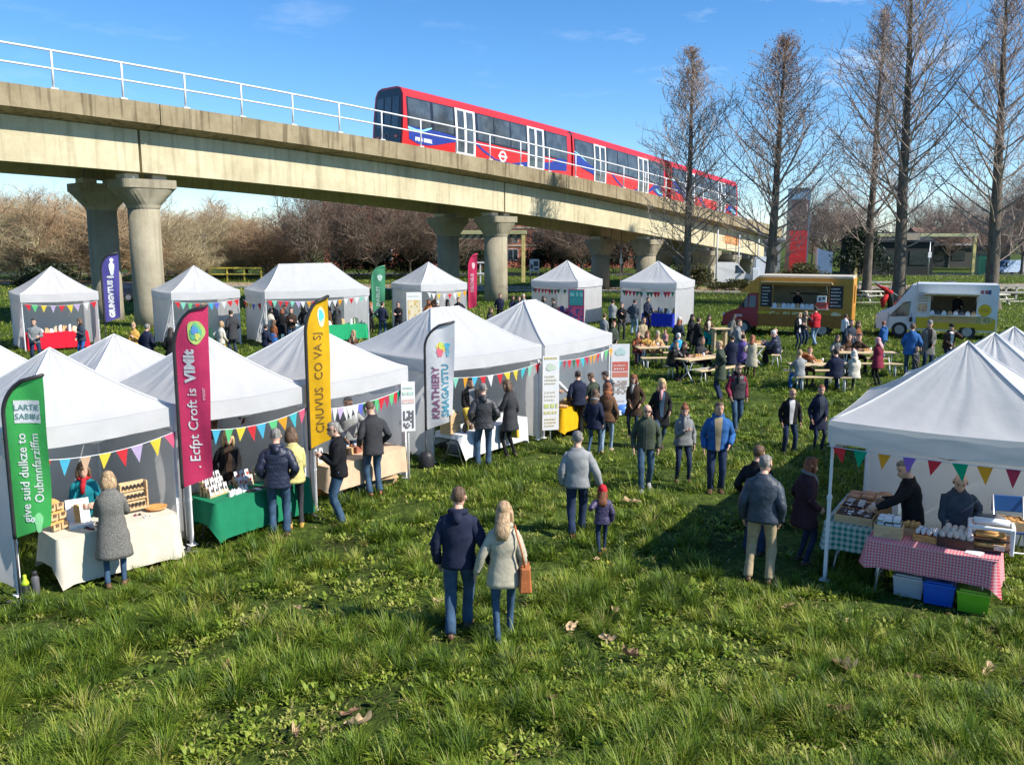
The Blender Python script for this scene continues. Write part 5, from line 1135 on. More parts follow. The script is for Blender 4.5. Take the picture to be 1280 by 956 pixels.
# ---- stall A
TA = table('folding table under the cream cloth', 'long cream cloth nearly reaching the grass at the nearest left stall', G(72, 674, .70), G(217, 641, .70), .60, cloth((.52, .48, .39)), .66, drops=(.42, .6), dropb=.5, seed=1, h=.70)
item('display_rack', 'pale wooden rack of dark earrings in three rows on the cream cloth', 'display rack', put(TA, .76, .72), TA.a, [
    ('back_board', WOOD, lambda q: q.box((0, .03, .24), (.36, .02, .44), R=lean(-10))), ('shelf', WOOD, Bs(((0, -.02, .06), (.40, .09, .02)), ((0, .0, .2), (.38, .05, .015)), ((0, .03, .33), (.38, .05, .015)), ((-.19, .0, .23), (.02, .06, .44)), ((.19, .0, .23), (.02, .06, .44)))),
    ('earrings', BLACK, lambda q: [q.box((-.14+.055*i, -.04+z*.12, z), (.03, .015, .055)) for z in (.12, .25, .39) for i in range(6)])])
item('display_rack', 'orange wood carved rack at the left end of the cream cloth', 'display rack', put(TA, .10, .62), TA.a+.35, [
    ('back_board', ORANGEWOOD, lambda q: q.prism(blob(0, .22, .15, .24, 16, .05), .0, .02, M=Matrix.Rotation(radians(-18), 4, 'X'))),
    ('pocket', WOOD, lambda q: [q.box((x, -.035+z*.28, z), (.11, .035, .08)) for z in (.06, .19, .32) for x in (-.065, .065)]), ('ornament', DWOOD, lambda q: [q.box((x, -.06+z*.28, z+.03), (.05, .012, .04)) for z in (.06, .19, .32) for x in (-.065, .065)])])
item('presentation_box', 'open white presentation box with brown leather strap inside', 'box', put(TA, .27, .66), TA.a-.2, [
    ('lid', PAPER, lambda q: q.box((0, .10, .18), (.30, .015, .34), R=lean(-16))), ('base', PAPER, B((0, -.05, .02), (.30, .22, .04))), ('strap', ORANGEWOOD, lambda q: q.box((-.02, .03, .15), (.07, .03, .28), R=lean(-20)))])
one('wooden_bowl', 'round orange wooden bowl at the right end of the cream cloth', 'bowl', put(TA, .93, .55), 0, ORANGEWOOD, lambda q: q.lathe([(.07, 0), (.14, .02), (.16, .05), (.145, .05), (.06, .02)], 18))
rr = random.Random(3)
for i in range(22):
    x, y = rr.uniform(.2, .52) if i < 16 else rr.uniform(.7, .88), rr.uniform(.08, .5)
    one('jewellery_piece', 'small dark or pale jewellery piece laid out on the cream cloth', 'jewellery', put(TA, x, y), rr.random()*3, [BLACK, PAPER, mat('wine felt', (.18, .03, .06), .8)][i % 3], lambda q: (q.box((0, 0, .008), (rr.uniform(.03, .07), .035, .014)), q.box((.0, .0, .02), (.02, .02, .012))), 'jewellery on the cream cloth')
one('storage_box', 'brown box under the left end of the cream cloth table', 'box', Vector((*(TA.R @ Vector((.20, .42, 0))+TA.o).xy, .0)), TA.a, PLY, lambda q: (q.box((0, 0, .16), (.26, .22, .3)), q.box((0, 0, .32), (.28, .24, .03))))
bt = G(33, 746)
item('water_bottle', 'lime capped black bottle by the nearest gazebo leg', 'bottle', bt+Vector((0, 0, 0)), 0, [('bottle_body', BLACK, lambda q: q.lathe([(.04, 0), (.045, .02), (.045, .17), (.02, .20)], 12)), ('bottle_cap', paint((.45, .62, .03)), lambda q: q.lathe([(.045, .165), (.05, .2), (.022, .25), (.022, .30), (.015, .31)], 12))])
item('water_bottle', 'all black bottle by the nearest gazebo leg', 'bottle', bt+Vector((.10, .06, 0)), 0, [('bottle_body', DGREY, lambda q: q.lathe([(.045, 0), (.05, .02), (.05, .24), (.03, .28)], 12)), ('bottle_cap', BLACK, lambda q: q.lathe([(.032, .27), (.032, .33), (.02, .34)], 12))])
# ---- stall B
TB = table('folding table under the green cloth', 'emerald green cloth on the table with the blonde seller', G(269, 629, .70), G(384, 597, .70), .62, cloth((.010, .135, .065)), .58, drops=(.36, .6), dropb=.5, seed=2, h=.70)
def cardrack(label, T, x, y, rows, cols, wdt, m2, rz=0, cardcol=PAPER):
    r = random.Random(label); hh = .12
    return item('card_rack', label, 'card rack', put(T, x, y), T.a+rz, [('stand', WOOD, lambda q: [q.box((0, .02+.075*i, .03+.085*i), (wdt, .07, .06+.17*i*.0+.02)) for i in range(rows)]+[q.box((0, .05+.075*i, (.06+.085*i)/2), (wdt*.9, .03, .06+.085*i)) for i in range(rows)]),
        ('greeting_cards', cardcol, lambda q: [q.box((-wdt/2+wdt*(j+.5)/cols+r.uniform(-.012, .012), .0+.075*i, .10+.085*i), (wdt/cols*.72, .008, .15), R=lean(-14+r.uniform(-5, 5))) for i in range(rows) for j in range(cols)]),
        ('card_prints', m2, lambda q: [q.box((-wdt/2+wdt*(j+.5)/cols, -.014+.075*i, .10+.085*i+r.uniform(-.02, .02)), (wdt/cols*.3, .006, .05), R=lean(-14)) for i in range(rows) for j in range(cols)])])
cardrack('tall stepped rack of white cards at the left end of the green cloth', TB, .16, .5, 3, 4, .40, DGREY, .2)
cardrack('small rack of white cards with red prints in the middle of the green cloth', TB, .47, .62, 2, 3, .30, paint((.5, .08, .05)))
cardrack('rack of cream and yellow cards toward the right of the green cloth', TB, .70, .72, 2, 4, .34, paint((.55, .42, .08)), -.1, mat('cream card', (.62, .56, .38), .7))
rr = random.Random(8)
for i in range(12): one('print_sleeve', 'flat dark print sleeve laid along the green cloth', 'print', put(TB, .38+.045*i, .14+.1*rr.random()), TB.a+rr.uniform(-.2, .2), [BLACK, DGREY, PAPER][i % 3], lambda q: (q.box((0, 0, .006), (.10, .13, .01)), q.box((0, 0, .014), (.06, .08, .006))), 'flat prints on the green cloth')
for i in range(7): one('folded_card', 'crumpled white tissue wrapped parcel on the green cloth left half', 'parcel', put(TB, .20+.03*i, .18+.08*rr.random()), rr.random()*3, PAPER, lambda q: (q.box((0, 0, .035), (.08, .05, .07), taper=.6, R=rotz(rr.random())), q.box((.01, .01, .08), (.03, .03, .03), taper=.3)), 'tissue wrapped parcels on the green cloth')
tb = tents['B']; RB = Matrix.Rotation(tb.rotation_euler.z, 3, 'Z')
def hang(label, xf, z0, z1, w, col, seed, tn=tb, name='hanging_textile', y=2.30):
    q = MB(); p = Vector(tn.location)+Matrix.Rotation(tn.rotation_euler.z, 3, 'Z') @ Vector((tn['w']*xf, y, 0))
    def f(u, v): b_ = .04*sin(u*9+seed)+.03*noise.noise((u*5+seed, v*3, 0)); return ((u-.5)*w*(1-.12*v)+.03*noise.noise((v*3, seed, 0)), b_, z1-(z1-z0)*v*(1+.10*noise.noise((u*4+seed, 0, 2))))
    q.grid(f, 14, 14); o = q.build('cloth_panel', mat('patterned textile %d' % seed, col, .9, (7, .7), bump=(30, .4)))
    t = thing(name, label, 'textile', p, tn.rotation_euler.z); o.parent = t
    q = MB(); q.tube([(-w*.55, 0, z1+.02), (w*.55, 0, z1+.02)], .012, 5); q.build('hanging_rod', DWOOD, t); return t
hang('narrow brown patterned textile hanging at the left of the back wall of the green stall', .46, 1.15, 1.92, .32, (.10, .055, .035), 1)
hang('wide brown striped textile hanging at the middle of the back wall of the green stall', .74, 1.05, 1.94, .62, (.13, .075, .045), 2)
hang('short maroon textile hanging high at the left of the green stall', .24, 1.58, 1.90, .30, (.13, .03, .035), 3)
q = MB(); p = Vector(tb.location)+RB @ Vector((tb['w']*.985-.05, 1.7, 1.5)); t = thing('dried_leaf_ornament', 'dark dried leaf ornament hanging near the right wall of the green stall', 'ornament', p, tb.rotation_euler.z-1.2)
for i in range(9): a = i*.7; q.prism([(0, 0), (.10*cos(a)-.03*sin(a), .12*sin(a)+.03*cos(a)), (.19*cos(a), .2*sin(a)), (.10*cos(a)+.03*sin(a), .12*sin(a)-.03*cos(a))], -.006+.01*(i % 3), .004+.01*(i % 3))
q.build('leaves', mat('dried leaf', (.07, .022, .015), .8), t); q = MB(); q.tube([(0, 0, 0), (0, 0, .5)], .005, 4); q.build('string', BLACK, t)
# ---- stall C
TC = table('folding table under buff paper', 'buff kraft paper cloth on the yellow bannered stall', G(411, 584, .70), G(505, 558.6, .70), .62, mat('buff paper cloth', (.50, .36, .235), .85, (3, .1), bump=(12, .2)), .46, drops=(.42, .5), dropb=.4, seed=3, h=.70)
cardrack('white card stand at the left end of the buff paper cloth', TC, .05, .45, 2, 2, .26, DGREY, .15)
rr = random.Random(12)
for i in range(9):
    w = rr.uniform(.10, .16); one('craft_box', 'small dark brown craft box in a row on the buff cloth', 'box', put(TC, .12+.085*i, .6+.15*rr.random()), TC.a+rr.uniform(-.2, .2), [DWOOD, PLY, mat('red brown card', (.22, .08, .05), .8)][i % 3], lambda q: (q.box((0, 0, .05), (w, .10, .10)), q.box((0, 0, .11), (w*1.05, .11, .02))), 'craft boxes on the buff cloth')
for i in range(8): one('glass_jar', 'small white lidded jar standing behind the boxes on the buff cloth', 'jar', put(TC, .30+.05*i, .88), 0, [PAPER, mat('amber glass', (.20, .07, .02), .2)][i % 2], lambda q: q.lathe([(.03, 0), (.035, .02), (.035, .08), (.02, .10), (.028, .105), (.028, .13)], 10), 'jars on the buff cloth')
for i in range(7): one('glass_jar', 'amber jar in the row at the right end of the buff cloth', 'jar', put(TC, .74+.036*i, .80), 0, mat('amber glass', (.20, .07, .02), .2), lambda q: q.lathe([(.035, 0), (.04, .02), (.04, .11), (.022, .13), (.03, .135), (.03, .16)], 10), 'amber jars at the right end of the buff cloth')
def gp(T, x, y): p = T.R @ Vector((x*T.w, y*T.d, 0)); return Vector((T.o.x+p.x, T.o.y+p.y, 0))
item('cardboard_box', 'open kraft cardboard box on the grass at the end of the buff stall', 'box', G(482, 606), .5, [('carton', CARD, lambda q: [q.box(c, d) for c, d in (((0, -.13, .1), (.36, .012, .2)), ((0, .13, .1), (.36, .012, .2)), ((-.18, 0, .1), (.012, .26, .2)), ((.18, 0, .1), (.012, .26, .2)), ((0, 0, .01), (.36, .26, .012)))]), ('flap', CARD, lambda q: q.box((0, -.19, .2), (.36, .12, .01), R=lean(20))), ('contents', mat('red brown card', (.22, .08, .05), .8), lambda q: q.box((0, 0, .09), (.33, .23, .14)))])
item('storage_crate', 'dark plastic crate under the buff cloth table', 'crate', gp(TC, .55, .45), TC.a, [('tub', DGREY, B((0, 0, .15), (.5, .36, .3), taper=1.1)), ('rim', BLACK, B((0, 0, .31), (.58, .42, .03)))])
item('tote_bag', 'orange bag standing under the left end of the buff stall', 'bag', G(404, 626), .2, [('bag_body', cloth((.42, .13, .03)), lambda q: q.lathe([(.14, 0), (.18, .06), (.15, .34), (.12, .38)], 12, sy=.6)), ('handle', DWOOD, lambda q: q.tube([(-.08, 0, .36), (-.05, 0, .5), (.05, 0, .5), (.08, 0, .36)], .012, 5))])
item('tote_bag', 'orange bag with white pattern between the feet of the buff stall customer', 'bag', G(424, 622), .6, [('bag_body', cloth((.52, .17, .05)), lambda q: q.lathe([(.10, 0), (.13, .06), (.11, .3), (.04, .40)], 12, sy=.6)), ('print', PAPER, B((0, -.085, .16), (.08, .01, .1)))])
# ---- stall D
TD = table('folding table under the white cloth', 'white cloth on the table of the wide ridged gazebo', G(578, 544, .70), G(657, 521.6, .70), .68, cloth((.66, .66, .66)), .50, drops=(.10, .6), dropb=.3, seed=4, h=.70)
item('wooden_crate', 'upright wooden crate at the left end of the white cloth', 'crate', put(TD, .03, .55), TD.a+.1, [('slats', PLY, lambda q: [q.box((0, -.13+.0, .05+.1*i), (.36, .015, .09)) for i in range(4)]+[q.box((0, .13, .05+.1*i), (.36, .015, .09)) for i in range(4)]+[q.box((s*.18, 0, .2), (.015, .26, .4)) for s in (-1, 1)]), ('corner_post', WOOD, lambda q: [q.box((x, y, .2), (.03, .03, .41)) for x in (-.165, .165) for y in (-.11, .11)]), ('packed_goods', cloth((.50, .40, .26)), lambda q: [q.lathe([(.05, 0), (.08, .05), (.05, .12)], 8, (x, 0, .34)) for x in (-.1, .02, .12)])])
item('tall_jar', 'tall jar with yellow paper top on the white cloth', 'jar', put(TD, .22, .4), 0, [('jar_body', DWOOD, lambda q: q.lathe([(.06, 0), (.065, .16), (.05, .2)], 12)), ('paper_top', cloth((.68, .50, .08)), lambda q: q.lathe([(.045, .2), (.06, .24), (.10, .45), (.02, .46)], 10))])
rr = random.Random(21)
for i in range(9): one('spice_jar', 'small dark jar on the left half of the white cloth', 'jar', put(TD, .10+.045*i, .12+.3*rr.random()), 0, [DWOOD, BLACK, mat('olive glaze', (.13, .12, .03), .4)][i % 3], lambda q: q.lathe([(.03, 0), (.035, .02), (.033, .09), (.02, .11), (.022, .14)], 9), 'dark jars on the white cloth')
item('framed_picture', 'brown framed board above a white picture on the white cloth', 'picture', put(TD, .66, .72), TD.a, [('frame', DWOOD, lambda q: q.box((0, .04, .33), (.34, .02, .22), R=lean(-8))), ('picture', PAPER, lambda q: q.box((0, -.0, .12), (.30, .015, .24), R=lean(-12))), ('emblem', paint((.42, .06, .04)), lambda q: q.box((.0, -.015, .13), (.14, .01, .09), R=lean(-12)))])
for i in range(5): one('white_bag', 'small white paper bag toward the right of the white cloth', 'bag', put(TD, .62+.08*i, .42), rr.random(), PAPER, lambda q: (q.box((0, 0, .06), (.11, .07, .12), taper=.7), q.box((0, 0, .13), (.06, .02, .03))), 'white paper bags on the white cloth')
one('bin_bag', 'black bin bag under the left end of the white cloth table', 'bag', G(556, 563), 0, BLACK, lambda q: q.lathe([(.16, 0), (.26, .08), (.25, .26), (.14, .38), (.05, .42), (.08, .47)], 14))
item('storage_crate', 'grey crate beneath the white cloth table', 'crate', G(577, 566), TD.a, [('tub', paint((.14, .17, .20)), B((0, 0, .12), (.5, .34, .24), taper=1.1)), ('rim', paint((.2, .24, .27)), B((0, 0, .25), (.58, .4, .03)))])
one('burlap_sack', 'olive yellow sack beneath the white cloth table', 'sack', G(566, 560), 0, cloth((.25, .21, .06)), lambda q: q.lathe([(.12, 0), (.17, .1), (.15, .4), (.08, .52), (.10, .58)], 12))
item('coat_stand', 'black coats hanging at the left inside of the wide ridged gazebo', 'clothes', Vector(tents['D'].location)+Matrix.Rotation(tents['D'].rotation_euler.z, 3, 'Z') @ Vector((.35, 2.3, 0)), TD.a, [('hanging_coats', cloth((.022, .022, .028)), lambda q: (q.lathe([(.10, .75), (.19, .8), (.20, 1.2), (.17, 1.55), (.05, 1.75)], 12, sy=.6), q.lathe([(.09, .95), (.15, 1.0), (.14, 1.5), (.04, 1.68)], 10, (.3, 0, 0), sy=.6))), ('rail', STEEL, lambda q: (q.tube([(-.3, 0, 1.78), (.5, 0, 1.78)], .012, 5), q.tube([(-.28, 0, 0), (-.28, 0, 1.78)], .012, 5), q.tube([(.48, 0, 0), (.48, 0, 1.78)], .012, 5)))])
item('yellow_tub', 'yellow tub on the grass in the right corner of the wide ridged gazebo', 'tub', G(664, 541), .4, [('tub', paint((.62, .44, .02)), B((0, 0, .13), (.5, .3, .26), taper=1.12)), ('rim', paint((.55, .38, .02)), B((0, 0, .27), (.6, .38, .03)))])
# ---- stall E
_te = tents['E']; _R = Matrix.Rotation(_te.rotation_euler.z, 3, 'Z'); _ta = Vector(_te.location)+_R @ Vector((.32, -.30, 0)); _tb = Vector(_te.location)+_R @ Vector((2.0, -.30, 0))
TE = table('folding table under the yellow cloth', 'mustard yellow cloth on the stall behind the queue', _ta, _tb, .62, cloth((.66, .36, .008)), .56, drops=(.5, .5), dropb=.4, seed=5, h=.70)
rr = random.Random(31)
for i in range(11):
    def pile(q): q.lathe([(.09, 0), (.13, .05), (.135, .06), (.11, .05)], 12); [q.lathe([(.02, 0), (.04, .02), (.02, .045)], 7, (rr.uniform(-.06, .06), rr.uniform(-.06, .06), .04)) for _ in range(6)]
    one('basket_of_bakes', 'small basket of brown bakes on the yellow cloth', 'basket', put(TE, .08+.84*((i*.37) % 1), .12+.76*((i*.61) % 1)), 0, [PLY, DWOOD, mat('bread crust', (.38, .20, .09), .8)][i % 3], pile, 'baskets on the yellow cloth')
item('carrier_bag', 'blue and white carrier bag at the foot of the red lettered roll banner', 'bag', G(779, 518), .3, [('bag_body', paint((.06, .18, .52)), lambda q: q.lathe([(.2, 0), (.27, .08), (.2, .22), (.08, .27)], 12, sy=.6)), ('bag_flap', PAPER, lambda q: q.box((-.12, -.1, .08), (.16, .06, .12), R=rotz(.4)))])
# ---- right hand food stall
GG = checks('green gingham', (.005, .15, .10), (.50, .56, .52), 13.0); PG = checks('pink gingham', (.50, .045, .07), (.62, .42, .42), 27.0)
TP_ = table('folding table under the pink gingham cloth', 'pink gingham cloth on the front table of the right food stall', G(1086, 674, .75), G(1245, 701, .75), .74, PG, .34, drops=(.34, .46), dropb=.3, seed=6)
ga = G(1033, 652, .75); gb = G(1090, 659, .75)
pl = Vector((ga.x, ga.y, .75)); dv = Vector((LB.x, LB.y, 0))
TG = table('folding table under the green gingham cloth', 'green gingham cloth on the side table of the right food stall', pl, pl+LD*.80, 1.6, GG, .36, drops=(.36, .3), dropb=.3, seed=7)
def openbox(q, w, d, h, tk=.012):
    for c, s in (((0, -d/2, h/2), (w, tk, h)), ((0, d/2, h/2), (w, tk, h)), ((-w/2, 0, h/2), (tk, d-tk, h)), ((w/2, 0, h/2), (tk, d-tk, h)), ((0, 0, tk/2), (w-tk, d-tk, tk))): q.box(c, s)
def fill(q, w, d, h, nx, ny, sz, r, shape='b'):
    for i in range(nx):
        for j in range(ny):
            c = (-w/2+w*(i+.5)/nx+r.uniform(-.01, .01), -d/2+d*(j+.5)/ny, h+r.uniform(0, .02))
            if shape == 'b': q.box(c, (sz[0]*r.uniform(.8, 1.1), sz[1], sz[2]), R=rotz(r.uniform(-.3, .3)))
            else: q.lathe([(sz[0]*.5, -.02), (sz[0], .01), (sz[0]*.75, sz[2]), (.01, sz[2]*1.2)], 9, c)
rr = random.Random(41); MUSH = mat('dusted pale loaves', (.55, .46, .38), .9, (20, .25)); BRD = mat('golden crust', (.50, .27, .09), .8, (10, .25)); DCH = mat('dark tray', (.05, .025, .018), .6)
item('wooden_box', 'pale wooden box of white wrapped packs at the left end of the pink gingham', 'box', put(TP_, .13, .42), TP_.a+.05, [('box', WOOD, lambda q: openbox(q, .34, .30, .17)), ('wrapped_packs', PAPER, lambda q: (fill(q, .30, .26, .15, 3, 4, (.09, .055, .06), rr), fill(q, .26, .24, .22, 3, 3, (.09, .06, .05), rr))), ('pack_stripes', DCH, lambda q: fill(q, .28, .25, .198, 3, 4, (.095, .04, .012), rr))])
item('wooden_box', 'small pale wooden tray of brown buns next to the wrapped packs', 'box', put(TP_, .30, .72), TP_.a, [('box', WOOD, lambda q: openbox(q, .22, .2, .1)), ('buns', BRD, lambda q: fill(q, .19, .17, .09, 3, 2, (.04, .04, .06), rr, 'r'))])
item('wooden_box', 'orange wooden tray of small white labelled jars on the pink gingham', 'box', put(TP_, .47, .50), TP_.a-.05, [('box', ORANGEWOOD, lambda q: openbox(q, .38, .24, .09)), ('jar_tops', PAPER, lambda q: fill(q, .35, .21, .11, 5, 3, (.05, .05, .06), rr)), ('jar_glass', mat('red jam', (.32, .05, .03), .3), lambda q: fill(q, .35, .21, .075, 5, 3, (.052, .052, .05), rr))])
item('dark_crate', 'dark crate heaped with pale dusted rolls on the pink gingham', 'crate', put(TP_, .68, .46), TP_.a-.03, [('crate', DCH, lambda q: openbox(q, .42, .30, .13)), ('rolls', MUSH, lambda q: (fill(q, .38, .27, .12, 5, 4, (.045, .04, .06), rr, 'r'), fill(q, .30, .22, .17, 4, 3, (.045, .04, .06), rr, 'r')))])
one('price_card', 'plain white card leaning at the front edge of the pink gingham', 'card', put(TP_, .83, .18), TP_.a-.3, PAPER, lambda q: q.box((0, 0, .012), (.19, .14, .008), R=lean(6)))
item('bread_stand', 'white framed display stand with golden loaves at the right end of the pink gingham', 'display stand', put(TP_, .93, .55), TP_.a+.1, [
    ('frame', WPOLE, lambda q: [q.box(c, s, bev=.012) for c, s in (((-.24, -.16, .17), (.045, .045, .34)), ((.24, -.16, .17), (.045, .045, .34)), ((-.24, .16, .17), (.045, .045, .34)), ((.24, .16, .17), (.045, .045, .34)), ((0, -.16, .32), (.46, .05, .05)), ((0, .16, .32), (.46, .05, .05)), ((-.24, 0, .32), (.05, .3, .05)), ((.24, 0, .32), (.05, .3, .05)))]), ('roller', PAPER, lambda q: q.tube([(-.2, -.02, .37), (.2, -.02, .37)], .045, 10)), ('lid', DGREY, lambda q: q.lathe([(.17, .345), (.16, .40), (.10, .42)], 14, (.0, .12, 0), sy=.6)), ('tray', DCH, Bs(((0, -.02, .05), (.42, .34, .02)), ((0, .0, .16), (.42, .26, .02)))),
    ('loaf', BRD, lambda q: [q.tube([(-.17, y, z), (.17, y, z)], [.03, .035], 8) for y, z in ((-.12, .085), (-.03, .085), (.06, .085), (-.06, .2), (.04, .2))]), ('sliced_bread', MUSH, lambda q: q.box((.1, -.17, .085), (.12, .06, .05)))])
item('wooden_tray', 'shallow wooden tray of dark cakes at the left front of the green gingham', 'tray', put(TG, .42, .16), TG.a, [('tray', WOOD, lambda q: openbox(q, .50, .36, .11)), ('cakes', DCH, lambda q: fill(q, .46, .32, .10, 5, 4, (.085, .05, .03), rr)), ('paper_cups', PAPER, lambda q: fill(q, .46, .32, .095, 4, 3, (.07, .05, .03), rr))])
item('wooden_tray', 'second tray of mixed dark and white cakes further back on the green gingham', 'tray', put(TG, .40, .48), TG.a, [('tray', WOOD, lambda q: openbox(q, .52, .40, .08)), ('cakes', DCH, lambda q: fill(q, .48, .36, .085, 5, 4, (.08, .06, .03), rr)), ('slices', PAPER, lambda q: fill(q, .48, .36, .09, 3, 4, (.09, .03, .03), rr))])
item('bread_board', 'stack of flat brown breads at the back of the green gingham', 'bread', put(TG, .40, .86), TG.a, [('board', PLY, B((0, 0, .02), (.62, .42, .03))), ('flat_breads', mat('brown flatbread', (.30, .17, .10), .9, (8, .3)), lambda q: [q.box((-.2+.2*i, y, .06+.02*i), (.18, .16, .05), bev=.02) for i in range(3) for y in (-.1, .1)])])
item('paper_bag', 'brown paper bag with torn top beside the cakes', 'bag', put(TG, .86, .22), TG.a+.4, [('bag', mat('kraft bag', (.34, .17, .065), .85, (9, .2)), lambda q: (q.box((0, 0, .13), (.20, .12, .26), taper=.85), [q.prism([(-.09+.06*i, .25), (-.03+.06*i, .25), (-.06+.06*i, .31)], -.05, -.04) for i in range(3)])), ('baguette', BRD, lambda q: q.tube([(.02, 0, .1), (.10, .02, .34)], .025, 8))])
item('paper_bag', 'white paper sheets and bag near the aproned man', 'bag', put(TG, .88, .62), TG.a, [('bag', PAPER, lambda q: q.box((0, 0, .07), (.22, .3, .14), taper=.8)), ('sheet', PAPER, lambda q: q.box((-.12, -.16, .15), (.1, .34, .012), R=Matrix.Rotation(.25, 3, 'X')))])
one('white_leaflet', 'white paper sheet lying at the back of the green gingham', 'paper', put(TG, .55, .985), TG.a, PAPER, lambda q: (q.box((0, 0, .01), (.34, .2, .006)), q.box((.02, .02, .016), (.32, .18, .006), R=rotz(.1))))
def lidbox(label, px, py, col, lidcol, rz=0.0, w=.33, d=.28, h=.24, lid=True):
    return item('storage_tub', label, 'storage box', G(px, py), TP_.a+rz, [('tub', mat('plastic %s' % (col,), col, .35, (4, .08), trans=.1), B((0, d/2, h/2), (w, d, h), taper=1.12)), ('lid', mat('plastic %s' % (lidcol,), lidcol, .35, (4, .08)), lambda q: (q.box((0, d/2, h+.015), (w*1.18, d*1.18, .03), bev=.01), q.box((0, d/2, h+.04), (w*.95, d*.9, .02))))])
lidbox('grey lidded storage tub under the pink gingham table', 1134, 746, (.42, .42, .43), (.58, .58, .58), 0)
lidbox('blue storage tub under the pink gingham table', 1172, 756, (.015, .10, .48), (.02, .12, .5), .05, h=.25)
lidbox('lime green storage tub under the pink gingham table', 1215, 766, (.18, .46, .02), (.30, .50, .05), .05, h=.24)
def side_of(T, px, y):
    """world point on the line y behind (or before) the table's front edge, in the view column px"""
    r = ray(px, 500); o = T.o+T.R @ Vector((0, y, 0)); d = T.R @ Vector((1, 0, 0)); r0 = r.x/r.y
    for _ in range(3):
        s = (r0*o.y-o.x)/(d.x-r0*d.y); q = o+d*s; k = (q.y*cp+HC*sp-1.0*sp); r0 = (px-640)/F*k/q.y
    return Vector((q.x, q.y, 0))
ch = thing('folding_chair', 'blue backed folding chair with a cardboard box on its seat', 'chair', G(1268, 705)+Vector((.02, .25, 0)), TP_.a+.3)
q = MB(); q.box((0, .2, .78), (.42, .03, .24), bev=.012, R=lean(-6)); q.build('backrest', paint((.012, .06, .20)), ch)
q = MB(); q.box((0, 0, .45), (.42, .40, .03), bev=.01); q.build('seat', paint((.012, .05, .17)), ch)
for x in (-.2, .2):
    q = MB(); q.tube([(x, -.22, 0), (x, .0, .43), (x, .21, .9)], .013, 6); q.build('leg', STEEL, ch); q = MB(); q.tube([(x*.9, .25, 0), (x*.9, .02, .4), (x*.9, -.15, .45)], .013, 6); q.build('leg', STEEL, ch)
q = MB(); q.tube([(-.2, -.16, .14), (.2, -.16, .14)], .012, 6); q.build('stretcher', STEEL, ch)
item('cardboard_box', 'shallow kraft box with biscuits on the blue chair', 'box', Vector(ch.location)+Vector((0, 0, .466)), ch.rotation_euler.z, [('carton', CARD, lambda q: openbox(q, .36, .34, .14)), ('biscuits', BRD, lambda q: fill(q, .32, .3, .1, 4, 3, (.07, .07, .03), rr))])
# ---- back row stalls
def btable(tn, label, clabel, x0, x1, y, dep, m, drop=.62, seed=0, h=.75):
    R = Matrix.Rotation(tn.rotation_euler.z, 3, 'Z'); w = tn['w']; o = Vector(tn.location); a = o+R @ Vector((w*x0, y, 0)); b_ = o+R @ Vector((w*x1, y, 0)); return table(label, clabel, a, b_, dep, m, drop, h, dropb=.3, seed=seed)
def clutter(T, n, labels, seed, cols, zmax=.3, group=None, name='stall_goods', cat='goods'):
    r = random.Random(seed)
    for i in range(n):
        w, d, h = r.uniform(.10, .26), r.uniform(.08, .2), r.uniform(.06, zmax); m = cols[i % len(cols)]
        one(name, labels, cat, put(T, .06+.88*((i+.5)/n), r.uniform(.2, .8)), T.a+r.uniform(-.3, .3), m, lambda q: (q.box((0, 0, h/2), (w, d, h), taper=r.uniform(.7, 1)), q.box((r.uniform(-.03, .03), 0, h+.02), (w*.6, d*.6, .04))), group)
TF = btable(tents['F'], 'folding table under the red cloth', 'red cloth on the far left stall', .06, .82, .1, .8, cloth((.50, .012, .03)), .66, 11)
clutter(TF, 11, 'pale box among the goods on the red cloth', 1, [PAPER, mat('cream card', (.62, .56, .38), .7), PAPER, PLY], .32, 'goods on the red cloth')
TGk = btable(tents['G'], 'folding table under the dark green cloth', 'dark green cloth in the gazebo before the viaduct columns', .05, .6, .5, .7, cloth((.015, .06, .04)), .6, 12)
clutter(TGk, 6, 'small box among goods on the dark green cloth before the viaduct columns', 2, [PAPER, PLY, DWOOD], .25, 'goods on the dark green cloth')
TH1 = btable(tents['H'], 'folding table under the bright green cloth in the long gazebo', 'bright green cloth at the right half of the long hipped gazebo', .58, .97, .1, .8, cloth((.015, .24, .10)), .66, 13)
clutter(TH1, 5, 'pale box on the bright green cloth of the long gazebo', 3, [PAPER, mat('cream card', (.62, .56, .38), .7), PLY], .3, 'goods on the bright green cloth')
TH2 = btable(tents['H'], 'folding table under the slate blue cloth in the long gazebo', 'slate blue cloth behind the crowd of the long hipped gazebo', .14, .5, .4, .8, cloth((.05, .10, .13)), .6, 14)
clutter(TH2, 6, 'pale packet on the slate blue cloth behind the crowd', 4, [PAPER, PLY, PAPER], .2, 'goods on the slate blue cloth')
TK = btable(tents['K'], 'folding table under the royal blue cloth', 'royal blue cloth on the stall behind the picnic tables', .42, .96, -.05, .85, cloth((.02, .035, .36)), .68, 15)
clutter(TK, 11, 'small dark or pale ware on the royal blue cloth', 5, [DWOOD, PAPER, mat('olive glaze', (.13, .12, .03), .4), PLY], .26, 'goods on the royal blue cloth')
TJ = btable(tents['J'], 'folding table under the pink patterned cloth', 'pink and navy patterned cloth under the teal poster', .5, .86, .1, .6, mat('pink navy pattern', (.42, .05, .13), .9, (5, .6), tint=(.03, .03, .10)), .6, 16)
clutter(TJ, 5, 'pink or navy trinket box on the patterned cloth', 6, [paint((.5, .08, .18)), paint((.05, .05, .16)), PAPER], .3, 'goods on the patterned cloth')
TI = btable(tents['I'], 'folding table inside the gazebo beside the far pink banner', 'plain grey cloth inside the gazebo beside the far pink banner', .2, .95, .7, .7, cloth((.3, .3, .31)), .6, 17)
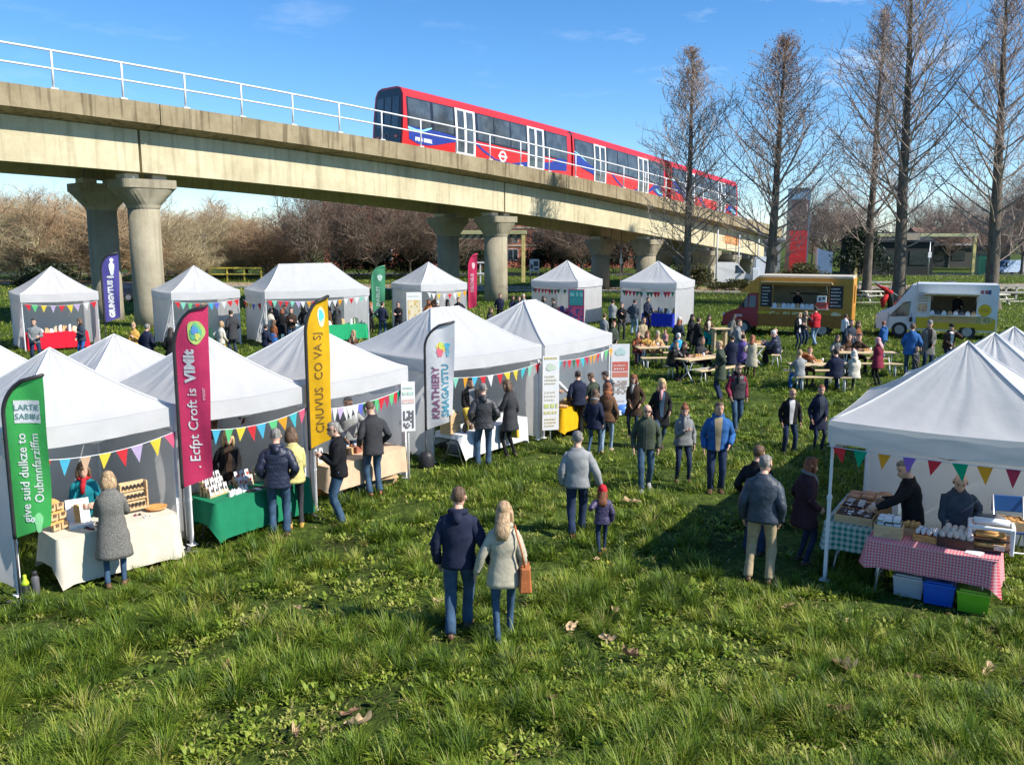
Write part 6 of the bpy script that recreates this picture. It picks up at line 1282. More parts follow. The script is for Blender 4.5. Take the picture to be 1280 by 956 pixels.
# ================================================================== food trucks
class Side:
    """local frame of a vehicle's serving side: x nose to tail, y into the vehicle, z up"""
    def __init__(s, nose, deg): s.o = nose; s.a = -radians(deg); s.R = Matrix.Rotation(s.a, 3, 'Z'); s.ex = s.R @ Vector((1, 0, 0)); s.n = s.R @ Vector((0, 1, 0))
    def at(s, px, py):
        r = ray(px, py); c = Vector((0, 0, HC)); k = (s.o-c).dot(s.n)/r.dot(s.n); p = c+r*k-s.o; return p.dot(s.ex), p.z
def rect(q, x0, x1, z0, z1, y0, y1): q.box(((x0+x1)/2, (y0+y1)/2, (z0+z1)/2), (abs(x1-x0), abs(y1-y0), abs(z1-z0)))
def side_with_hole(q, X0, X1, Z0, Z1, hx0, hx1, hz0, hz1, y0, y1):
    rect(q, X0, hx0, Z0, Z1, y0, y1); rect(q, hx1, X1, Z0, Z1, y0, y1); rect(q, hx0, hx1, Z0, hz0, y0, y1); rect(q, hx0, hx1, hz1, Z1, y0, y1)
def truck_common(t, W_, xs, r=.36):
    wheels(t, xs, (.12, W_-.12), r, .24)
OCH = paint((.27, .14, .012), .4); ORG = mat('varnished orange timber', (.55, .25, .035), .45, (3, .2), stretch=(2, 2, .4)); CRIM = paint((.23, .012, .02), .3)
CREAM = mat('cream cabin lining', (.44, .36, .22), .7, (5, .1))
def red_truck():
    S = Side(AT(903, 418, 44.2), 25); S.o.z = 0; W_ = 2.15; A = S.at
    t = thing('food_truck', 'red cabbed food truck with orange timber body and open hatch', 'food truck', S.o, S.a)
    bx0 = A(948, 380)[0]; bx1 = A(1064, 380)[0]; top = 2.84; z0 = .52
    hx0, hz1 = A(967, 356.5); hx1, hz0 = A(1035, 386)
    q = MB(); side_with_hole(q, bx0, bx1, z0+.55, top, hx0, hx1, hz0, hz1, 0, .05); q.build('side_panel', OCH, t)
    q = MB(); rect(q, bx0, bx1, z0, z0+.545, -.015, .06); q.build('skirt', mat('brown skirt', (.20, .085, .015), .5), t)
    q = MB(); rect(q, bx0, bx1, z0, top, W_-.05, W_); rect(q, bx0, bx0+.05, z0, top, .052, W_-.052); rect(q, bx0, bx1, z0-.08, z0-.003, .05, W_-.05); q.build('body_shell', OCH, t)
    q = MB(); rect(q, bx0+.06, bx1-.06, z0, top-.05, W_-.08, W_-.055); rect(q, hx0-.35, hx0-.3, z0, top-.05, .06, W_-.09); q.build('inner_lining', CREAM, t)
    q = MB(); rect(q, hx0, hx1, hz1+.12, hz1+.16, W_-.5, W_-.09); rect(q, hx0+.6, hx0+1.9, hz1-.5, hz1-.44, W_-.4, W_-.09); q.build('inner_shelf', DGREY, t)
    q = MB(); rect(q, bx0-.02, bx1+.03, top+.002, top+.1, -.03, W_+.03); q.build('roof', mat('cream roof', (.52, .46, .36), .5), t)
    # rear end with stable door
    q = MB(); side_with_hole(q, 0, W_, z0, top, .55, 1.25, 1.62, 2.45, 0, .06); q.v = [(bx1+y_, x, z) for x, y_, z in q.v]; q.build('rear_panel', ORG, t)
    q = MB(); rect(q, bx1-.03, bx1-.005, 1.6, 2.47, .53, 0) if False else rect(q, bx1+.0, bx1+.02, 1.62, 2.45, .56, 1.24); q.build('rear_window', GLASS, t)
    q = MB(); [rect(q, bx1+.062, bx1+.08, a, b_, c, d) for a, b_, c, d in ((z0+.1, 2.6, .42, .50), (z0+.1, 2.6, 1.30, 1.38), (1.50, 1.58, .50, 1.30), (2.52, 2.6, .50, 1.30))]; q.build('rear_door_frame', mat('pale orange timber', (.62, .34, .08), .5), t)
    # cab
    pr = [(0, .42), (bx0-.003, .42), (bx0-.003, 2.02), (bx0-.45, 2.04), (.72, 1.30), (.10, 1.05), (-.04, .85)]
    q = MB(); n = len(pr)
    vs = [(x, y+(.05 if z > 1.4 else 0)*(1 if y < 1 else -1), z) for y in (.02, W_-.02) for x, z in pr]; q.add(vs, [tuple(range(n)), tuple(range(2*n-1, n-1, -1))]+[(i, i+n, (i+1) % n+n, (i+1) % n) for i in range(n)]); q.build('cab', CRIM, t)
    q = MB(); pf = [(bx0-.003, 2.06), (bx0-.003, top+.06), (bx0-.12, top), (bx0-.95, 2.06)]; q.prism(pf, .05, W_-.05); q.build('cab_fairing', ORG, t)
    q = MB(); wx = bx0-.14; q.add([(x, .012 if z < 1.5 else .06, z) for x, z in ((.92, 1.36), (wx, 1.36), (wx, 1.93), (bx0-.58, 1.93))], [(0, 1, 2, 3)]); q.v = [(x, y-.01, z) for x, y, z in q.v]; q.build('cab_window', GLASS, t)
    q = MB(); q.box((1.22, .005, 1.64), (.05, .03, .58)); q.build('window_pillar', CRIM, t)
    q = MB(); q.add([(.745, .12, 1.33), (.745, W_-.12, 1.33), (bx0-.50, W_-.2, 2.0), (bx0-.50, .2, 2.0)], [(0, 1, 2, 3)]); q.v = [(x-.02, y, z+.015) for x, y, z in q.v]; q.build('windscreen', GLASS, t)
    for y in (.25, W_-.25): q = MB(); q.box((.03, y, .92), (.2, .3, .16), bev=.04, R=Matrix.Rotation(.4, 3, 'Y')); q.build('headlight', mat('lamp glass', (.6, .6, .58), .1), t)
    q = MB(); q.box((.0, W_/2, .5), (.22, W_-.1, .24), bev=.06); q.build('bumper', BLACK, t)
    q = MB(); q.box((.95, -.11, 1.45), (.1, .16, .26), bev=.03); q.build('mirror', BLACK, t)
    q = MB(); lz = A(923, 394.0); q.box((lz[0], .012, lz[1]), (.36, .012, .12)); q.build('door_emblem', mat('pale pink print', (.55, .35, .33), .6), t)
    q = MB(); q.box((1.02, .013, 1.02), (.12, .02, .03)); q.build('door_handle', BLACK, t)
    # hatch, menus, lettering
    q = MB(); R = Matrix.Rotation(radians(-10), 3, 'X'); q.box(((hx0+hx1)/2-.15, -.36, hz1+.13), (hx1-hx0+.65, .8, .05), R=R); q.build('hatch_awning', mat('pale timber awning', (.58, .42, .22), .6), t)
    for x in (hx0+.05, hx1-.05): q = MB(); q.tube([(x, -.65, hz1+.02), (x, -.01, hz1-.35)], .015, 5); q.build('awning_strut', STEEL, t)
    q = MB(); rect(q, hx0-.05, hx1+.05, hz0-.045, hz0-.003, -.28, .12); q.build('counter', STEEL, t)
    for n_, (p0, p1) in enumerate(((951, 965), (1037, 1054))):
        x0, x1 = A(p0, 370)[0], A(p1, 370)[0]; q = MB(); rect(q, x0, x1, hz0+.02, hz1+.02, -.03, -.004); mb_ = q.build('menu_board', mat('chalkboard', (.022, .022, .026), .8), t)
        q = MB(); r = random.Random(n_)
        for k in range(6): squig(q, x0+.07, x1-.07-r.random()*.15, hz0+.12+k*.16, .055, -.034, r)
        q.build('menu_text', mat('chalk', (.5, .5, .5), .9), mb_)
    lx, lz = A(961, 396); q = MB(); w = lettering(q, 'Go-BUDDITU', .40, lambda x, y: Vector((lx+x*1.02, -.012, lz+y)), bold=.012, center=False); lettering(q, 'UL', .40, lambda x, y: Vector((lx+2.95+x, -.012, lz+y)), bold=.012, center=False); q.build('lettering', mat('pale lime lettering', (.58, .62, .34), .6), t)
    q = MB(); gx, gz = A(953, 396); q.add([(x, -.010, z) for x, z in blob(gx+.1, gz+.12, .28, .22, 16, .25)], [tuple(range(16))]); q.build('leaf_motif', mat('mustard print', (.45, .30, .02), .6), t)
    ex, ez = A(1043, 394.5); q = MB(); q.add([(x, -.010, z) for x, z in blob(ex, ez, .16, .17, 20)], [tuple(range(20))]); q.build('round_emblem', mat('cream print', (.55, .48, .35), .6), t)
    truck_common(t, W_, (1.0, bx1-1.25))
    # goods on the counter
    r = random.Random(4)
    def wp(x, y, z): return S.o+S.R @ Vector((x, y, z))
    for i in range(12):
        x = hx0+.1+(hx1-hx0-.2)*i/11; q = lambda q: (q.box((0, 0, .08), (.2, .14, .16)), q.box((0, 0, .18), (.15, .1, .05)))
        one('takeaway_box', 'small box or tub standing along the red truck counter', 'box', wp(x, .0, hz0+.002), S.a+r.uniform(-.1, .1), [PAPER, CARD, PAPER, mat('clear tub', (.5, .55, .58), .2)][i % 4], q, 'boxes along the red truck counter')
    x = A(1027, 384)[0]; item('sauce_display', 'red and white box display at the right end of the red truck counter', 'display', wp(x, -.12, hz0+.002), S.a, [('carton', paint((.42, .05, .03)), B((0, 0, .15), (.5, .2, .3))), ('white_top', PAPER, lambda q: (q.box((0, 0, .46), (.42, .18, .3)),)), ('print', DGREY, Bs(((-.08, -.095, .46), (.1, .01, .16)), ((.09, -.095, .5), (.12, .01, .1)), ((0, -.105, .16), (.34, .01, .05))))])
    return S, wp(A(994, 372)[0], .75, z0), hz0
def white_truck():
    S = Side(AT(1094, 424, 43.0), 25); S.o.z = 0; W_ = 2.05; A = S.at; WP = mat('white truck paint', (.62, .65, .67), .35, (2, .05)); YP = paint((.52, .36, .012), .4)
    t = thing('food_truck', 'white and yellow food truck with open hatch at right', 'food truck', S.o, S.a); bx0 = A(1146, 385)[0]; bx1 = A(1246, 385)[0]; top = A(1200, 357.5)[1]; z0 = .45
    hx0, hz1 = A(1164, 369.5); hx1, hz0 = A(1220, 394.5)
    q = MB(); side_with_hole(q, bx0, bx1, 1.0, top, hx0, hx1, hz0, hz1, 0, .05); q.build('side_panel', WP, t)
    q = MB(); rect(q, hx0-.08, bx1, z0+.12, A(1200, 404)[1], -.014, -.002); rect(q, bx0, bx1, z0, .998, 0, .06); q.build('yellow_skirt', YP, t)
    q = MB(); rect(q, bx0, bx1, z0, top, W_-.05, W_); rect(q, bx0, bx1, z0-.08, z0-.003, .05, W_-.05); rect(q, bx0, bx0+.05, z0, top, .052, W_-.052); q.build('body_shell', WP, t)
    q = MB(); rect(q, bx0+.06, bx1-.06, z0, top-.05, W_-.08, W_-.055); q.build('inner_lining', mat('brown cabin lining', (.30, .20, .11), .7), t)
    q = MB(); rect(q, bx0-.02, bx1+.03, top+.002, top+.07, -.02, W_+.02); q.build('roof', WP, t)
    q = MB(); side_with_hole(q, 0, W_, z0, top, .45, 1.45, 1.55, 2.3, 0, .06); q.v = [(bx1+y_, x, z) for x, y_, z in q.v]; q.build('rear_panel', WP, t)
    q = MB(); rect(q, bx1+.0, bx1+.02, 1.55, 2.3, .46, 1.44); q.build('rear_window', GLASS, t)
    q = MB(); rect(q, bx1+.062, bx1+.07, top-.4, top-.15, .5, 1.4); q.build('rear_sign', mat('salmon print', (.50, .25, .16), .6), t)
    pr = [(0, .38), (bx0-.003, .38), (bx0-.003, top+.04), (bx0-.25, top-.02), (.62, 1.32), (.08, 1.08), (-.05, .8)]; n = len(pr); q = MB()
    vs = [(x, y+(.06*min(1, max(0, z-1.2)))*(1 if y < 1 else -1), z) for y in (.02, W_-.02) for x, z in pr]; q.add(vs, [tuple(range(n)), tuple(range(2*n-1, n-1, -1))]+[(i, i+n, (i+1) % n+n, (i+1) % n) for i in range(n)]); q.build('cab', WP, t)
    q = MB(); wx0, wz0 = A(1111, 395.5); wx1, wz1 = A(1139, 376.5); q.add([(x, -.0+.06*max(0, z-1.2), z) for x, z in ((wx0, wz0), (wx1-.06, wz0+.05), (wx1, wz1), (wx0+.62, wz1-.05))], [(0, 1, 2, 3)]); q.build('cab_window', GLASS, t)
    q = MB(); sl = (top-1.34)/(bx0-.25-.62)
    def wsp(x, y): return (x-.03, y, 1.32+(x-.62)*sl+.03)
    q.add([wsp(.72, .15), wsp(.72, W_-.15), wsp(1.45, W_-.22), wsp(1.45, .22)], [(0, 1, 2, 3)]); q.build('windscreen', GLASS, t)
    for y in (.22, W_-.22): q = MB(); q.box((.03, y, .92), (.2, .3, .2), bev=.05); q.build('headlight', mat('lamp glass', (.6, .6, .58), .1), t)
    q = MB(); q.box((.0, W_/2, .48), (.2, W_-.1, .26), bev=.06); q.build('bumper', DGREY, t)
    q = MB(); mx_, mz = A(1138.5, 399); q.box((mx_, -.07, mz), (.14, .16, .22), bev=.03); q.build('mirror', BLACK, t)
    q = MB(); q.box((mx_+.02, .012, .8), (.012, .02, .75)); q.box((wx0-.02, .012, .8), (.012, .02, .7)); q.build('door_seam', DGREY, t)
    q = MB(); R = Matrix.Rotation(radians(-8), 3, 'X'); q.box(((hx0+hx1)/2-.1, -.34, hz1+.08), (hx1-hx0+.35, .75, .045), R=R); q.build('hatch_awning', mat('cream awning', (.62, .60, .50), .6), t)
    for x in (hx0+.05, hx1-.05): q = MB(); q.tube([(x, -.62, hz1), (x, -.01, hz1-.3)], .014, 5); q.build('awning_strut', STEEL, t)
    q = MB(); rect(q, hx0-.04, hx1+.04, hz0-.045, hz0-.003, -.25, .1); q.build('counter', STEEL, t)
    q = MB(); [rect(q, hx0-.02, hx1+.02, hz0-.36+.1*k, hz0-.28+.1*k, -.03, -.004) for k in range(3)]; q.build('timber_front', WOOD, t)
    x0, x1 = A(1145, 380)[0]+.02, A(1161.5, 380)[0]; q = MB(); rect(q, x0, x1, A(1150, 391.5)[1], A(1150, 369)[1], -.02, -.004); mb_ = q.build('menu_poster', mat('poster grey', (.50, .50, .48), .7), t)
    q = MB(); r = random.Random(3); z = A(1150, 391)[1]; [squig(q, x0+.08, x1-.08, z+.55+k*.12, .05, -.026, r) for k in range(4)]; q.build('menu_text', mat('brown print', (.2, .13, .08), .8), mb_)
    q = MB(); rect(q, x0+.08, x1-.08, z+.08, z+.45, -.028, -.022); q.build('menu_picture', mat('food print', (.42, .28, .18), .8, (9, .5)), mb_)
    ex, ez = A(1231, 388); q = MB(); q.add([(x, -.008, z) for x, z in blob(ex, ez, .28, .28, 22)], [tuple(range(22))]); em = q.build('round_emblem', paint((.62, .42, .012)), t)
    q = MB(); r = random.Random(9); [squig(q, ex-.16, ex+.16, ez-.08+k*.1, .06, -.014, r) for k in range(2)]; q.build('emblem_text', mat('olive print', (.25, .18, .02), .8), em)
    q = MB(); px_ = A(1225, 365)[0]; zz = A(1230, 367)[1]; [q.box((px_+.1+.18*i, -.004, zz+.06), (.13, .012, .16)) for i in range(2)]; q.build('logo_print', mat('dark logo print', (.20, .06, .06), .7), t)
    q = MB(); px_ = A(1237.5, 365)[0]; q.box((px_, -.004, zz+.06), (.12, .012, .2)); q.build('logo_print', mat('navy logo print', (.04, .06, .16), .7), t)
    q = MB(); fx, fz = A(1229, 402); q.add([(x, -.008, z) for x, z in blob(fx, fz, .36, .28, 18, .22)], [tuple(range(18))]); q.build('food_print', mat('salad print', (.30, .26, .12), .8, (8, .6)), t)
    truck_common(t, W_, (1.05, bx1-1.15))
    def wp(x, y, z): return S.o+S.R @ Vector((x, y, z))
    for i in range(8):
        x = hx0+.1+(hx1-hx0-.2)*i/7; one('takeaway_box', 'small tub or box standing along the white truck counter', 'box', wp(x, .02, hz0+.002), S.a, [PAPER, DGREY, STEEL, CARD][i % 4], lambda q: (q.box((0, 0, .06), (.2, .14, .12)), q.box((0, 0, .15), (.12, .1, .06))), 'boxes along the white truck counter')
    return S, wp(A(1197, 385)[0], .7, z0), hz0
ST1, seller1, _h1 = red_truck(); ST2, seller2, _h2 = white_truck()
# ================================================================== picnic tables and benches
PW = mat('pale picnic timber', (.50, .38, .22), .65, (5, .22), stretch=(1, 6, 6))
def ptable(label, c, yaw, L_=2.0, w=.66, legm=WPOLE):
    t = thing('picnic_table', label, 'table', c, yaw, 'picnic tables'); q = MB(); q.box((0, 0, .735), (L_, w, .035), bev=.006); q.build('table_top', PW, t)
    for x in (-L_*.38, L_*.38):
        for s in (-1, 1): q = MB(); q.tube([(x, s*w*.42, 0), (x+.06, -s*w*.1, .38), (x+.04, -s*w*.36, .71)], .022, 6); q.build('leg', legm, t)
    q = MB(); q.tube([(-L_*.38, 0, .36), (L_*.38, 0, .36)], .014, 5); q.build('stretcher', legm, t); return t
def bench(label, c, yaw, L_=2.0, legm=WPOLE):
    t = thing('bench', label, 'bench', c, yaw, 'benches at the picnic tables'); q = MB(); q.box((0, 0, .44), (L_, .28, .035), bev=.006); q.build('seat', PW, t)
    for x in (-L_*.38, L_*.38):
        for s in (-1, 1): q = MB(); q.tube([(x, s*.12, 0), (x+.02, s*.05, .42)], .02, 6); q.build('leg', legm, t)
    return t
PT = {}
def pset(key, cx, cy, yaw, L_, lab, off=.72):
    c = G(cx, cy, .75); c.z = 0; ptable(lab[0], c, yaw, L_); PT[key] = (c, yaw); nn = Vector((-sin(yaw), cos(yaw), 0))
    bench(lab[1], c+nn*off, yaw, L_); bench(lab[2], c-nn*off, yaw, L_)
    return c
pset('1', 827, 433.5, .10, 1.9, ('picnic table with man in bright blue jumper', 'bench behind the table of the man in bright blue', 'bench in front of the table of the man in bright blue'))
pset('2', 880, 446, .64, 2.2, ('longest picnic table, its empty end toward the camera', 'bench behind the longest picnic table', 'empty bench on the near side of the longest picnic table'))
pset('3', 947, 430, 1.2, 1.8, ('picnic table in front of the red food truck cab', 'bench left of the picnic table before the red truck', 'bench under the white haired man before the red truck'))
pset('4', 1021, 455, -.05, 1.7, ('picnic table shared by two pairs in the middle of the lawn', 'bench behind the table of the two pairs', 'near bench at the table of the two pairs'))
pset('5', 1083, 440, -.1, 2.0, ('picnic table left of the burgundy coat woman', 'bench behind the table beside the burgundy coat', 'near bench of the table beside the burgundy coat'))
c = G(900, 413, .95); c.z = 0; t = thing('high_table', 'tall narrow standing table beside the teal skirt woman', 'table', c, .2); q = MB(); q.box((0, 0, 1.03), (.7, .5, .04)); q.build('table_top', PW, t); q = MB(); q.box((.22, 0, .5), (.09, .3, 1.0)); q.build('leg', PW, t); q = MB(); q.box((-.26, 0, .5), (.07, .3, 1.0)); q.build('leg', PW, t)
# ================================================================== fallen leaves
def leaf_thing(label, px, py, size, rz, m, curl, seed):
    r = random.Random(seed); p = G(px, py); p.z = zg(p.x, p.y)+.085; size *= .88; q = MB(); lobes = 5; pts = []
    for i in range(40):
        a = 2*pi*i/40; rad = size*(.62+.25*abs(sin(a*lobes/2+.3))**1.2+.08*sin(a*2+seed)+.06*r.random())*(1.15 if abs(cos(a)) > .7 else .8); pts.append((rad*cos(a), rad*.72*sin(a)))
    vs = [(0, 0, .02)]; 
    for k in (.35, .7, 1.0):
        for x, y in pts: vs.append((x*k, y*k, curl*size*((y*k/size)**2*1.9+(x*k/size)**2*.4*(1 if x > 0 else .2))+.03*k*noise.noise((x*22, y*22, seed))))
    fs = [(0, 1+i, 1+(i+1) % 40) for i in range(40)]+[(1+40*l+i, 1+40*(l+1)+i, 1+40*(l+1)+(i+1) % 40, 1+40*l+(i+1) % 40) for l in range(2) for i in range(40)]
    q.add(vs, fs, 0, True); t = thing('fallen_leaf', label, 'leaf', p, rz, 'big dry leaves on the grass'); q.build('blade', m, t)
    q = MB(); q.tube([(-size*.4, 0, .01), (0, 0, .028), (size*.8, 0, curl*size*.3+.02)], [.006, .005, .002], 5); q.build('midrib', DWOOD, t); t.rotation_euler = (r.uniform(-.3, .3), r.uniform(-.3, .3), rz)
LT = mat('tan dry leaf', (.52, .37, .20), .7, (14, .25), trans=.2); LBR = mat('brown dry leaf', (.18, .10, .055), .75, (14, .3), trans=.15); LY = mat('yellow leaf', (.55, .45, .05), .7, (14, .2), trans=.2)
for i, (lab, px, py, s, m, cu) in enumerate((
    ('curled tan leaf at the bottom edge left of centre', 447, 916, .15, LT, 1.2), ('small upright tan leaf near the bottom edge at left', 369, 931, .10, LT, 1.6), ('brown leaf lying behind the curled tan leaf at the bottom', 440, 902, .12, LBR, .6), ('tan leaf lying right of the parka woman lower down', 759, 806, .13, LT, .5), ('flat tan leaf right beside the parka woman feet', 714, 789, .14, LT, .3), ('dark brown crumpled leaf right of centre near the bottom', 789, 833, .14, LBR, 1.2),
    ('large forked tan leaf at lower right', 1053, 846, .17, LT, 1.5), ('pale tan leaf at far lower right', 1236, 846, .13, LT, .8), ('tan leaf beyond the child in purple', 789, 634, .20, LT, .6), ('tan leaf just above the row beside the parka woman', 768, 768, .13, LT, .7), ('small tan leaf left of the tan trousered man, lower', 985, 764, .10, LT, .6), ('yellow leaf on the grass below the child', 764, 711, .09, LY, .4), ('pale leaf on the grass just below the child', 746, 705, .09, LT, .5), ('brown leaf at the lower right among thick grass', 1047, 904, .12, LBR, .9), ('small brown leaf at lower left', 284, 838, .11, LBR, .8), ('tan leaf near the navy hoodie man on his left', 551, 757, .11, LT, .8), ('tan leaf on the grass below the left stalls', 372, 768, .11, LT, .7), ('small tan leaf right of the dark crumpled leaf', 1062, 786, .10, LT, .8), ('brown leaf near the bottom right corner', 1142, 856, .11, LBR, .7), ('dark leaf low at the bottom centre', 690, 885, .12, LBR, .9))):
    leaf_thing(lab, px, py, s, i*1.9, m, cu, i)
# ================================================================== people
CL = dict(navy=(.018, .023, .048), black=(.013, .013, .015), char=(.042, .043, .047), grey=(.20, .21, .215), lgrey=(.27, .28, .28), jean=(.045, .085, .14), djean=(.022, .036, .075), ljean=(.19, .27, .36), tan=(.34, .27, .165), beige=(.38, .345, .26), olive=(.055, .07, .05), teal=(.01, .17, .21), tweed=(.17, .165, .15), yellow=(.56, .50, .20), cream=(.62, .57, .47), white=(.66, .66, .66), blue=(.03, .11, .30), sky=(.03, .34, .58), red=(.42, .02, .03), maroon=(.19, .022, .045), purple=(.055, .045, .10), violet=(.14, .10, .30), brown=(.12, .065, .035), dbrown=(.05, .03, .02), orange=(.42, .15, .05), rust=(.24, .08, .035), ochre=(.42, .25, .06), pink=(.55, .28, .27), aqua=(.0, .30, .27), slate=(.040, .054, .075), plum=(.045, .022, .03), gold=(.40, .26, .10), blonde=(.46, .32, .15), auburn=(.15, .05, .02), greyh=(.15, .142, .13), whiteh=(.52, .50, .47), darkh=(.025, .018, .014), brownh=(.085, .05, .028), fairh=(.30, .20, .11))
EYE = mat('eye dark', (.02, .015, .012), .3); LIP = mat('lip', (.35, .14, .11), .5)
def hairmat(c): return mat('hair '+c, CL[c], .5, (45, .6), stretch=(1, 1, .12), bump=(70, .5), spec=.4)
def gmat(c, kind=''):
    k_ = .80 if max(CL[c]) > .3 else .72
    return gmat_(c, kind, tuple(v*k_ for v in CL[c]))
def gmat_(c, kind, cv):
    if kind == 'puffer': return mat('puffer nylon '+c, cv, .42, (6, .18), bump=(25, .5), spec=.4)
    if kind == 'leather': return mat('waxed '+c, cv, .5, (8, .3), bump=(18, .4), spec=.35)
    if 'jean' in c: return mat('denim '+c, cv, .85, (7, .3), bump=(70, .3), spec=.15)
    if c == 'tweed': return mat('grey tweed', cv, .95, (70, .5), bump=(80, .5), spec=.1)
    return mat('garment '+c, cv, .85, (9, .2), bump=(22, .14), spec=.18)
def loft(mb, rings, n=14, mi=0, caps=True, e=2.3, wr=0, sd=0):
    vs = []
    for c, ux, uy, a, b_ in rings:
        for k in range(n):
            w = 2*pi*k/n; cw, sw = cos(w), sin(w); x = math.copysign(abs(cw)**(2/e), cw)*a; y = math.copysign(abs(sw)**(2/e), sw)*b_; p = c+ux*x+uy*y
            if wr: f = 1+wr*noise.noise((p.x*7+sd, p.y*7, p.z*11+sd)); p = c+ux*x*f+uy*y*f
            vs.append(p)
    m = len(rings); fs = [(i*n+k, i*n+(k+1) % n, (i+1)*n+(k+1) % n, (i+1)*n+k) for i in range(m-1) for k in range(n)]
    if caps: fs += [tuple(range(n-1, -1, -1)), tuple(range((m-1)*n, m*n))]
    mb.add(vs, fs, mi, True)
def ik(S, T, l1, l2, pole):
    d = T-S; L_ = d.length; 
    if L_ > (l1+l2)*.995: T = S+d*((l1+l2)*.995/L_); d = T-S; L_ = d.length
    dn = d.normalized(); x = (l1*l1-l2*l2+L_*L_)/(2*L_); h = sqrt(max(0, l1*l1-x*x)); p = pole-dn*pole.dot(dn); p = p.normalized() if p.length > 1e-5 else Vector((0, 1, 0))
    return S+dn*x+p*h, T
TT = [-.62, -.45, -.3, -.1, 0, .13, .29, .40, .455, .492, .515, .545]
RXM = [.235, .225, .21, .186, .176, .168, .184, .188, .168, .118, .086, .076]; RYM = [.18, .172, .16, .135, .128, .120, .130, .122, .105, .088, .080, .076]
RXF = [.24, .225, .21, .184, .172, .148, .160, .160, .144, .104, .078, .068]; RYF = [.18, .172, .16, .135, .124, .108, .130, .116, .098, .082, .074, .068]
ARM = dict(down=(.235, .04, .85), swingf=(.23, .22, .90), swingb=(.25, -.17, .89), front=(.10, .34, 1.10), low=(.07, .24, .93), pocket=(.215, .12, .94), cross=(-.07, .23, 1.17), face=(.05, .21, 1.42), chest=(.03, .25, 1.20), table=(.12, .40, 1.20), hip=(.21, .03, 1.02), reach=(.16, .50, 1.04), hold_r=(.36, .02, .86), phone=(.04, .26, 1.17), up=(.26, .02, 1.18))
HZ = [-.118, -.108, -.085, -.055, -.02, .015, .05, .08, .104, .117]
HW = [.022, .040, .056, .066, .073, .0765, .076, .068, .047, .018]; HF = [.070, .083, .088, .089, .090, .089, .090, .082, .058, .022]; HB = [.0, .03, .056, .072, .086, .096, .099, .090, .064, .022]
def head_ring(i, n, kx=1, kf=1, kb=1):
    out = []
    for k in range(n):
        w = 2*pi*k/n; c, s = cos(w), sin(w); f = HF[i]*kf if s > 0 else HB[i]*kb
        out.append(Vector((c*HW[i]*kx, s*f, HZ[i])))
    return out
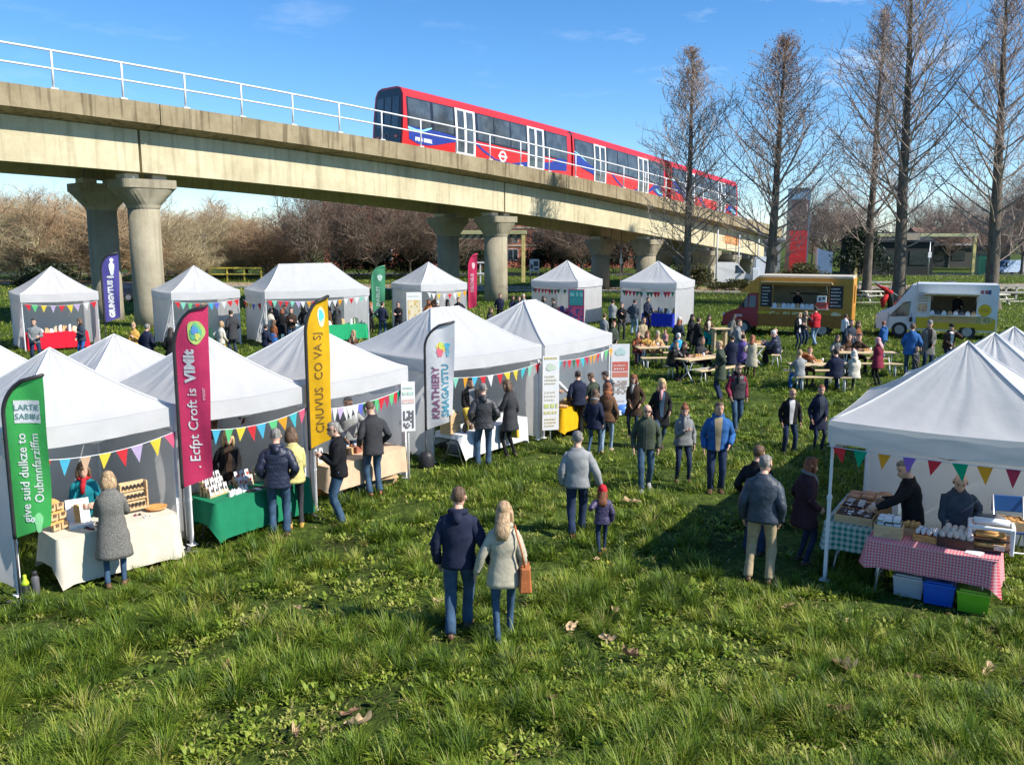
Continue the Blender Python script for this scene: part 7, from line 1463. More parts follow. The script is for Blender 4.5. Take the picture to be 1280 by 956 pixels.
def person(label, px, hy, fy, a, sex='m', top='jacket navy', bot='trousers jean', hair='short brownh', arms='down down', legs='stand', lean_=2, nod=6, turn=0, skin=0, shoes='dbrown', scarf=None, inner=None, hat=None, glasses=None, h=None, pos=None, hem=None, bulk=1.0, beard=False, group=None, apron=None, sit_z=.44, stripe=None, dx=0, vest=None):
    r = random.Random(label); ts, tc_ = top.split(); bs, bc = bot.split(); hs_, hc = hair.split(); sit = legs == 'sit'
    child = sex == 'c'; fem = sex in 'f'
    hd = h or (1.68 if fem else 1.78 if sex == 'm' else 1.25)
    if fy is not None:
        p = G(px, fy); ry = ray(px, hy); zt = HC+ry.z*p.y/ry.y; hd = min(1.92, max(.8 if child else 1.5, zt)) if not h else h
    else: p = G(px, hy, (sit_z-.44+1.325/1.75*hd) if sit else hd)
    if pos is not None: p = pos; hd = h or (1.66 if fem else 1.76)
    sc = hd/1.75; RX, RY = (RXF, RYF) if fem else (RXM, RYM); sw = .132 if fem else .156
    ph = (sit_z+.07)/sc if sit else .93; shift = r.uniform(-.035, .035) if legs == 'stand' else 0; PV = Vector((shift, 0, ph)); la = radians(lean_+(8 if sit else 0)); A = Vector((-shift*1.2, sin(la), cos(la))).normalized(); Ay = Vector((0, cos(la), -sin(la))); X = Vector((1, 0, 0))
    Nk = PV+A*.525; Z = Vector((0, 0, 1))
    # ---- joints
    W_ = []; al = arms.split()
    if arms == 'low low': al = r.choice((['low', 'low'], ['front', 'low'], ['low', 'pocket'], ['chest', 'low'], ['pocket', 'pocket'], ['phone', 'phone'], ['down', 'front'], ['hip', 'low']))
    turn += r.uniform(-14, 14); lean_ += r.uniform(-1, 4); tg = []
    for s, nm in ((-1, al[0]), (1, al[-1])):
        S = PV+A*.412+X*s*sw; t = ARM[nm]; T = Vector((t[0]*s*(.9 if fem else 1), t[1]+sin(la)*.3, t[2]+ph-.93)); E, T = ik(S, T, .285, .255, Vector((s*.55, -.7, -.45))); tg.append((S, E, T, s))
    lg = []
    sp_ = r.uniform(-.015, .035)
    for s in (-1, 1):
        H_ = PV+Vector((s*.088, 0, -.03))
        if legs == 'walk': T = Vector((s*.075, .20*s, .095 if s > 0 else .13))
        elif sit: T = Vector((s*(.10+abs(sp_)*3), .40+s*.05, .09))
        else: T = Vector((s*(.105+sp_), .02*s*(1 if r.random() < .5 else -1), .09))
        K, T = ik(H_, T, .43, .425, Vector((s*.12, 1, .35 if sit else .0))); lg.append((H_, K, T, s))
    # ---- body: one mesh
    SK = [SKIN, SKIN2, SKIN3][skin]; b = MB()
    hk = 1.22 if child else 1.0; Rh = Matrix.Rotation(radians(-turn), 3, 'Z') @ Matrix.Rotation(radians(-nod), 3, 'X'); piv = Nk+Vector((0, .018, .030)); hc0 = Vector((0, .018, .118*hk))
    def HP(v): return piv+Rh @ (hc0+v*hk)
    loft(b, [(PV+A*t_, X, Ay, rx*.86, ry*.84) for t_, rx, ry in zip(TT[5:], RX[5:], RY[5:])], 10)
    loft(b, [(Nk-A*.02, X, Ay, .066, .064), (Nk+A*.04, X, Ay, .054, .056), (HP(Vector((0, -.012, -.095))), X, Ay, .052, .056), (HP(Vector((0, -.012, -.03))), X, Ay, .045, .05)], 10)
    n = 16; vs = []
    for i in range(len(HZ)):
        for k, v in enumerate(head_ring(i, n)):
            if k == 4 and i in (3, 4): v.y += .026 if i == 3 else .012
            if k in (3, 5) and i == 5: v.y -= .008
            vs.append(HP(v))
    m = len(HZ); b.add(vs, [(i*n+k, i*n+(k+1) % n, (i+1)*n+(k+1) % n, (i+1)*n+k) for i in range(m-1) for k in range(n)]+[tuple(range(n-1, -1, -1)), tuple(range((m-1)*n, m*n))], 0, True)
    for s in (-1, 1):
        b.tube([HP(Vector((s*.021, .081, .008))), HP(Vector((s*.041, .076, .008)))], .0062*hk, 5, 1); b.tube([HP(Vector((s*.014, .087, .030))), HP(Vector((s*.048, .074, .029)))], .003*hk, 4, 1)
        b.tube([HP(Vector((s*.074, -.006, -.032))), HP(Vector((s*.084, -.012, .0))), HP(Vector((s*.078, -.010, .026)))], [.008, .014, .01], 6)
    b.tube([HP(Vector((-.024, .083, -.066))), HP(Vector((0, .089, -.064))), HP(Vector((.024, .083, -.066)))], .0055*hk, 4, 2)
    for S, E, T, s in tg:
        b.tube([S, E, T], [.045, .036, .027], 8); d = (T-E).normalized(); nrm_ = Vector((-s, .3, -.1)); nrm_ = (nrm_-d*nrm_.dot(d)).normalized(); sd_ = d.cross(nrm_)*s
        if sd_.y < 0: sd_ = -sd_
        loft(b, [(T, sd_, nrm_, .026, .020), (T+d*.03, sd_, nrm_, .036, .018), (T+d*.085, sd_, nrm_, .040, .014)], 8)
        for f in range(4):
            o = T+d*.08+sd_*(.030-.0205*f); L_ = (.066, .075, .070, .054)[f]; b.tube([o, o+d*L_*.5+nrm_*.006, o+d*L_*.85+nrm_*.026], [.0095, .009, .007], 5)
        o = T+d*.022+sd_*.03; b.tube([o, o+d*.03+sd_*.022+nrm_*.006, o+d*.058+sd_*.026+nrm_*.018], [.012, .011, .008], 5)
    for H_, K, T, s in lg: b.tube([H_, K, T], [.045, .022, .02], 8)
    root = b.build('person', [SK, EYE, LIP]); root.location = (p.x+dx, p.y, zg(p.x, p.y)-.012); root.rotation_euler = (0, 0, -radians(a)); root.scale = (sc,)*3
    tag(root, label, 'person', group); sd = r.random()*50
    # ---- trousers / skirt
    q = MB(); tr = []
    for H_, K, T, s in lg:
        k0 = H_.lerp(K, .5); rr_ = (.098, .090, .078, .067, .064, .056, .060) if bs in ('trousers', 'jeans') else (.094, .086, .072, .056, .053, .042, .040)
        up = H_+Vector((0, -.0, .03)); pts = [up, H_.lerp(K, .12), k0, H_.lerp(K, .88), K.lerp(T, .14), K.lerp(T, .55), K.lerp(T, .97)]; pts.append(T+(T-K).normalized()*(.02)); rr_ = [v*(.93 if fem else 1)*bulk**.5 for v in rr_]+[rr_[-1]*.96*(.93 if fem else 1)]
        vs0 = len(q.v); q.tube(pts, rr_, 11)
        for i in range(vs0, len(q.v)): v = Vector(q.v[i]); g = noise.noise((v.x*16+sd, v.y*16, v.z*15)); v += Vector((g, noise.noise((v.x*16, v.y*16+sd, v.z*15)), 0))*.016; q.v[i] = tuple(v)
    loft(q, [(PV+(A if t_ > 0 else Z)*t_, X, Ay if t_ > 0 else Vector((0, 1, 0)), (RX[4]*.94)*k_, (RY[4]*.94)*k_) for t_, k_ in ((-.10, .86), (-.05, .98), (0, 1.0), (.06, .97), (.13, .93))], 12)
    q.build('trousers' if bs != 'skirt' else 'tights', gmat('black' if bs == 'skirt' else bc), root)
    if bs == 'skirt': q = MB(); loft(q, [(PV+Z*t_, X, Vector((0, 1, 0)), k_, k_*.75) for t_, k_ in ((.12, .15), (0, .18), (-.25, .215), (-.5, .235), (-.62, .24))], 16, wr=.10, sd=sd); q.build('skirt', gmat(bc), root)
    for H_, K, T, s in lg:
        q = MB(); pitch_ = -.35 if (legs == 'walk' and s < 0) else 0; yaw = radians(-8*s); Rf = Matrix.Rotation(yaw, 3, 'Z') @ Matrix.Rotation(pitch_, 3, 'X'); c0 = Vector((T.x, T.y, T.z-.09))
        rg = []
        for y, w, hh in ((-.075, .026, .05), (-.06, .036, .085), (-.01, .040, .10), (.04, .042, .085), (.10, .048, .062), (.15, .045, .05), (.18, .028, .035)):
            rg.append((c0+Rf @ Vector((0, y, hh/2)), Rf @ X, Rf @ Z, w, hh/2))
        loft(q, rg, 10, e=2.8); q.build('shoe', gmat(shoes, 'leather'), root)
    # ---- upper garment
    hemd = {'coat': -.34, 'longcoat': -.46, 'parka': -.22, 'jumper': -.09, 'shirt': -.08, 'hoodie': -.10, 'jacket': -.10, 'puffer': -.12, 'dress': -.55}.get(ts, -.08)
    hemd = hem if hem is not None else hemd
    if sit: hemd = max(hemd, -.10)
    kind = 'puffer' if ts == 'puffer' else ('leather' if ts == 'leather' else '')
    gm_ = gmat(tc_, kind); bk = bulk*(1.10 if ts in ('puffer', 'parka', 'coat', 'longcoat') else 1.04)
    nn = 30 if ts == 'puffer' else 18; tl = [hemd+(.545-hemd)*i/(nn-1) for i in range(nn)]
    def surf(t_):
        rx = float(np.interp(t_, TT, RX))*bk; ry = float(np.interp(t_, TT, RY))*bk; c = PV+A*t_ if t_ > 0 else PV+Z*t_
        if t_ < .02 and not fem and ts not in ('coat', 'longcoat'): rx *= .985
        k_ = 1+(.042*abs(sin(t_*pi/.062))-.02 if ts == 'puffer' and t_ < .47 else 0)
        return c, X, (Ay if t_ > 0 else Vector((0, 1, 0))), rx*k_, ry*k_
    q = MB(); loft(q, [surf(t_) for t_ in tl], 18, e=2.35, wr=.10, sd=sd)
    slv = []
    for S, E, T, s in tg:
        L1 = (E-S); L2 = (T-E); w1 = [S-X*s*.05+A*.015, S+A*.005, S+L1*.2, S+L1*.5, S+L1*.82, E+L2*.02-L1*.03, E+L2*.18, E+L2*.5, E+L2*.8, E+L2*.97]
        ra = [.048, .062, .067, .064, .060, .058, .056, .052, .047, .046]; k_ = bk*(.88 if fem else 1)*(1.12 if ts == 'puffer' else 1)
        vs0 = len(q.v)
        if ts == 'puffer': pts = []; rs_ = []; 
        if ts == 'puffer':
            for i in range(25): f = i/24*(len(w1)-1); j = min(int(f), len(w1)-2); g = f-j; pts.append(w1[j].lerp(w1[j+1], g)); rs_.append((ra[j]*(1-g)+ra[j+1]*g)*k_*(1+.07*abs(sin(i*pi/3.0))-.04))
            q.tube(pts, rs_, 11)
        else: q.tube(w1, [v*k_ for v in ra], 11)
        for i in range(vs0, len(q.v)): v = Vector(q.v[i]); q.v[i] = tuple(v+Vector((noise.noise((v.x*15+sd, v.y*15, v.z*17)), noise.noise((v.x*15, v.y*15+sd, v.z*17)), noise.noise((v.x*15, v.y*15, v.z*17+sd))))*.014)
    if ts in ('hoodie', 'parka', 'puffer', 'anorak') and not child:
        q.tube([Nk+X*-.085+Ay*.045+A*-.005, Nk+X*-.085-Ay*.04+A*.012, Nk-Ay*.088-A*.0, Nk+X*.085-Ay*.04+A*.012, Nk+X*.085+Ay*.045+A*-.005], [.024, .036, .052, .036, .024], 8)
        q.tube([Nk-Ay*.085+A*.01, Nk-Ay*.105-A*.07, Nk-Ay*.11-A*.13], [.055, .066, .02], 8)
    elif ts in ('jacket', 'coat', 'longcoat', 'leather', 'shirt'):
        q.tube([Nk+X*.07*cos(w)+Ay*.068*sin(w)+A*(.022-.03*max(0, sin(w))) for w in np.linspace(pi*.5+.25, pi*2.5-.25, 13)], .017, 6)
    gn = {'jumper': 'jumper', 'shirt': 'shirt', 'coat': 'coat', 'longcoat': 'coat', 'dress': 'dress', 'hoodie': 'hoodie', 'puffer': 'puffer_jacket', 'parka': 'parka'}.get(ts, 'jacket'); q.build(gn, gm_, root)
    def strip_(t0, t1, w0, w1, nm, m, d=.006, k=10, back=False, xo=0):
        q = MB(); vs = []
        for i in range(k+1):
            t_ = t0+(t1-t0)*i/k; c, ux, uy, rx, ry = surf(t_); w_ = w0+(w1-w0)*i/k
            for j in (-1, -.5, 0, .5, 1):
                x = max(-.96, min(.96, (j*w_+xo)/rx)); y = (1-abs(x)**2.35)**(1/2.35)*ry+d; vs.append(c+ux*x*rx+uy*(y if not back else -y))
        q.add(vs, [(i*5+j, i*5+j+1, (i+1)*5+j+1, (i+1)*5+j) for i in range(k) for j in range(4)], 0, True); q.build(nm, m, root)
    if inner: strip_(max(hemd, -.1), .52, .035, .075, 'shirt_front', gmat(inner), .007)
    elif ts in ('jacket', 'puffer', 'parka', 'coat', 'longcoat', 'leather'): strip_(hemd+.01, .5, .006, .006, 'zip', DGREY, .004)
    if apron: strip_(-.5 if not sit else -.08, .36, .15, .11, 'apron', gmat(apron), .012)
    if stripe:
        for i in range(6): strip_(.03+.065*i, .055+.065*i, .155, .155, 'stripe', gmat(stripe), .006, 2)
    if vest:
        q = MB(); rg = []
        for i in range(22): t_ = -.10+.585*i/21; c, ux, uy, rx, ry = surf(t_); k_ = 1.06+.05*abs(sin(t_*pi/.065)); rg.append((c, ux, uy, min(rx*k_, sw+.02 if t_ > .33 else 9), ry*k_))
        loft(q, rg, 16); q.build('gilet', gmat(vest, 'puffer'), root)
    if scarf: q = MB(); q.tube([Nk+X*.085*cos(w)+Ay*(.075*sin(w)+.01)+A*(.025-.02*sin(w)) for w in np.linspace(0, 2*pi, 15)], .034, 7); q.tube([Nk+Ay*.09, Nk+Ay*.135-A*.10+X*.03, Nk+Ay*.145-A*.22+X*.04], [.035, .04, .03], 7); q.build('scarf', gmat(scarf), root)
    # ---- hair / hat
    hm = hairmat(hc); n = 18
    def cap(mb, zf, zb, k_, front=True):
        """hair hugging the skull: below the hairline it sinks inside the head"""
        vs = []
        for i in range(len(HZ)):
            for k, v in enumerate(head_ring(i, n)):
                w = 2*pi*k/n; f = (sin(w)+1)/2; lim = zb+(zf-zb)*max(0, min(1, (f-.32)/.35)); g = k_ if v.z > lim else .90; o = Vector((v.x*g, v.y*g-.004, v.z*(k_ if v.z > 0 else 1)+(.004 if g > 1 else 0)))
                o += Vector((noise.noise((o.x*40+sd, o.y*40, o.z*40)), noise.noise((o.x*40, o.y*40+sd, o.z*40)), noise.noise((o.x*40, o.y*40, o.z*40+sd))))*(.010 if g > 1 else 0); vs.append(HP(o))
        m = len(HZ); mb.add(vs, [(i*n+k, i*n+(k+1) % n, (i+1)*n+(k+1) % n, (i+1)*n+k) for i in range(m-1) for k in range(n)]+[tuple(range((m-1)*n, m*n))], 0, True)
    def lock(mb, pts, rs_, fl=1.0): mb.tube([HP(Vector(p_)) for p_ in pts], [x_*hk for x_ in rs_], 9)
    hb = .045 if ts in ('parka', 'hoodie') else 0
    def sheet(rows):
        """a fall of hair: flattened rings down the back with strand-wise wobble"""
        vs = []; n_ = 16
        for y, z, a_, b_ in rows:
            for k in range(n_):
                w = 2*pi*k/n_; g = 1+.16*noise.noise((cos(w)*5+sd, sin(w)*5, z*5)); vs.append(HP(Vector((cos(w)*a_*g, y+sin(w)*b_*g, z+.02*noise.noise((cos(w)*6, sd, z*9))))))
        m = len(rows); q.add(vs, [(i*n_+k, (i+1)*n_+k, (i+1)*n_+(k+1) % n_, i*n_+(k+1) % n_) for i in range(m-1) for k in range(n_)]+[tuple(range(n_)), tuple(range(m*n_-1, (m-1)*n_-1, -1))], 0, True)
    q = MB()
    if hs_ == 'short': cap(q, .060, -.045, 1.085)
    elif hs_ == 'crop': cap(q, .066, -.03, 1.035)
    elif hs_ == 'fringe': cap(q, .13, -.04, 1.04) if False else q.tube([HP(Vector((.078*cos(w), .085*sin(w)-.012, -.012))) for w in np.linspace(pi*.93, pi*2.07, 11)], .017, 6)
    elif hs_ in ('long', 'bob', 'pony', 'bun'):
        cap(q, .048, -.07, 1.12)
        if hs_ == 'long':
            sheet([(-.03, .08, .066, .05), (-.052, .0, .080, .058), (-.058-hb*.55, -.09, .084, .056), (-.088-hb, -.16, .094, .050), (-.115-hb, -.23, .094, .036), (-.125-hb, -.30, .062, .018)])
            for s in (-1, 1): lock(q, [(s*.06, .02, .07), (s*.083, .02, -.01), (s*.085, .025, -.11), (s*.08, .03, -.20)], [.022, .026, .03, .012])
        if hs_ == 'bob':
            sheet([(-.03, .08, .075, .05), (-.05, .0, .098, .060), (-.045, -.08, .104, .062), (-.038, -.13, .090, .055), (-.03, -.148, .06, .03)])
            for s in (-1, 1): lock(q, [(s*.06, .03, .07), (s*.085, .025, -.01), (s*.085, .03, -.09), (s*.078, .035, -.115)], [.022, .028, .03, .014])
        if hs_ == 'pony': lock(q, [(0, -.09, .05), (0, -.14, .03), (0, -.15, -.08), (0, -.135, -.18)], [.03, .034, .034, .01])
        if hs_ == 'bun': lock(q, [(0, -.05, .10), (0, -.075, .13), (0, -.10, .15)], [.02, .042, .02])
    if q.v: q.build('hair', hm, root)
    if beard: q = MB(); lock(q, [(-.06, .035, -.05), (-.045, .066, -.085), (0, .08, -.10), (.045, .066, -.085), (.06, .035, -.05)], [.014, .02, .024, .02, .014]); q.build('beard', hm, root)
    if hat:
        hk_, hcl = hat.split(); q = MB()
        if hk_ == 'beanie': cap(q, .03, .0, 1.13); lock(q, [(.088*cos(w), .098*sin(w)-.002, .03-.012*(1-sin(w))) for w in np.linspace(0, 2*pi, 17)], [.016]*17); q.build('beanie', gmat(hcl), root)
        elif hk_ == 'hood': cap(q, .075, -.13, 1.22); lock(q, [(-.07, -.02, -.10), (0, -.07, -.12), (.07, -.02, -.10)], [.05, .06, .05]); q.build('hood', gmat(hcl), root)
        else: cap(q, .05, .02, 1.10); lock(q, [(-.05, .09, .052), (0, .135, .045), (.05, .09, .052)], [.012, .02, .012]); q.build('cap', gmat(hcl), root)
    if glasses: q = MB(); [q.box(HP(Vector((s*.031, .094, .010))), (.045, .01, .026), R=Rh) for s in (-1, 1)]; q.tube([HP(Vector((-.077, .0, .014))), HP(Vector((-.055, .088, .014))), HP(Vector((.055, .088, .014))), HP(Vector((.077, .0, .014)))], .004, 4); q.build('sunglasses', BLACK, root)
    root['sc'] = sc
    return root, tg, PV
def wpt(o, v): return o.location+o.rotation_euler.to_matrix() @ (Vector(v)*o['sc'])
P = person
# ---------------------------------------------------------------- walkers in the middle of the lawn
p1, t1, _ = P('man in navy hooded jacket and jeans walking away at front centre', 574, 605, 792, 3, 'm', 'hoodie navy', 'trousers jean', 'crop brownh', 'down hold_r', 'walk', shoes='brown', bulk=1.06)
p2, t2, _ = P('blonde woman in beige parka with brown shoulder bag, beside the navy hooded man', 630, 624, 799, -2, 'f', 'parka beige', 'slim jean', 'long fairh', 'hold_r down', 'walk', shoes='slate', hem=-.20)
p3, t3, _ = P('man in grey sweater walking away holding a child by the hand', 721, 535, 668, 4, 'm', 'jumper lgrey', 'trousers djean', 'short greyh', 'down hold_r', 'walk', shoes='rust', bulk=1.12)
p4, t4, _ = P('child in purple puffer jacket with red hat, holding the grey sweater man hand', 752, 606, 690, 2, 'c', 'puffer purple', 'slim djean', 'long auburn', 'up down', 'walk', shoes='rust', scarf='red', hat='beanie red')
P('bald man in dark green zip jacket walking toward the camera', 806, 505, 614, 186, 'm', 'jacket olive', 'trousers jean', 'fringe greyh', 'down down', 'walk', shoes='lgrey', glasses=1)
P('woman in grey roll neck jumper with dark trousers, hand on her stomach', 853, 503, 602, 178, 'f', 'jumper grey', 'slim djean', 'bun auburn', 'down chest', 'stand', scarf='grey', shoes='brown', bulk=1.1)
P('man in open blue jacket over sand jumper looking left', 894, 502, 617, 190, 'm', 'hoodie blue', 'trousers djean', 'short brownh', 'pocket down', 'stand', inner='tan', turn=-30, shoes='brown', bulk=1.1)
P('blonde woman in long black coat and pale scarf facing the camera', 824, 470, 561, 175, 'f', 'coat black', 'slim jean', 'long blonde', 'pocket down', 'walk', scarf='pink', inner='jean')
P('auburn haired woman in brown coat beside the roll banner', 792, 465, 545, 200, 'f', 'coat dbrown', 'slim djean', 'long auburn', 'pocket low', 'stand', scarf='lgrey')
P('man in red sleeved top and dark quilted gilet with jeans', 919, 453, 538, 176, 'm', 'jumper maroon', 'trousers jean', 'short darkh', 'down swingf', 'walk', vest='char', glasses=1, scarf='black', bulk=1.06)
P('man in black jacket standing alone in mid lawn facing the camera', 986, 483, 566, 180, 'm', 'jacket black', 'trousers djean', 'short fairh', 'down down', 'stand', glasses=1, inner='white', shoes='black')
P('boy in navy coat standing right of the man in black jacket', 1021, 489, 563, 172, 'f', 'coat navy', 'slim djean', 'short auburn', 'low down', 'stand', inner='slate', shoes='black', h=1.55)
P('man in dark waxed jacket and tan trousers with his back turned', 948, 566, 726, 22, 'm', 'leather slate', 'trousers tan', 'crop greyh', 'down down', 'stand', shoes='brown', bulk=1.12, turn=20)
P('dark clothed man half hidden behind the tan trousered man', 941, 557, 695, 30, 'm', 'jacket black', 'trousers djean', 'short brownh', 'pocket pocket', 'stand', turn=15)
P('auburn haired woman in dark plum coat near the right stall', 1003, 569, 703, 78, 'f', 'coat plum', 'slim djean', 'bob auburn', 'pocket pocket', 'stand', scarf='grey', shoes='brown', bulk=1.1, hem=-.3)
# ---------------------------------------------------------------- people at the left stalls
P('smiling seller in teal fleece behind the cream cloth table', 106, 577, None, 150, 'f', 'jacket teal', 'slim djean', 'bob brownh', 'front front', 'stand', scarf='red', nod=14, h=1.6, pos=side_of(TA, 106, .84))
P('blonde woman in long grey tweed coat at the cream cloth table', 139, 591, 727, -25, 'f', 'longcoat tweed', 'slim jean', 'bob fairh', 'front front', 'stand', nod=18, h=1.64, pos=side_of(TA, 139, -.30), bulk=1.05, shoes='brown')
P('long haired blonde seller in black behind the green cloth table', 287, 543, None, 160, 'f', 'jacket black', 'slim djean', 'long blonde', 'low low', 'stand', inner='dbrown', nod=20, h=1.64, pos=side_of(TB, 287, .86))
P('man in navy quilted jacket and jeans at the green cloth table', 347, 547, 672, -12, 'm', 'puffer navy', 'trousers jean', 'short greyh', 'pocket pocket', 'stand', nod=22, h=1.78, pos=side_of(TB, 347, -.30))
P('woman in pale yellow jumper and dark trousers at the green cloth table', 366, 545, 659, -20, 'f', 'jumper yellow', 'slim char', 'bob brownh', 'low low', 'stand', nod=18, shoes='ochre', hem=-.12, h=1.7, pos=side_of(TB, 367, -.22))
pm, tm, _ = P('man in black jacket, blue shirt and sunglasses in front of the yellow banner', 426, 523, 654, -105, 'm', 'jacket black', 'trousers jean', 'short greyh', 'phone phone', 'stand', inner='ljean', glasses=1, shoes='brown', nod=8, bulk=1.05)
P('grey haired seller behind the buff paper covered table', 437, 521, None, 170, 'm', 'shirt lgrey', 'trousers djean', 'short greyh', 'low low', 'stand', h=1.7, pos=side_of(TC, 436, .85))
P('man in charcoal jacket and blue jeans looking down at the buff covered table', 467, 523, 627, -30, 'm', 'jacket char', 'trousers jean', 'crop brownh', 'low low', 'stand', nod=30, hem=-.16, shoes='rust', h=1.78, pos=side_of(TC, 467, -.27))
P('dark haired seller behind the white cloth table', 588, 488, None, 160, 'm', 'jacket black', 'trousers djean', 'short darkh', 'front low', 'stand', inner='grey', nod=10, skin=1, h=1.68, pos=side_of(TD, 588, .92))
P('grey haired man in dark padded jacket at the white cloth table', 604, 487, 581, -8, 'm', 'puffer char', 'trousers jean', 'crop greyh', 'pocket pocket', 'stand', nod=10, h=1.78, pos=side_of(TD, 604, -.28))
p26, t26, _ = P('brown haired woman in charcoal coat with a yellow bag', 638, 485, 571, -60, 'f', 'coat char', 'slim black', 'bob brownh', 'front down', 'stand', nod=14, hem=-.3, h=1.72, pos=side_of(TD, 638, -.24))
P('seller in striped top behind the yellow cloth table', 688, 462, None, 140, 'f', 'shirt white', 'slim djean', 'bun darkh', 'reach front', 'stand', inner='slate', h=1.62, pos=side_of(TE, 690, .85))
P('man in navy jacket at the yellow cloth table', 722, 461, 543, -15, 'm', 'jacket navy', 'trousers black', 'crop darkh', 'pocket low', 'stand', nod=10, bulk=1.08)
P('man in olive jumper looking down between the two navy jacketed men', 741, 464, 541, -40, 'm', 'jumper olive', 'trousers djean', 'short brownh', 'low low', 'stand', nod=24)
P('man in navy quilted coat leaning right of the queue by the roll banner', 760, 462, 541, -70, 'm', 'puffer slate', 'trousers black', 'short darkh', 'low low', 'stand', nod=22)
P('brown haired woman in navy coat and pale scarf in front of the queue', 742, 489, 570, 25, 'f', 'coat navy', 'slim jean', 'long brownh', 'down down', 'walk', scarf='lgrey', hem=-.2)
P('ginger haired woman in brown coat and pale jeans walking right of the navy coat woman', 758, 477, 566, 15, 'f', 'coat brown', 'slim ljean', 'long auburn', 'down down', 'walk', scarf='orange', hem=-.14, shoes='tan')
# ---------------------------------------------------------------- right stall
P('older man in black jumper and black apron behind the green gingham table', 1147, 571, None, -80, 'm', 'jumper black', 'trousers black', 'short greyh', 'reach front', 'stand', nod=20, lean_=10, apron='black', h=1.74)
P('balding man in navy jumper looking down behind the pink gingham table', 1200, 582, None, 195, 'm', 'jumper slate', 'trousers olive', 'fringe brownh', 'hip low', 'stand', nod=26, inner=None, scarf=None, h=1.72)
# ---------------------------------------------------------------- back row, left
P('seller in grey T shirt behind the red cloth', 42, 398, None, 150, 'm', 'shirt grey', 'trousers djean', 'short darkh', 'front low', 'stand')
P('person in dark blue jacket at the right end of the red cloth', 101, 398, None, 200, 'f', 'jacket slate', 'slim blue', 'bob brownh', 'low low', 'stand')
P('person in orange and cream top behind the gazebo roofs at left', 167, 402, None, 170, 'f', 'jumper ochre', 'slim tan', 'bun fairh', 'chest low', 'stand')
P('person in navy coat with back turned left of the viaduct gazebo', 182, 404, None, 15, 'm', 'coat navy', 'trousers djean', 'short greyh', 'pocket pocket', 'stand')
P('dark coated woman with back turned at the dark green cloth', 212, 409, None, -10, 'f', 'coat black', 'slim black', 'long darkh', 'low low', 'stand')
P('slate jacketed person just right of the dark coated woman at the dark green cloth', 224, 408, None, 30, 'm', 'jacket slate', 'trousers black', 'short brownh', 'low low', 'stand')
P('seller inside the gazebo before the viaduct columns', 239, 393, None, 175, 'f', 'jumper rust', 'slim black', 'bob darkh', 'front low', 'stand')
P('woman in cream coat and yellow trousers beside the dark coated man', 275, 399, None, 30, 'f', 'jacket cream', 'trousers gold', 'bob fairh', 'low low', 'stand')
P('tall man in dark coat at the right corner of the viaduct gazebo', 289, 387, None, -50, 'm', 'coat char', 'trousers slate', 'short darkh', 'pocket pocket', 'stand', h=1.84, nod=14)
# ---------------------------------------------------------------- long hipped gazebo crowd
for a in (('woman in cream coat at the left of the crowd before the long gazebo', 337, 385, 20, 'f', 'coat cream', 'slim djean', 'bob darkh'), ('child in brown jumper and blue skirt in front of the cream coat', 341, 400, 10, 'f', 'jumper rust', 'skirt blue', 'long brownh'), ('young person in navy with jeans at the crowd left edge', 331, 404, 15, 'f', 'hoodie navy', 'slim jean', 'short darkh'),
          ('woman in pale pink top and black dress in the crowd', 352, 386, -10, 'f', 'coat black', 'slim black', 'bob auburn'), ('person in brown jacket in the middle of the crowd', 364, 384, 170, 'm', 'jacket dbrown', 'trousers djean', 'short darkh'), ('person in black hooded coat in the crowd', 379, 381, -20, 'f', 'coat black', 'slim char', 'long darkh'), ('grey haired person in charcoal jacket at the crowd right', 387, 382, -25, 'm', 'jacket char', 'trousers black', 'short greyh'),
          ('tall dark haired seller inside the long gazebo at left', 342, 377, 180, 'm', 'jumper slate', 'trousers black', 'short darkh'), ('seller inside the long gazebo behind the crowd middle', 356, 380, 180, 'm', 'shirt grey', 'trousers black', 'short brownh')):
    P(a[0], a[1], a[2], None, a[3], a[4], a[5], a[6], a[7], 'low low', 'stand', h=(1.4 if 'child' in a[0] else 1.55 if 'young' in a[0] else None))
P('man in dark coat at the bright green cloth of the long gazebo', 421, 377, None, -60, 'm', 'coat char', 'trousers slate', 'short darkh', 'low low', 'stand', nod=16, h=1.82)
P('woman in brown coat seen beside the yellow banner top', 410, 381, None, 10, 'f', 'longcoat brown', 'slim tan', 'long darkh', 'low low', 'stand')
P('crouching person in brown fur coat before the bright green cloth', 440, 412, None, 150, 'f', 'puffer brown', 'slim djean', 'long fairh', 'low low', 'sit', sit_z=.25, scarf='tan')
P('woman in black with pale pink sleeve right of the bright green cloth', 462, 377, None, 120, 'f', 'jacket black', 'slim black', 'bob rust', 'cross cross', 'stand', scarf='pink')
P('man in navy top, shorts and tan boots with back turned', 477, 377, None, 10, 'm', 'jumper navy', 'trousers jean', 'short darkh', 'hip pocket', 'stand', shoes='ochre', turn=40)
P('man all in black with folded arms before the gazebo side wall', 498, 377, None, 185, 'm', 'jumper black', 'trousers black', 'short darkh', 'cross cross', 'stand', glasses=1)
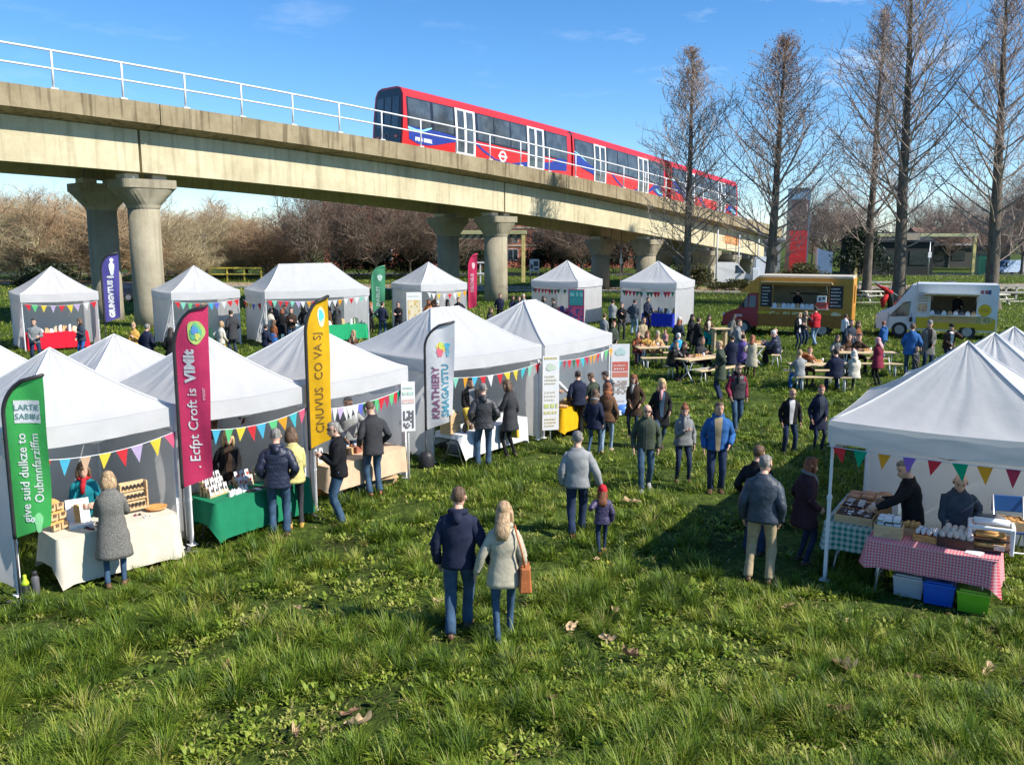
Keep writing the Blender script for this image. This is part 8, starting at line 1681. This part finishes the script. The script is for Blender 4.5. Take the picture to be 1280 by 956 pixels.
for a in (('ginger haired woman in tan coat in front of the back row gazebo', 535, 373, 10, 'f', 'coat orange', 'slim brown', 'long auburn'), ('white haired person in navy jacket at the back row gazebo', 547, 375, -5, 'm', 'jacket navy', 'trousers djean', 'short whiteh'), ('person in black hooded coat at the back row gazebo', 560, 374, -20, 'f', 'coat black', 'slim black', 'long darkh'), ('person in black jacket at the right end of the back row gazebo', 573, 371, 175, 'm', 'jacket black', 'trousers black', 'short darkh'), ('seller with dark curly hair inside the back row gazebo', 543, 368, 180, 'm', 'jumper brown', 'trousers black', 'short darkh'),
          ('person in grey coat standing alone before the viaduct column', 612, 384, 120, 'f', 'coat char', 'slim grey', 'long brownh'), ('man in navy polo standing before the viaduct column', 625, 366, 180, 'm', 'shirt navy', 'trousers black', 'short darkh'), ('woman in navy top right of the navy polo man', 641, 369, 170, 'f', 'jacket navy', 'slim black', 'bob brownh'), ('person in slate jacket left of the pale haired visitor', 648, 370, 160, 'm', 'jacket slate', 'trousers djean', 'short brownh'), ('pale haired visitor in light shirt left of the teal poster gazebo', 655, 367, 200, 'm', 'shirt lgrey', 'trousers tan', 'crop whiteh'),
          ('left of two dark figures inside the teal poster gazebo', 678, 370, 90, 'f', 'coat black', 'slim black', 'long darkh'), ('right of two dark figures inside the teal poster gazebo', 693, 372, -80, 'm', 'jacket char', 'trousers black', 'short darkh'),
          ('person in pale hoodie and black trousers beside the blue cloth gazebo', 766, 373, 20, 'm', 'hoodie lgrey', 'trousers black', 'short darkh'), ('person in black jacket with white print beside the blue cloth gazebo', 777, 377, 180, 'm', 'jacket black', 'trousers char', 'short darkh'), ('tall person in dark hooded coat and pale jeans at the blue cloth', 793, 373, 30, 'm', 'puffer slate', 'trousers ljean', 'short darkh'), ('seller in navy behind the blue cloth', 809, 371, 150, 'm', 'jacket navy', 'trousers black', 'short darkh'),
          ('person in grey top with black rucksack right of the teal poster', 755, 390, 30, 'f', 'jumper grey', 'slim olive', 'short brownh'), ('person in olive coat left of the blue jumper picnic table', 767, 400, 170, 'f', 'longcoat olive', 'slim olive', 'short auburn'), ('person in dark blue coat with beanie beside the blue cloth', 849, 394, 40, 'f', 'coat slate', 'slim djean', 'long rust'), ('dark haired woman in black standing behind the black clad diners', 864, 392, 150, 'f', 'coat black', 'slim black', 'long darkh')):
    P(a[0], a[1], a[2], None, a[3], a[4], a[5], a[6], a[7], 'low low' if a[1] % 2 else 'chest low', 'stand', hat='beanie cream' if 'beanie' in a[0] else 'hood black' if 'hooded coat at the back' in a[0] else None, shoes='black')
for a in (('person in black coat standing left of the tall table', 872, 396, 60, 'f', 'coat black', 'slim black', 'short darkh'), ('man in sand jacket behind the first picnic table', 803, 395, 150, 'm', 'jacket tan', 'trousers djean', 'short darkh'), ('person in grey jumper standing at the red truck front wheel', 922, 398, 100, 'm', 'jumper grey', 'trousers djean', 'short brownh'), ('woman in rust coat between the red truck and the far picnic table', 1072, 398, 160, 'f', 'coat rust', 'slim black', 'long brownh'), ('man in slate jacket behind the far picnic table', 1063, 397, 170, 'm', 'jacket slate', 'trousers black', 'short brownh'), ('person in dark green coat at the end of the longest picnic table', 902, 424, -70, 'm', 'coat olive', 'trousers djean', 'short fairh')):
    P(a[0], a[1], a[2], None, a[3], a[4], a[5], a[6], a[7], 'low low', 'stand')
P('child in pink top near the blue cloth', 831, 412, 440, 200, 'c', 'jumper pink', 'slim djean', 'short auburn', 'low low', 'stand')
# ---------------------------------------------------------------- picnic tables
def seat(key, label, along, side, top, bot, hair, arms='table table', sex='m', **k):
    """someone sitting on the bench of a picnic table; side +1 is the far bench"""
    c, yaw = PT[key]; e = Vector((cos(yaw), sin(yaw), 0)); n_ = Vector((-sin(yaw), cos(yaw), 0)); q = c+e*along+n_*side*.72
    o, t, pv = P(label, 640, 600, None, 0, sex, top, bot, hair, arms, 'sit', sit_z=.46, **k); o.location = (q.x, q.y, -.01); f = -n_*side; o.rotation_euler = (0, 0, atan2(f.y, f.x)-pi/2); return o
seat('1', 'person in orange jacket at the left of the first picnic table', -.75, 1, 'jacket rust', 'slim maroon', 'short darkh', sex='f')
seat('1', 'person in mustard jacket next to the orange jacket', -.40, 1, 'jacket ochre', 'slim tan', 'long auburn', 'table face', 'f')
seat('1', 'person in tan coat and cream beanie at the first picnic table', -.0, 1, 'puffer gold', 'slim tan', 'short brownh', sex='f', hat='beanie beige')
seat('1', 'white haired man in bright blue jumper seated with his back to the camera', .45, -1, 'jumper sky', 'trousers djean', 'short whiteh', bulk=1.15)
seat('2', 'person in black quilted coat at the left end of the longest picnic table', -.85, 1, 'puffer black', 'slim black', 'short brownh', 'table face', 'm', lean_=12)
seat('2', 'woman in black beside the quilted coat at the longest picnic table', -.4, 1, 'jacket black', 'slim black', 'long brownh', sex='f', lean_=10)
seat('2', 'person in charcoal jacket with a white plate near the teal skirt woman', .55, 1, 'jacket char', 'trousers black', 'short brownh', 'table chest', skin=1)
P('woman in teal skirt and brown cardigan standing at the tall table', 884, 394, 440, 170, 'f', 'jacket brown', 'skirt aqua', 'long dbrown', 'front low', 'stand', inner='cream')
P('person in grey and white coat bending by the red truck wheel', 911, 402, 436, 60, 'f', 'coat tweed', 'slim black', 'long darkh', 'reach low', 'stand', lean_=24, nod=20)
seat('3', 'fair haired child at the picnic table before the red truck', -.7, 1, 'jumper olive', 'slim brown', 'short fairh', sex='f')
seat('3', 'person in red and ochre top at the picnic table before the red truck', -.1, 1, 'jumper gold', 'slim black', 'bob darkh', 'table face', 'f', scarf='maroon')
seat('3', 'white haired man in navy coat seated before the red truck', -.3, -1, 'puffer navy', 'trousers black', 'short whiteh', bulk=1.15)
seat('3', 'small bald person in slate top at the bench end', .4, -1, 'jumper slate', 'trousers djean', 'fringe brownh')
P('man in navy coat with back turned behind the red sleeved man', 914, 422, 472, 12, 'm', 'coat navy', 'trousers lgrey', 'short darkh', 'pocket low', 'stand')
P('person in violet coat beside the navy coated man', 927, 424, 470, 25, 'f', 'coat violet', 'slim black', 'short darkh', 'low low', 'stand')
P('person in cream long coat right of the violet coat', 938, 427, 472, 20, 'f', 'longcoat beige', 'slim dbrown', 'long rust', 'low low', 'stand')
seat('4', 'person in pale grey jumper at the left of the two pairs', -.72, -1, 'jumper lgrey', 'trousers blue', 'short fairh', 'table face', 'f')
seat('4', 'person in rust top leaning on the table of the two pairs', -.1, 1, 'jumper rust', 'slim brown', 'short auburn', 'table face', 'f', lean_=16)
seat('4', 'man in navy jumper seated with back turned on the near bench', .40, -1, 'jumper navy', 'trousers djean', 'short darkh', bulk=1.14)
seat('4', 'person in cream hooded top with back turned beside the navy jumper', .95, -1, 'hoodie cream', 'slim black', 'bob whiteh', sex='f', bulk=1.08)
seat('5', 'person in grey coat at the table left of the burgundy coat', -.85, 1, 'puffer tweed', 'trousers dbrown', 'bob brownh', sex='f')
seat('5', 'dark haired person in black top at the table left of the burgundy coat', -.1, 1, 'jumper dbrown', 'trousers black', 'short darkh', 'face table')
seat('5', 'person in brown top beside the grey coat at the far picnic table', -.45, 1, 'jumper brown', 'trousers djean', 'short brownh')
P('woman in burgundy coat with pink hood standing with back turned', 1096, 421, 481, -40, 'f', 'parka maroon', 'slim black', 'long pink', 'low low', 'stand', bulk=1.15, hem=-.3, shoes='black')
P('person in blue jacket with backpack strap beside the white truck wheel', 1103, 401, 447, -30, 'm', 'hoodie blue', 'trousers ljean', 'short rust', 'low low', 'stand', bulk=1.1)
P('woman in black and white jacket before the red truck lettering', 996, 390, 438, 150, 'f', 'jacket black', 'slim djean', 'bob fairh', 'chest chest', 'stand', inner='white')
P('taller person eating right behind the black and white jacket', 1004, 387, 432, 150, 'm', 'jacket char', 'trousers djean', 'short fairh', 'face low', 'stand', inner='tan')
P('person in bright red jacket and pale jeans at the red truck counter', 1018, 382, 432, -10, 'm', 'jacket red', 'trousers ljean', 'short darkh', 'pocket low', 'walk', bulk=1.1)
P('person in white shirt and apron eating behind the red truck', 1054, 394, 436, 60, 'm', 'shirt white', 'trousers djean', 'short darkh', 'face low', 'stand', apron='tan')
P('man in blue coat with back turned in front of the white truck', 1137, 404, 470, 25, 'm', 'parka blue', 'trousers jean', 'short brownh', 'pocket pocket', 'stand', bulk=1.1)
P('child in dark grey coat beside the blue coated man', 1143, 434, 471, 160, 'c', 'puffer char', 'slim char', 'short fairh', 'low low', 'stand')
P('man with flat cap in grey jacket before the white truck', 1157, 398, 465, 185, 'm', 'coat tweed', 'trousers djean', 'short greyh', 'low down', 'stand', inner='black', hat='cap grey')
P('man with dark cap eating at the white truck', 1184, 402, 462, 170, 'm', 'jacket dbrown', 'trousers navy', 'short darkh', 'face low', 'stand', inner='white', hat='cap black', bulk=1.15)
def seller(label, loc, a, top):
    o, t, pv = P(label, 640, 600, None, a, 'm', top, 'trousers black', 'short darkh', 'front low', 'stand', h=1.72, nod=14); o.location = loc; return o
seller('seller in black inside the red food truck hatch', seller1, 175, 'jacket black'); seller('seller in dark jumper inside the white food truck hatch', seller2, 190, 'jumper black')
# ---------------------------------------------------------------- what they carry
LEA = mat('tan leather', (.30, .095, .03), .45, (9, .2), bump=(30, .2))
def handbag(o, label, name, at_, m, w, d, h_, strap):
    t = thing(name, label, 'bag', wpt(o, at_), o.rotation_euler.z)
    q = MB(); q.box((0, 0, -h_/2), (w, d, h_), taper=.78, bev=.02); q.build('bag_body', m, t); q = MB(); q.box((0, d*.52, -h_*.25) if d > .05 else (0, 0, 0), (w*.8, .012, h_*.5)); q.build('flap', m, t)
    q = MB(); base = t.location; R = t.rotation_euler.to_matrix().inverted(); q.tube([R @ (wpt(o, v)-base) for v in strap], .012, 6); q.build('strap', m, t)
handbag(p2, 'tan leather bag hanging at the parka woman right hip', 'handbag', (.25, -.07, .98), LEA, .15, .24, .30, [(.25, -.13, .96), (.20, -.14, 1.2), (.135, -.09, 1.43), (.13, .02, 1.45), (.18, .09, 1.25), (.25, .02, .96)])
handbag(p26, 'yellow bag hanging from the charcoal coat woman hand', 'shopping_bag', (.24, .05, .74), cloth((.60, .42, .06)), .10, .26, .34, [(.24, .0, .72), (.235, .04, .82), (.24, .12, .72)])
one('smartphone', 'dark phone held by the man in sunglasses', 'phone', wpt(pm, (0, .33, 1.2)), pm.rotation_euler.z, BLACK, lambda q: q.box((0, 0, 0), (.075, .012, .15), bev=.005, R=lean(-35)))
for lab, px, py, z in (('paper food tray on the picnic table of the two pairs', 1021, 453, .753), ('paper food tray on the longest picnic table', 872, 446, .753), ('paper food tray on the table with the bright blue jumper man', 815, 433, .753), ('paper food tray on the picnic table before the red truck', 947, 429, .753), ('cup and paper tray at the table left of the burgundy coat', 1082, 439, .753)):
    item('food_tray', lab, 'food', G(px, py, z), .3, [('tray', CARD, lambda q: openbox(q, .30, .22, .05)), ('food', BRD, lambda q: fill(q, .26, .18, .04, 3, 2, (.05, .05, .04), random.Random(2), 'r')), ('paper_cup', PAPER, lambda q: q.lathe([(.03, 0), (.04, .12), (.036, .12)], 10, (.25, .05, 0)))])
